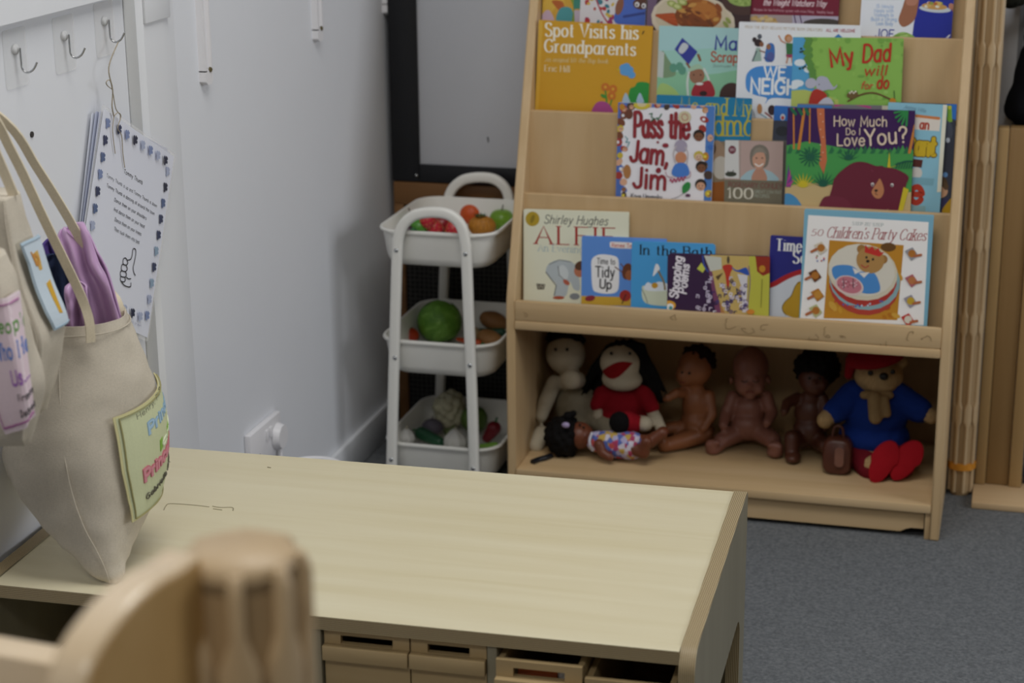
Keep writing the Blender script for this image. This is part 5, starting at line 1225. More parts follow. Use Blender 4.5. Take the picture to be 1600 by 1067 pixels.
# ---- doll lying across the others
g = thing('lying_doll', PZ(930, 715, ZS) + V((0, .02, 0)), 'brown skinned doll with bushy black hair and patterned dress lying on its back', 'doll', GD)
y = .105; M_sk = vinyl('brown_vinyl', '6a3a26')
blob('body', [E(905, 680, y, 24, 24, 22), E(921, 690, y - .004, 8, 8, 8), Cc((928, 690, y), (990, 694, y), 13, 16), Cc((936, 694, y - .03), (940, 706, y - .035), 9, 8), Cc((940, 706, y - .035), (952, 714, y - .04), 8, 7)] + hand((950, 713, y - .04), 20, .8, -1) +
             [Cc((985, 690, y), (1015, 690, y - .01), 13, 11), Cc((1015, 690, y - .01), (1035, 676, y - .005), 11, 9), Cc((985, 698, y - .02), (1005, 706, y - .03), 13, 11), Cc((1005, 706, y - .03), (1010, 690, y - .035), 10, 9), E(1036, 674, y, 10, 12, 8)], M_sk, g, .003)
hairball('hair', 884, 682, y - .004, 33, M_blackhair, g, 90, 6, lambda a, b, c: a > .45, 4)
blob('hair_bunch', [E(888, 650, y - .006, 9, 8, 8), E(896, 646, y - .006, 6, 6, 6)], M_blackhair, g, .003)
def dress_mat():
    mt, nt, b = base_mat('patterned_dress', .85, .1)
    vo = nd(nt, 'ShaderNodeTexVoronoi'); vo.inputs['Scale'].default_value = 95
    nt.links.new(coords(nt), vo.inputs['Vector'])
    sp = nd(nt, 'ShaderNodeSeparateColor'); nt.links.new(vo.outputs['Color'], sp.inputs[0])
    r = ramp(nt, sp.outputs[0], [(0, 'b9b4d8'), (.2, '5f6fb4'), (.4, 'b0486a'), (.6, 'd8d2e0'), (.8, 'c8a858'), (.95, 'c65a5a')])
    nt.nodes[-1].color_ramp.interpolation = 'CONSTANT'
    nt.links.new(r, b.inputs['Base Color']); return mt
blob('dress', [Cc((932, 690, y - .004), (958, 693, y - .006), 17, 22), Cc((958, 693, y - .006), (986, 696, y - .010), 22, 23)], dress_mat(), g, .003, 3, lambda v: .0012 * noise.noise(v * 90))
tube('collar', catmull([PY(925, 676, y - .02), PY(921, 690, y - .034), PY(926, 704, y - .03)], 4), 2.2 * K, cloth('white_trim', 'c9c8d4', 600), g, 8)
blob('hair_clip', [E(884, 664, y - .042, 7, 4, 5)], plain('lilac_clip', 'a89ac0', .5), g, .002)
dot('eye', 906, 664, y - .018, 2.2, plain('doll_eye', '15110f', .2), g); dot('eye', 912, 668, y - .022, 2.2, plain('doll_eye', '15110f', .2), g)

# ---- profile baby doll
g = thing('baby_doll', PZ(1090, 690, ZS) + V((0, .02, 0)), 'tan baby doll with dark moulded hair, sitting with its head turned left', 'doll', GD)
y = .235; M_sk = vinyl('tan_vinyl', '8f5a3a')
blob('body', [E(1086, 574, y, 28, 28, 31), E(1072, 586, y - .012, 17, 18, 18), E(1060, 588, y - .018, 4.5, 5, 4), E(1066, 598, y - .022, 6, 7, 4.5), Cc((1086, 600, y), (1087, 612, y), 13, 15), E(1088, 632, y, 24, 21, 30), E(1087, 660, y - .006, 25, 23, 24),
              Cc((1072, 614, y - .01), (1056, 614, y - .035), 9, 8), Cc((1056, 614, y - .035), (1044, 622, y - .045), 8, 6.5)] + hand((1045, 622, y - .045), 165, .8, 1) +
             [Cc((1108, 618, y), (1112, 648, y - .015), 10, 9), Cc((1112, 648, y - .015), (1100, 668, y - .03), 9, 7), E(1098, 670, y - .033, 7, 6, 7), Cc((1100, 676, y - .01), (1066, 688, y - .05), 17, 14), Cc((1066, 688, y - .05), (1040, 696, y - .075), 14, 11),
              E(1036, 692, y - .08, 9, 12, 14), Cc((1076, 668, y), (1052, 668, y - .03), 14, 11), Cc((1052, 668, y - .03), (1034, 672, y - .04), 11, 9)], M_sk, g, .003)
hairball('hair', 1090, 564, y + .008, 30, cloth('dark_brown_hair', '1d130e', 300), g, 60, 4, lambda a, b, c: (a < -.2 and c < .35) or c < -.45 or (b < -.5 and c < .3))
dot('eye', 1066, 582, y - .031, 2.4, plain('doll_eye', '15110f', .2), g); dot('eye', 1077, 583, y - .036, 2.4, plain('doll_eye', '15110f', .2), g)
tube('mouth', [PY(1062, 597, y - .032), PY(1067, 598, y - .034), PY(1071, 597, y - .033)], 1.1 * K, plain('doll_lip', '7a3a30', .5), g, 6)

# ---- bald baby doll
g = thing('baby_doll', PZ(1168, 690, ZS) + V((0, .03, 0)), 'bald newborn baby doll sitting facing out with both feet forward', 'doll', GD)
y = .25; M_sk = vinyl('pink_brown_vinyl', '86584a')
blob('body', [E(1173, 572, y + .005, 29, 32, 33), E(1172, 598, y - .012, 25, 24, 24), E(1172, 602, y - .043, 4, 4.5, 4), E(1159, 608, y - .03, 8, 7, 8), E(1185, 608, y - .03, 8, 7, 8), E(1172, 618, y - .03, 9, 7, 6),
              E(1163, 594, y - .035, 6.5, 4, 3), E(1181, 594, y - .035, 6.5, 4, 3), E(1143, 594, y + .01, 4.5, 5, 8), E(1201, 594, y + .01, 4.5, 5, 8),
              E(1170, 640, y, 28, 22, 26), E(1169, 664, y - .008, 30, 26, 26),
              Cc((1145, 620, y), (1134, 648, y - .02), 11, 10), Cc((1134, 648, y - .02), (1130, 664, y - .045), 10, 7.5)] + hand((1130, 664, y - .047), 85, .85, -1) +
             [Cc((1198, 620, y), (1206, 646, y - .02), 11, 10), Cc((1206, 646, y - .02), (1199, 660, y - .045), 10, 7.5)] + hand((1199, 660, y - .047), 110, .85, 1) +
             [Cc((1150, 676, y - .02), (1128, 688, y - .05), 17, 14), Cc((1128, 688, y - .05), (1120, 698, y - .065), 13, 11), Cc((1190, 676, y - .02), (1208, 688, y - .045), 17, 14), Cc((1208, 688, y - .045), (1210, 700, y - .06), 13, 11)] +
             foot(1114, 702, y - .07, 1.0, -1) + foot(1211, 706, y - .065, 1.05, 1), M_sk, g, .003)
for x in (1163, 1181): tube('eyelid', catmull([PY(x - 5, 595, y - .0395), PY(x, 597, y - .0425), PY(x + 5, 595, y - .0395)], 3), 1.0 * K, plain('eyelid_line', '3a221c', .6), g, 6)
tube('mouth', catmull([PY(1166, 613, y - .041), PY(1172, 612, y - .044), PY(1178, 613, y - .041)], 3), 1.3 * K, plain('doll_lip', '7a3a30', .5), g, 6)

# ---- dark baby doll
g = thing('baby_doll', PZ(1264, 695, ZS) + V((0, .05, 0)), 'dark brown baby doll with short black curly hair, between the bald doll and the teddy', 'doll', GD)
y = .235; M_sk = vinyl('dark_brown_vinyl', '532f22')
blob('body', [E(1273, 590, y, 26, 26, 27), E(1273, 602, y - .016, 20, 17, 16), E(1273, 597, y - .036, 3.6, 4, 3.4), E(1263, 603, y - .026, 7, 6, 7), E(1284, 603, y - .026, 7, 6, 7), Cc((1270, 612, y), (1267, 622, y), 13, 16), E(1265, 644, y, 25, 21, 28), E(1265, 672, y - .006, 27, 24, 26),
              Cc((1246, 622, y), (1230, 630, y - .025), 10, 9), Cc((1230, 630, y - .025), (1226, 642, y - .045), 9, 7)] + hand((1226, 641, y - .046), 110, .85, 1) +
             [Cc((1285, 622, y), (1292, 648, y - .02), 10, 9), Cc((1292, 648, y - .02), (1290, 664, y - .04), 9, 7)] + hand((1290, 664, y - .042), 95, .8, 1) +
             [Cc((1250, 686, y - .015), (1238, 686, y - .05), 16, 13), Cc((1238, 684, y - .05), (1237, 706, y - .06), 13, 11), Cc((1282, 690, y - .015), (1290, 696, y - .05), 16, 13), E(1239, 714, y - .068, 13, 18, 9)], M_sk, g, .003)
hairball('hair', 1277, 576, y + .010, 37, M_blackhair, g, 90, 5, lambda a, b, c: (b < -.35 and c < .35) or c < -.5, 8)
face_bits(1273, 591, y - .033, .9, g)

# ---- teddy bear in a blue coat
g = thing('teddy_bear', PZ(1370, 730, ZS) + V((0, .06, 0)), 'tan teddy bear in blue jumper, red beret and red boots, right end of the bay', 'teddy bear', GD)
y = .19; M_fur = cloth('tan_fur', 'a98d64', 260, .95, .25, .6)
blob('body', [E(1373, 586, y, 38, 32, 30), E(1376, 598, y - .018, 26, 22, 17), E(1347, 562, y + .01, 11, 8, 11), E(1408, 566, y + .01, 11, 8, 11), Cc((1370, 606, y), (1369, 618, y), 18, 22), E(1368, 650, y, 42, 34, 44), E(1366, 690, y - .004, 46, 38, 34),
              Cc((1334, 622, y), (1296, 650, y - .04), 17, 14), E(1289, 656, y - .045, 13, 11, 14), Cc((1402, 624, y), (1444, 644, y - .02), 17, 14), E(1455, 650, y - .025, 13, 11, 13),
              Cc((1348, 708, y - .02), (1362, 728, y - .06), 20, 17), Cc((1388, 706, y - .02), (1410, 722, y - .06), 20, 17)], M_fur, g, .0035, 3, lambda v: .0012 * noise.noise(v * 240))
M_coat = cloth('blue_felt', '16317c', 600)
blob('jumper', [E(1369, 646, y, 50, 40, 44), E(1366, 680, y - .002, 55, 44, 32), Cc((1336, 618, y), (1306, 642, y - .032), 25, 20), Cc((1400, 620, y), (1436, 640, y - .015), 25, 21)], M_coat, g, .0035, 3, lambda v: .0014 * noise.noise(v * 60))
blob('scarf', [Cc((1350, 617, y - .038), (1390, 617, y - .040), 7, 7), Cc((1366, 622, y - .058), (1368, 652, y - .0625), 11, 11), Cc((1382, 624, y - .054), (1386, 646, y - .060), 7, 7)], cloth('tan_scarf', '8d7450', 300), g, .003)
rings = []
hc = PY(1368, 560, y + .002)
MB = R3(6, -12, 0)
for k, (rr_, zz) in enumerate(((34, -6), (44, -2), (46, 5), (40, 13), (24, 19), (8, 21))): rings.append([hc + MB @ V((rr_ * K * math.cos(a), rr_ * .85 * K * math.sin(a), zz * K)) for a in (6.28318 * i / 24 for i in range(24))])
loft('beret', rings, cloth('red_felt_hat', '8a1620', 500), g, True, True, True, 180)
blob('beret_side', [Cc((1330, 566, y - .006), (1326, 586, y - .008), 9, 7)], cloth('red_felt_hat', '8a1620', 500), g, .003)
ball('nose', PY(1381, 588, y - .042), (7 * K, 5 * K, 6 * K), plain('black_nose', '100e0e', .3), g, 3)
for x, yy in ((1360, 583), (1395, 581)): dot('eye', x, yy, y - .039, 4.2, plain('amber_eye', '1a120c', .15), g)
M_boot = cloth('red_boot_felt', '9c1420', 700)
for cx_, cy_, d_, rot in ((1380, 722, y - .085, -24), (1416, 720, y - .075, -32)):
    c0 = PY(cx_, cy_, d_); M3 = R3(-14, -rot, 0)
    sole = []
    for i in range(28):
        a = 6.28318 * i / 28; rx_ = 21 if math.sin(a) > 0 else 17; sole.append(((rx_ * math.cos(a)) * K, 36 * math.sin(a) * K))
    loft('boot', [[c0 + M3 @ V((x * s, d2, z * s)) for x, z in sole] for s, d2 in ((.80, -.004), (.97, -.002), (1, .004), (.97, .012), (.9, .026), (.72, .045), (.5, .055))], M_boot, g, True, True, True, 50)
blob('trousers', [Cc((1346, 706, y - .02), (1362, 732, y - .055), 27, 22), Cc((1386, 706, y - .02), (1408, 726, y - .05), 27, 22)], cloth('dark_red_cloth', '6a1420', 500), g, .0035)

# ---- purse and comb
c = PZ(1310, 746, ZS); c.y += .03
g = thing('toy_handbag', c, 'small brown toy handbag standing in front of the dark doll beside the teddy', 'toy bag')
cy = c.y; cc = PY(1309, 712, cy)
M_lea = plain('brown_leatherette', '4f2a1e', .4, .2, 60, .1)
out = rrect(cc.x - .029, cc.x + .029, ZS + .001, ZS + .074, .020, 6)
loft('case', [[V((cc.x + (x - cc.x) * s, cy + d, ZS + (z - ZS) * s + (1 - s) * .03)) for x, z in out] for s, d in ((.88, -.022), (1, -.016), (1, .016), (.88, .022))], M_lea, g, True, True, True, 50)
loft('clasp_panel', [[V((x, cy + d, z)) for x, z in rrect(cc.x - .004, cc.x + .014, ZS + .02, ZS + .06, .008, 5)] for d in (-.026, -.0215)], plain('worn_leather', '7a5448', .35, .2, 50), g)
tube('handle', catmull([V((cc.x - .012, cy, ZS + .072)), V((cc.x - .008, cy, ZS + .094)), V((cc.x + .006, cy, ZS + .094)), V((cc.x + .010, cy, ZS + .072))], 5), .003, M_lea, g, 8)
g = thing('toy_comb', PZ(846, 718, ZS), 'small black toy comb lying at the left front of the doll bay', 'comb')
a_, b_ = PZ(832, 722, ZS + .004), PZ(861, 712, ZS + .004)
M_comb = plain('black_comb', '12141a', .4)
tube('spine', catmull([a_, a_.lerp(b_, .3) + V((0, .003, 0)), a_.lerp(b_, .7) + V((0, -.004, .001)), b_], 5), .0062, M_comb, g, 8)
bm = bmesh.new()
dr = (b_ - a_).normalized(); nr = V((dr.y, -dr.x, 0)) * -1
for k in range(13):
    p_ = a_ + (b_ - a_) * (k / 12) + nr * .002; bm_box(bm, (p_.x - .0007, p_.y, p_.z - .0035), (p_.x + .0007, p_.y + .010, p_.z - .0012), 0)
from_bm('teeth', bm, M_comb, g)
# ================================================================== cloth bags and sheets on the left wall
def canvas_mat(name, c):
    mt, nt, b = base_mat(name, .95, .1)
    w1 = nd(nt, 'ShaderNodeTexNoise'); w1.inputs['Scale'].default_value = 1; w1.inputs['Detail'].default_value = 2; nt.links.new(coords(nt, (260, 260, 1400)), w1.inputs['Vector'])
    w2 = nd(nt, 'ShaderNodeTexNoise'); w2.inputs['Scale'].default_value = 1; w2.inputs['Detail'].default_value = 2; nt.links.new(coords(nt, (1400, 1400, 120)), w2.inputs['Vector'])
    n3 = nd(nt, 'ShaderNodeTexNoise'); n3.inputs['Scale'].default_value = 18; n3.inputs['Detail'].default_value = 5; nt.links.new(coords(nt), n3.inputs['Vector'])
    a1 = nd(nt, 'ShaderNodeMath', operation='ADD'); nt.links.new(w1.outputs['Fac'], a1.inputs[0]); nt.links.new(w2.outputs['Fac'], a1.inputs[1])
    a2 = nd(nt, 'ShaderNodeMath', operation='ADD'); nt.links.new(a1.outputs[0], a2.inputs[0]); nt.links.new(n3.outputs['Fac'], a2.inputs[1])
    dv = nd(nt, 'ShaderNodeMath', operation='MULTIPLY'); nt.links.new(a2.outputs[0], dv.inputs[0]); dv.inputs[1].default_value = .333
    l = hexc(c); r = nt.nodes.new('ShaderNodeValToRGB'); e = r.color_ramp.elements
    e[0].position = .35; e[0].color = (*[v * .86 for v in l], 1); e[1].position = .65; e[1].color = (*[min(1, v * 1.1) for v in l], 1)
    nt.links.new(dv.outputs[0], r.inputs[0]); nt.links.new(r.outputs[0], b.inputs['Base Color']); bump(nt, b, dv.outputs[0], .5, .0015); return mt
M_canvas = canvas_mat('calico', 'c8bfaf'); M_strap = canvas_mat('calico_strap', 'ddd1b8')
RH = V((RT.x, RT.y, 0)).normalized(); DH = V((-RH.y, RH.x, 0))       # level directions: across and away
def section(pl, pr, pn, y0, half, z, k=.8, wr=0, seed=0, n=40, nearshift=0):
    """lens shaped level cut through a hanging bag: widest between the left and right points, seams near and far"""
    pass
class Bag:
    """rows: (left px, right px, seam px, y px, half length away from us); y0 = depth of the bag's middle at the first row"""
    def __init__(s, rows, yd, half, n=44):
        s.rings = []; s.n = n; s.par = []
        rr = [(q.x, q.y, q.z, q.w) for q in []]
        S_ = []
        for i in range(len(rows) - 1):
            for k in range(6):
                t = k / 6; t2 = t * t * (3 - 2 * t) if False else t
                a, b = rows[i], rows[i + 1]; p_, q_ = rows[max(i - 1, 0)], rows[min(i + 2, len(rows) - 1)]
                S_.append([.5 * (2 * a[j] + (b[j] - p_[j]) * t2 + (2 * p_[j] - 5 * a[j] + 4 * b[j] - q_[j]) * t2 ** 2 + (-p_[j] + 3 * a[j] - 3 * b[j] + q_[j]) * t2 ** 3) for j in range(len(a))])
        S_.append(list(rows[-1])); s.S = S_
        for (l, r, sm, py, hl, yo) in S_:
            L = PY(l, py, yd + yo); Rr = PY(r, py, yd + yo); c = (L + Rr) / 2; w = (Rr - L).length / 2
            c.z = (L.z + Rr.z) / 2
            sf = max(-.95, min(.95, ((sm - l) / max(r - l, 1e-3) - .5) * 2))       # where the near seam sits across
            s.par.append((c, w, hl, sf)); s.rings.append([s.at(c, w, hl, sf, 6.28318 * j / n) for j in range(n)])
    def at(s, c, w, hl, sf, a):
        ca, sa = math.cos(a), math.sin(a)
        x = w * (abs(ca) ** .85) * (1 if ca > 0 else -1); y = hl * (abs(sa) ** 1.15) * (1 if sa > 0 else -1)
        x += w * sf * max(0, -sa) ** 2.0 * (1 - abs(ca))
        return c + RH * x + DH * y
    def surf(s, row, a, off=0.0):
        i = min(int(row), len(s.par) - 2); t = row - i
        p0 = s.at(*s.par[i], a); p1 = s.at(*s.par[i + 1], a); p_ = p0.lerp(p1, t)
        if off:
            q = s.at(*s.par[i], a + .02) - s.at(*s.par[i], a - .02); up = p1 - p0; nrm = q.cross(up).normalized()
            if nrm.dot(p_ - (s.par[i][0].lerp(s.par[i + 1][0], t))) < 0: nrm = -nrm
            p_ = p_ + nrm * off
        return p_
def wrinkle(rings, amp, seed):
    out = []
    for i, r in enumerate(rings):
        c = sum(r, V()) / len(r)
        out.append([p_ + (p_ - c).normalized() * (amp * noise.noise(V((p_.x * 22, p_.y * 22, p_.z * 9 + seed))) + amp * .5 * noise.noise(V((p_.x * 60, p_.y * 60, p_.z * 30)))) for p_ in r])
    return out

def ribbon(name, path, across, width, mt, parent, tk=.0016, sub=6):
    P_ = catmull(path, sub); rings = []
    A_ = across if isinstance(across, list) else [across] * len(path)
    for i, p_ in enumerate(P_):
        f = i / sub; k = min(int(f), len(A_) - 2); ac = V(A_[k]).lerp(V(A_[k + 1]), f - k).normalized()
        tg = (P_[min(i + 1, len(P_) - 1)] - P_[max(i - 1, 0)]).normalized(); ac = (ac - tg * ac.dot(tg)).normalized(); n_ = tg.cross(ac)
        rings.append([p_ + ac * (width / 2) + n_ * tk, p_ - ac * (width / 2) + n_ * tk, p_ - ac * (width / 2) - n_ * tk, p_ + ac * (width / 2) - n_ * tk])
    return loft(name, rings, mt, parent, smooth=40)

# ---- the big bag that stands on the table
g = thing('tote_bag', PZ(178, 912, ZT) + V((-.03, .06, .001)), 'large calico tote bag with a pale yellow patch, its corner standing on the low table', 'bag', 'calico tote bags on the wall')
rows = [(93, 190, 118, 492, .06, .03), (86, 199, 116, 520, .066, .03), (68, 214, 117, 560, .078, .03), (48, 228, 121, 600, .09, .03), (30, 240, 128, 650, .105, .03), (24, 242, 137, 700, .112, .025), (40, 240, 147, 745, .108, .02),
        (66, 228, 156, 790, .088, .0), (98, 211, 164, 830, .06, -.025), (125, 197, 170, 870, .032, -.05), (146, 190, 173, 896, .016, -.065), (164, 183, 175, 909, .006, -.07)]
bag = Bag(rows, -1.265, .1)
rg_ = wrinkle(bag.rings, .0065, 3)
zmin = ZT + .0015
rg_ = [[V((p_.x, p_.y, max(p_.z, zmin))) for p_ in r] for r in rg_]
inner = [[p_.lerp(sum(r, V()) / len(r), .04) for p_ in r] for r in reversed(rg_[:10])]
loft('bag_body', list(reversed(rg_)) + [[p_ + V((0, 0, .001)) for p_ in rg_[0]]] + list(reversed(inner)), M_canvas, g, True, True, True, 180)
# seam down the near side
tube('side_seam', [bag.surf(r_, -1.5708 + .0, .0012) for r_ in [q * .5 for q in range(4, 2 * len(bag.par) - 8)]], .0009, M_canvas, g, 6)
# hem band
top = bag.par[0]
tube('hem', [bag.surf(3.2, 6.28318 * j / 44, .0032) for j in range(45)], .0009, M_canvas, g, 6)
# patch on the bulging outer side: columns run round the bag, rows down it
def patch_grid(bg_, r0, r1, a0, a1, off, nr=22, nc=14, skew=0.0):
    return [[bg_.surf(r0 + (r1 - r0) * i / nr + skew * j / nc, a0 + (a1 - a0) * j / nc, off) for j in range(nc + 1)] for i in range(nr + 1)]
def find_angle(bg_, row, px):
    best = None
    for k in range(400):
        a = -2.2 + 3.0 * k / 399; p_ = bg_.surf(row, a); d = p_ - CAM; sx = 800 + FPX * d.dot(RT) / d.dot(FW)
        if best is None or abs(sx - px) < best[0]: best = (abs(sx - px), a)
    return best[1]
def row_of(bg_, py):
    for i in range(len(bg_.S) - 1):
        if bg_.S[i][3] <= py <= bg_.S[i + 1][3]: return i + (py - bg_.S[i][3]) / (bg_.S[i + 1][3] - bg_.S[i][3])
    return len(bg_.S) - 2
class Patch:
    """cloth label wrapped on a bag; tl, bl = its left edge in pixels, a1 = wrap angle of the far edge"""
    def __init__(s, bg_, lefts, a1, col, parent, edge=None, rise=0.0, off=.0052, name='patch', a_off=0, bh=None):
        s.bg = bg_; s.k = 0; s.j = 0; s.off = off; s.parent = parent; s.vs = []; s.fs = []; s.fm = []; s.mats = []
        s.L = [(row_of(bg_, py), None, px, py) for px, py in lefts]
        s.L = [(r_, find_angle(bg_, r_, px)) for r_, _, px, py in s.L]; s.a1 = a1; s.rise = rise; s.name = name
        s.fill([(0, 0), (1, 0), (1, 1), (0, 1)], edge or col, 18, 24); s.fill([(.02, .022), (1, .022), (1, .978), (.02, .978)], col, 18, 24)
    def uv(s, u, v, lift=0):
        f = v * (len(s.L) - 1); i = min(int(f), len(s.L) - 2); t = f - i
        r_ = s.L[i][0] + (s.L[i + 1][0] - s.L[i][0]) * t; a = s.L[i][1] + (s.L[i + 1][1] - s.L[i][1]) * t
        return s.bg.surf(max(0, r_ + s.rise * u), a + (s.a1 - a) * u, s.off + lift + s.k * 2.5e-4 + s.j * 3e-6)
    def mi(s, c):
        mt = cloth('patch_cloth', c, 900, .9, .05) if not isinstance(c, bpy.types.Material) else c
        if mt not in s.mats: s.mats.append(mt)
        return s.mats.index(mt)
    def fill(s, quad, c, nu=2, nv=2):
        b = len(s.vs); i_ = s.mi(c)
        for i in range(nv + 1):
            for j in range(nu + 1):
                u = j / nu; v = i / nv; p_ = [(quad[0][q] * (1 - u) + quad[1][q] * u) * (1 - v) + (quad[3][q] * (1 - u) + quad[2][q] * u) * v for q in (0, 1)]
                s.vs.append(s.uv(*p_))
        for i in range(nv):
            for j in range(nu): a = b + i * (nu + 1) + j; s.fs.append((a, a + 1, a + nu + 2, a + nu + 1)); s.fm.append(i_)
        s.k += 1
    def seg(s, a, b, w, c, asp=1.0):
        dx, dy = (b[0] - a[0]) * asp, b[1] - a[1]; L = math.hypot(dx, dy)
        if L < 1e-9: return
        nx, ny = -dy / L * w / 2 / asp, dx / L * w / 2; ex, ey = dx / L * w * .3 / asp, dy / L * w * .3
        i_ = s.mi(c); b0 = len(s.vs); s.j += 1
        s.vs += [s.uv(*q) for q in ((a[0] - ex - nx, a[1] - ey - ny), (b[0] + ex - nx, b[1] + ey - ny), (b[0] + ex + nx, b[1] + ey + ny), (a[0] - ex + nx, a[1] - ey + ny))]
        s.fs.append((b0, b0 + 1, b0 + 2, b0 + 3)); s.fm.append(i_)
    def text(s, txt, u0, v0, u1, v1, cap, c, w=.14, asp=1.0, serif=False, outline=None):
        lay, tot = layout(txt, .2)
        for wd, cl in ([(w + .14, outline)] if outline else []) + [(w, c)]:
            for x, gw, st in lay:
                s.j = 0
                for sm, pts in st:
                    Q = [(p_.x, p_.y) for p_ in catmull([(*p_, 0) for p_ in pts], 3)] if sm else pts
                    T = [(u0 + (u1 - u0) * (x + q[0]) / tot, v0 + (v1 - v0) * (x + q[0]) / tot - q[1] * cap) for q in Q]
                    for a, b in zip(T, T[1:]): s.seg(a, b, wd * cap, cl, asp)
                    if serif:
                        for e, q in ((T[0], Q[0]), (T[-1], Q[-1])):
                            if min(abs(q[1] - k) for k in (0, 1, .66)) < .02 and not sm: s.seg((e[0] - .1 * cap / asp, e[1]), (e[0] + .1 * cap / asp, e[1]), .12 * cap, cl, asp)
            s.k += 1
    def done(s, border=None):
        if border:
            for a, b in (((.045, .03), (.045, .97)), ((.045, .97), (1, .97)), ((.045, .03), (1, .03))):
                for k in range(12): s.seg((a[0] + (b[0] - a[0]) * k / 12, a[1] + (b[1] - a[1]) * k / 12), (a[0] + (b[0] - a[0]) * (k + 1) / 12, a[1] + (b[1] - a[1]) * (k + 1) / 12), .008, border)
        o = mk(s.name, s.vs, s.fs, s.mats, s.parent, s.fm)
        md = o.modifiers.new('t', 'SOLIDIFY'); md.thickness = .0016; md.offset = -1; return o
pt = Patch(bag, [(173, 622), (180, 655), (187, 700), (195, 745), (201, 789)], .55, 'c6cba6', g, 'cbc596', -2.6)
pt.text('Henry, Philip', .20, .115, .72, .05, .055, '6a675c', .08, 1.0); pt.text('Princes', .30, .31, .86, .24, .095, 'a3bfd4', .22, 1.0, True, '86a5be')
pt.fill([(.44, .425), (.95, .345), (.95, .455), (.44, .52)], '86b04e'); pt.text('and', .49, .50, .90, .435, .065, 'e2e8cf', .2)
pt.text('Princesses', .20, .665, .92, .56, .095, 'd0909a', .22, 1.0, True, 'c47883'); pt.text('Gabrielle, Ruby', .20, .845, .86, .74, .055, '6a675c', .08, 1.0)
pt.done('9a9468')
# straps: two bands rising to the hook out of frame on the left
hk = V((WX + .03, -1.44, 1.085))
a0 = PY(139, 500, -1.30); a1 = PY(186, 474, -1.21)
ribbon('strap', [a0 + V((0, 0, -.03)), a0, PY(122, 452, -1.305), PY(70, 345, -1.325), PY(20, 240, -1.35), PY(-30, 160, -1.40), hk], [DH * .6 + RH, DH * .6 + RH, RH, RH, RH, RH, DH], .012, M_strap, g)
ribbon('strap', [a1 + V((0, 0, -.03)), a1, PY(160, 440, -1.215), PY(112, 350, -1.24), PY(58, 262, -1.27), PY(4, 186, -1.33), hk + V((.004, .01, .004))], [DH * .6 + RH, DH + RH * .4, RH, RH, RH, RH, DH], .012, M_strap, g)
# things stuffed in the bag
y = -1.245
def drape(name, path, width, mt, parent, folds=3, amp=.006, seed=0, across=None):
    """a hanging length of cloth gathered into soft folds"""
    P_ = catmull(path, 8); ac = V(across or RH); nU = 28; rings = []
    for i, p_ in enumerate(P_):
        t = i / (len(P_) - 1); tg = (P_[min(i + 1, len(P_) - 1)] - P_[max(i - 1, 0)]).normalized()
        a_ = (ac - tg * ac.dot(tg)).normalized(); n_ = a_.cross(tg); ring = []
        w_ = width[0] + (width[1] - width[0]) * t; w_ *= min(1, .35 + 4 * t)
        for j in range(nU + 1):
            u_ = j / nU - .5; ph = noise.noise(V((seed, t * 2, 0))) * 2
            d_ = amp * math.sin(6.28318 * folds * u_ + ph + seed) + amp * .8 * noise.noise(V((u_ * 5, t * 5, seed))) - amp * 2.2 * (2 * u_) ** 2
            ring.append(p_ + a_ * (u_ * w_) + n_ * d_ * min(1, .3 + 3 * t))
        rings.append(ring)
    o = loft(name, rings, mt, parent, False, False, False, 180)
    md = o.modifiers.new('t', 'SOLIDIFY'); md.thickness = .0025; md.offset = 0; return o
y = -1.235
M_satin = plain('pink_satin', 'c09cc4', .33, .10, 40, .1, .5)
c = thing('pink_garment', PY(150, 480, y) + V((0, 0, -.06)), 'shiny pink satin cloth sticking out of the large tote bag', 'garment')
drape('satin_fold', [PY(104, 356, y + .012), PY(118, 376, y), PY(134, 420, y - .004), PY(150, 458, y - .004), PY(166, 520, y)], (.038, .052), M_satin, c, 2, .0065, 1)
drape('satin_lining', [PY(112, 352, y + .03), PY(132, 396, y + .022), PY(152, 440, y + .02), PY(170, 520, y + .02)], (.032, .05), M_satin, c, 2, .005, 4)
drape('satin_fold', [PY(120, 440, y - .02), PY(121, 460, y - .024), PY(124, 490, y - .022), PY(126, 525, y - .018)], (.026, .034), M_satin, c, 2, .006, 2)
c = thing('navy_garment', PY(105, 500, y + .03) + V((0, 0, -.06)), 'dark blue and violet cloth in the large tote bag, left of the pink satin', 'garment')
drape('blue_cloth', [PY(86, 396, y + .008), PY(91, 420, y + .004), PY(97, 460, y + .002), PY(108, 525, y + .004)], (.044, .066), cloth('navy_cloth', '3a4664', 500), c, 2, .007, 3)
drape('violet_cloth', [PY(80, 372, y + .022), PY(88, 392, y + .02), PY(102, 430, y + .024), PY(108, 500, y + .024)], (.030, .045), cloth('violet_cloth', '57478a', 500), c, 3, .005, 5)

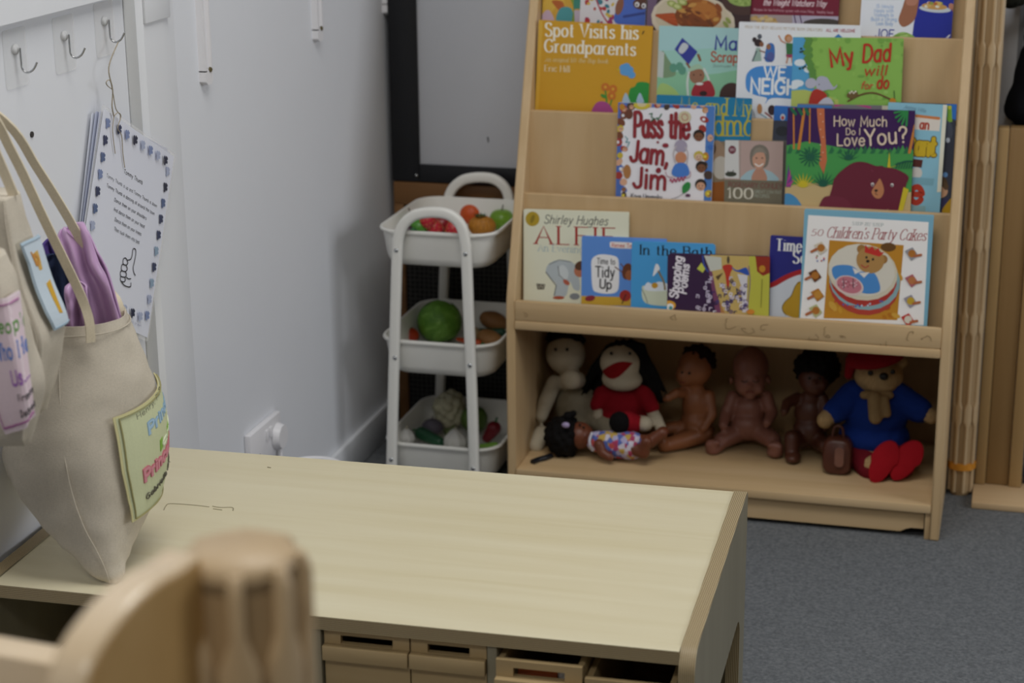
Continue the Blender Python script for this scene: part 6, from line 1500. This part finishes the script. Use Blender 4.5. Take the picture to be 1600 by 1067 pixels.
# ---- middle bag with the pale blue patch
g = thing('tote_bag', PY(40, 640, -1.36), 'calico bag with a pale blue label, hanging between the other two bags', 'bag', 'calico tote bags on the wall')
rows = [(-50, 26, 14, 302, .035, 0), (-66, 33, 18, 330, .042, 0), (-84, 47, 28, 380, .05, 0), (-96, 64, 42, 440, .058, 0), (-102, 86, 66, 500, .062, 0), (-102, 86, 68, 545, .062, 0), (-94, 78, 66, 590, .055, 0), (-84, 69, 60, 622, .04, 0), (-72, 65, 60, 640, .015, 0)]
bg2 = Bag(rows, -1.435, .09); r2 = wrinkle(bg2.rings, .005, 11)
def keepwall(rs): return [[V((max(p_.x, WX + .004), p_.y, p_.z)) for p_ in r] for r in rs]
loft('bag_body', list(reversed(keepwall(r2))), M_canvas, g, True, True, True, 180)
tube('side_seam', [bg2.surf(q * .5, -1.5708, .0012) for q in range(2, 2 * len(bg2.par) - 4)], .0009, M_canvas, g, 6)
ribbon('strap', [PY(22, 306, -1.44), PY(-8, 235, -1.45), PY(-46, 150, -1.48), V((WX + .02, -1.58, 1.085))], [RH, RH, RH, DH], .012, M_strap, g)
pt = Patch(bg2, [(24, 369), (36, 400), (48, 440), (64, 478), (78, 506)], .10, 'c3d0da', g, 'b4c6d2', 0)
pt.fill([(.35, .18), (.62, .16), (.55, .36), (.42, .36)], 'c9a45a'); pt.fill([(.50, .50), (.72, .48), (.66, .84), (.52, .82)], 'cda23e'); pt.text('b', .34, .30, .5, .29, .14, 'c08a4a', .3)
pt.done('9aaebc')

# ---- nearest bag with the pink patch
g = thing('tote_bag', PY(10, 690, -1.52), 'calico bag with a pink label and coloured lettering, nearest, cut by the left edge', 'bag', 'calico tote bags on the wall')
rows = [(-90, 4, -6, 396, .035, 0), (-100, 20, 4, 430, .042, 0), (-110, 36, 18, 490, .05, 0), (-112, 48, 32, 550, .055, 0), (-110, 56, 40, 600, .055, 0), (-104, 50, 40, 640, .05, 0), (-92, 44, 36, 672, .035, 0), (-84, 40, 34, 692, .012, 0)]
bg3 = Bag(rows, -1.565, .09); r3 = wrinkle(bg3.rings, .005, 23)
loft('bag_body', list(reversed(keepwall(r3))), M_canvas, g, True, True, True, 180)
ribbon('strap', [PY(-6, 404, -1.56), PY(-30, 330, -1.56), PY(-70, 220, -1.60), V((WX + .02, -1.70, 1.085))], [RH, RH, RH, DH], .012, M_strap, g)
# its label faces us: a sheet sewn on the near side
pc = [(-40, 452), (30, 449), (53, 640), (8, 650)]
def near_sheet(bg_, quad, nu, nv, off):
    out = []
    for i in range(nv + 1):
        r_ = []
        for j in range(nu + 1):
            u, v = j / nu, i / nv; px, py = [(quad[0][q] * (1 - u) + quad[1][q] * u) * (1 - v) + (quad[3][q] * (1 - u) + quad[2][q] * u) * v for q in (0, 1)]
            rw = row_of(bg_, py); lo, hi = None, None; best = None
            for k in range(160):
                a = -3.0 + 3.1 * k / 159; p_ = bg_.surf(rw, a, off); d = p_ - CAM; sx = 800 + FPX * d.dot(RT) / d.dot(FW)
                if best is None or abs(sx - px) < best[0]: best = (abs(sx - px), p_)
            r_.append(best[1])
        out.append(r_)
    return out
class Near(Patch):
    def __init__(s, bg_, quad, col, edge, parent, off=.0052):
        s.G = near_sheet(bg_, quad, 14, 20, off); s.k = 0; s.j = 0; s.parent = parent; s.vs = []; s.fs = []; s.fm = []; s.mats = []; s.name = 'patch'
        s.fill([(0, 0), (1, 0), (1, 1), (0, 1)], edge, 14, 20); s.fill([(.015, .02), (.985, .02), (.985, .98), (.015, .98)], col, 14, 20)
    def uv(s, u, v, lift=0):
        u = min(max(u, 0), 1); v = min(max(v, 0), 1); nu, nv = 14, 20
        x, y = u * nu, v * nv; j, i = min(int(x), nu - 1), min(int(y), nv - 1); fx, fy = x - j, y - i; G = s.G
        p_ = G[i][j].lerp(G[i][j + 1], fx).lerp(G[i + 1][j].lerp(G[i + 1][j + 1], fx), fy)
        nrm = (G[i][j + 1] - G[i][j]).cross(G[i + 1][j] - G[i][j]).normalized()
        if nrm.dot(CAM - p_) < 0: nrm = -nrm
        return p_ + nrm * (s.k * 2e-4 + lift + s.j * 3e-6)
pt = Near(bg3, [(-62, 452), (29, 449), (54, 638), (8, 652)], 'dcc8d0', 'e2d2d8', g)
pt.text('People', .43, .25, 1.08, .265, .10, '6f9a5a', .2, 1.0, True); pt.text('Who Help', .36, .45, 1.20, .46, .12, '6f86c2', .2, 1.0, True); pt.text('Us...', .62, .655, .98, .655, .11, '9a6ab0', .2, 1.0, True)
pt.text('Fireman', .66, .78, 1.16, .785, .05, '6a6468', .12); pt.text('Doctor A', .64, .90, 1.10, .91, .05, '6a6468', .12)
for a, b in (((.05, .05), (.05, .95)), ((.05, .95), (.95, .945)), ((.05, .05), (.95, .05))):
    for k in range(14): pt.seg((a[0] + (b[0] - a[0]) * k / 14, a[1] + (b[1] - a[1]) * k / 14), (a[0] + (b[0] - a[0]) * (k + 1) / 14, a[1] + (b[1] - a[1]) * (k + 1) / 14), .010, 'a86a9a')
pt.done()

# ================================================================== song sheets on a string
xs = WX + .018
A = PX(163, 170, xs); B = PX(272, 245, xs); D = PX(218, 522, xs)
g = thing('song_sheet', D, 'laminated song sheet with a thumbs up drawing, hung by string from the third hook', 'poster')
u = (B - A).normalized(); n = V((1, 0, 0)); w_ = (B - A).length; v = (D - B); v = (v - u * v.dot(u)); h_ = v.length; v.normalize()
class Page(Sheet):
    pass
pg = Page(A, u, v, n, w_, h_)
pg.all('dfe2ee')
pg.ref = (200, 300)
def P2(a, b): return (a * w_, b * h_)
def pseg(pts, wm, c): pg.stroke_uv([P2(*q) for q in pts], wm, c); pg.k += 1
class _T:
    pass
def ptext(txt, a0, b0, a1, cap, c, w=.13):
    lay, tot = layout(txt, .2); H = cap; sx = (a1 - a0) * w_ / (tot * H)
    for x, gw, st in lay:
        for sm, pts in st:
            Q = [(p_.x, p_.y) for p_ in catmull([(*p_, 0) for p_ in pts], 3)] if sm else pts
            pg.stroke_uv([(a0 * w_ + (x + q[0]) * sx * H, b0 * h_ - q[1] * H) for q in Q], w * H, c, False, False)
    pg.k += 1
ptext('Tommy Thumb', .36, .245, .62, .0062, '22242c', .2)
for i, (tx, a0, a1) in enumerate([('Tommy Thumb is up and Tommy Thumb is down', .15, .86), ('Tommy Thumb is dancing all around the town', .17, .84), ('Dance them on your shoulders', .29, .74), ('And dance them on your head', .30, .73), ('Dance them on your knees', .33, .70), ('Then tuck them into bed', .34, .69)]):
    ptext(tx, a0, .315 + i * .047, a1, .0052, '3a3c46', .13)
def dl(pts, wm=.0017):
    pts = [(600 + (a - 520) * .72, 690 + (b - 712) * .66) for a, b in pts]                       # thumb drawing, thousandths of the page
    Q = catmull([(a / 1000 * w_, b / 1000 * h_, 0) for a, b in pts], 4); pg.stroke_uv([(q.x, q.y) for q in Q], wm, '26272e'); pg.k += 1
dl([(470, 670), (530, 650), (548, 615), (545, 575), (560, 556), (600, 560), (612, 600), (606, 660), (600, 700), (625, 735), (660, 752)])
dl([(470, 670), (435, 660), (405, 672), (398, 695), (415, 715), (465, 712)]); dl([(412, 714), (388, 728), (388, 755), (410, 768), (470, 762)]); dl([(400, 768), (382, 785), (392, 808), (415, 814), (475, 806)]); dl([(402, 813), (398, 835), (420, 850), (470, 845)])
dl([(470, 670), (490, 690), (465, 712)]); dl([(465, 712), (498, 735), (470, 762)]); dl([(470, 762), (498, 782), (475, 806)]); dl([(475, 806), (492, 826), (470, 845)]); dl([(420, 850), (480, 868), (560, 866), (605, 852), (600, 825)]); dl([(500, 800), (540, 805), (585, 795)])
rb = random.Random(4); bc_ = ['3a4260', '7d8cb4', 'a9b2cc', '59698e', '8fa6bc', '2c3248']
def print_(a, b):
    c = rb.choice(bc_); s = .0125
    for dx, dy, r_ in ((0, 0, .42), (-.35, -.3, .26), (.1, -.45, .2), (.38, -.35, .2), (.45, .1, .22), (-.1, .4, .25)):
        cx_, cy_ = a * w_ + dx * s, b * h_ + dy * s; pg.puv([(cx_ + r_ * s * math.cos(t_), cy_ + r_ * s * math.sin(t_)) for t_ in (6.28318 * k / 8 for k in range(8))], c)
for k in range(10): print_(.06, .06 + k * .088); print_(.93, .10 + k * .088)
for k in range(7): print_(.20 + k * .11, .055); print_(.17 + k * .11, .915)
ptext('printed sheet', .62, .965, .86, .004, '9a9eb4', .12)
i0 = pg.mi('dfe2ee'); b0 = len(pg.vs)
sv, sf = loft_data([[A + u * a + v * b_ - n * d for a, b_ in rrect(0, w_, 0, h_, .004, 3)] for d in (0, .0008)])
pg.vs += sv; pg.fs += [tuple(b0 + q for q in f) for f in sf]; pg.fm += [i0] * len(sf)
mk('front_sheet', pg.vs, pg.fs, pg.mats, g, pg.fm)
M_gl = base_mat('laminate_edge', .12, .5); M_gl[2].inputs['Base Color'].default_value = (.75, .77, .82, 1)
fr_ = .006
for k, (dd, ang, sh) in enumerate(((.0045, -2.0, (-.004, .004)), (.008, -3.6, (-.009, .006)), (.0115, -5.0, (-.013, .010)))):
    R_ = Matrix.Rotation(math.radians(-ang), 3, n)
    o = [A + V((-dd, 0, 0)) + u * sh[0] + v * sh[1] + R_ @ (u * a + v * b_) for a, b_ in rrect(0, w_, 0, h_, .004, 3)]
    loft('back_sheet', [o, [q - n * .0008 for q in o]], ink(('cdd1e0', 'b6bcd0', 'd4d8e4')[k]), g)
# clear film margin round the front sheet
o = rrect(-fr_, w_ + fr_, -fr_, h_ + fr_, .006, 3)
loft('laminate', [[A + u * a + v * b_ - n * d for a, b_ in o] for d in (.0010, .0016)], M_clear, g)
M_str = cloth('string', 'a59c8c', 500)
hk = V((WX + .021, HK[2][0] + .0015, HK[2][1] - .0245)); kn = PX(178, 182, xs + .004); k2 = PX(176, 140, xs + .006); hole = PX(187, 190, xs + .003)
tube('string', catmull([hk, PX(170, 105, xs + .006), k2, PX(175, 165, xs + .005), kn], 5), .0010, M_str, g, 6)
tube('string', catmull([k2, PX(168, 134, xs + .008), PX(166, 128, xs + .009), PX(172, 126, xs + .009), PX(177, 148, xs + .007), PX(181, 170, xs + .006), PX(188, 180, xs + .006), hole], 5), .0008, M_str, g, 6)
tube('string', catmull([kn, PX(184, 176, xs + .007), PX(189, 182, xs + .006), PX(184, 200, xs + .005), PX(190, 212, xs + .004), PX(192, 240, xs + .003), PX(195, 262, xs + .003)], 5), .0008, M_str, g, 6)
tube('string', catmull([kn, PX(176, 205, xs + .004), PX(180, 240, xs + .003)], 4), .0008, M_str, g, 6)
# ================================================================== notched posts and panels
def notched_post(parent, c, r, z0, z1, nodes, tilt=0, ribs=8, ph=.2, closed_top=False, wide=1.0):
    """round connecting post: a dark core with ribs that swell at the notch points"""
    core = [[c + V((r * .80 * math.cos(a), r * .80 * math.sin(a), z - c.z)) for a in (6.28318 * k / 32 for k in range(32))] for z in (z0, z1 - .006)]
    loft('core', core, M_post_dark, parent, smooth=60)
    for i in range(ribs):
        a0 = ph + 6.28318 * i / ribs; zs_ = []
        def wid(z):
            w = .30
            for zn, hl in nodes:
                d = abs(z - zn)
                if d < hl: w = max(w, .76 * min(1, (hl - d) / (hl * .45)) + .30 * (1 - min(1, (hl - d) / (hl * .45))))
            return w
        zz = sorted({z0, z1 - .012, z1 - .006, z1 - .002, z1} | {zn + s * hl * f for zn, hl in nodes for s in (-1, 1) for f in (1, .78, .55, .3)} | {zn for zn, hl in nodes})
        zz = [z for z in zz if z0 <= z <= z1]; rings = []
        for z in zz:
            hw = wid(z) * 6.28318 / ribs / 2 * wide; rr_ = r - (max(0, z - (z1 - .012)) / .012) ** 2 * r * .13
            def q(a, rad): return c + V((rad * math.cos(a0 + a), rad * math.sin(a0 + a), z - c.z))
            rings.append([q(-hw * 1.05, r * .77), q(-hw, rr_ * .96), q(-hw * .7, rr_), q(0, rr_ * 1.01), q(hw * .7, rr_), q(hw, rr_ * .96), q(hw * 1.05, r * .77)])
        loft('rib', rings, M_post, parent, smooth=50)
    loft('cap', [[c + V((r * s * math.cos(a), r * s * math.sin(a), z - c.z)) for a in (6.28318 * k / 32 for k in range(32))] for s, z in ((.80, z1 - .014), (.80, z1 - .001), (.74, z1 + .002))], M_post, parent, smooth=60)
pc_ = V((.8785, .268, 0)); RP = .0262
pb = PZ(1527, 762, 0)
g = thing('slotted_post', (pc_.x, pc_.y, 0), 'tall beech connecting post with notched slots and a yellow band, right of the bookshelf', 'post')
nz = [PY(1515, y, .243).z for y in (86, 238, 376, 508, 650)]
notched_post(g, V((pc_.x, pc_.y, 0)), RP, .008, 1.12, [(z, .026) for z in nz], ph=-1.5708 + .28)
loft('foot', [[V((pc_.x + r_ * math.cos(a), pc_.y + r_ * math.sin(a), z)) for a in (6.28318 * k / 32 for k in range(32))] for r_, z in ((RP * .72, 0), (RP * .78, .004), (RP * .78, .012))], M_post_dark, g)
zb_ = PY(1503, 729, .243).z
loft('yellow_band', [[V((pc_.x + (RP + .0012 + .0006 * math.cos(8 * a)) * math.cos(a), pc_.y + (RP + .0012) * math.sin(a), z)) for a in (6.28318 * k / 48 for k in range(48))] for z in (zb_ - .009, zb_ + .004)], plain('yellow_elastic', 'c8862a', .4), g, True, True)
# folded panels on a foot plate beside it
g = thing('room_divider', (.985, .30, 0), 'pale wooden divider panel upright on a flat foot plate at the right edge', 'room divider')
f0 = PZ(1518, 786, .012); f1 = PZ(1525, 756, .012)
box('foot_plate', (f0.x, f0.y, .0005), (1.16, f1.y + .06, .014), wood('pale_foot', [(.3, 'c3a57c'), (.52, 'cdb088'), (.72, 'd6bb95')], 0, .8), g, .002)
zt_ = PY(1575, 200, .29).z
xl = PY(1523, 740, .285).x
x = xl
M_pan = wood('divider_panel', [(.3, '9c7d50'), (.52, 'a6885b'), (.72, 'b09366')], 2, .6)
M_pan2 = wood('divider_panel_edge', [(.3, '86683f'), (.52, '907249'), (.72, '9a7d54')], 2, .9)
for k, (wd_, yo, mt) in enumerate(((.022, .285, M_pan), (.045, .291, M_pan2), (.026, .285, M_pan))):
    box('panel_board', (x, yo, .0142), (x + wd_ - .0006, yo + .035, zt_), mt, g, .003); x += wd_
box('dark_board', (x + .003, .31, .0142), (x + .16, .34, zt_ - .01), plain('blue_grey_board', '3a4052', .6), g, .002)
# coat hanging on the back wall
cx_, cy_ = 1.0, WB - .075
g = thing('hanging_coat', (1.03, WB - .01, .80), 'black coat hanging against the white wall at the top right edge', 'coat')
q = [PY(*p_, WB - .06) for p_ in ((1600, 70), (1585, 110), (1568, 165), (1569, 185), (1600, 192))]
prs = [('c', PY(1610, 85, WB - .055), PY(1606, 170, WB - .055), .022, .040), ('c', PY(1598, 110, WB - .05), PY(1586, 170, WB - .05), .010, .024), ('c', PY(1640, 60, WB - .06), PY(1640, 170, WB - .055), .05, .05), ('c', PY(1580, 168, WB - .05), PY(1604, 176, WB - .05), .012, .014)]
blob('coat_body', prs, cloth('black_wool', '101116', 400), g, .004, 3, lambda v: .004 * noise.noise(v * 26))
blob('hood', [('e', PY(1583, -6, WB - .06), (.032, .03, .022))], cloth('dark_fur', '25261f', 300), g, .004, 2, lambda v: .004 * noise.noise(v * 90))
xd = PY(1588, 100, WB).x
struct(box('trim_5', (xd, WB - .008, 0), (xd + .010, WB, 2.0), plain('grey_door_edge', '8d9096', .5), bev=.001))
struct(box('door_1', (xd + .012, WB - .012, 0), (xd + .8, WB, 2.0), M_wallpatch, bev=.002))

# ================================================================== blurred divider in the foreground
ZP = 1.15
def AT(px, py, d): return CAM + ray(px, py) * d
tc = AT(375, 868, ZP)
r_ = 225 / 2 / FPX * ZP * .985
g = thing('slotted_post', (tc.x, tc.y, 0), 'blurred pale wooden notched post close to the camera at the bottom left', 'post')
notched_post(g, V((tc.x, tc.y, 0)), r_, .0, tc.z + .002, [(tc.z - .086, .048), (tc.z - .27, .04), (tc.z - .42, .04), (.3, .04), (.1, .04)], ph=-1.25, wide=1.05)
M_fg = wood('blurred_ply_face', [(.3, 'b08a52'), (.52, 'bb965e'), (.72, 'c6a26c')], 0, .6)
M_fge = wood('blurred_ply_edge', [(.3, 'cdb694'), (.52, 'd6c0a0'), (.72, 'dfcbad')], 0, .8, .22, .6)
g = thing('curved_panel', (tc.x - .05, tc.y - .06, .5), 'blurred wooden panel with a curved top slotted into the near post', 'panel')
# panel lies in an upright plane running from the post toward us and to the left
e0 = V((tc.x - r_ * .55, tc.y - r_ * .75, 0)); dirp = (AT(60, 1067, 1.02) - AT(250, 900, 1.13)); dirp.z = 0; dirp.normalize()
nrm = V((-dirp.y, dirp.x, 0))
ztop = AT(245, 884, 1.13).z
edge = []
for px, py in ((250, 886), (225, 898), (190, 925), (155, 962), (125, 1005), (105, 1050), (98, 1100), (96, 1200)):
    d = ray(px, py); t_ = (e0 - CAM).dot(nrm) / d.dot(nrm); p_ = CAM + d * t_; edge.append(((p_ - e0).dot(dirp), p_.z))
s0 = min(0, edge[0][0])
poly = [(s0 - .004, edge[0][1])] + [(q.x, q.y) for q in catmull([(a, b, 0) for a, b in edge], 5)] + [(edge[-1][0], .0), (s0 - .004, .0)]
bmv = []; nP = len(poly); tk_ = .026
vs = [e0 + dirp * a + V((0, 0, b)) + nrm * o_ for o_ in (-tk_ / 2, tk_ / 2) for a, b in poly]
fs = [tuple(range(nP)), tuple(range(nP, 2 * nP))] + [(i, (i + 1) % nP, (i + 1) % nP + nP, i + nP) for i in range(nP)]
bm = bmesh.new(); bv = [bm.verts.new(q) for q in vs]
for k, f in enumerate(fs): bm.faces.new([bv[i] for i in f]).material_index = 0 if k < 2 else 1
bmesh.ops.recalc_face_normals(bm, faces=bm.faces[:])
o = from_bm('panel_body', bm, [M_fg, M_fge], g, 40)
md = o.modifiers.new('b', 'BEVEL'); md.width = .004; md.segments = 3; md.limit_method = 'ANGLE'; md.angle_limit = math.radians(50)
# pale box edge at the bottom left corner
a_ = AT(-160, 978, 1.42); b2 = AT(128, 996, 1.36)
g = thing('wooden_plank', ((a_.x + b2.x) / 2, (a_.y + b2.y) / 2, 0), 'blurred pale wooden plank in the bottom left corner, behind the curved panel', 'plank')
dx = (b2 - a_); dx.z = 0; L_ = dx.length; dx.normalize(); ny = V((-dx.y, dx.x, 0)); zt_ = a_.z * .5 + b2.z * .5
Mb = Matrix((dx, ny, V((0, 0, 1)))).transposed().to_4x4(); Mb.translation = V((a_.x, a_.y, 0))
box('board', (0, -.030, 0), (L_, .0, zt_), M_fge, g, .004, Mb)
box('rail', (.0, -.042, zt_ - .30), (L_, -.0305, zt_ - .24), M_fge, g, .003, Mb)
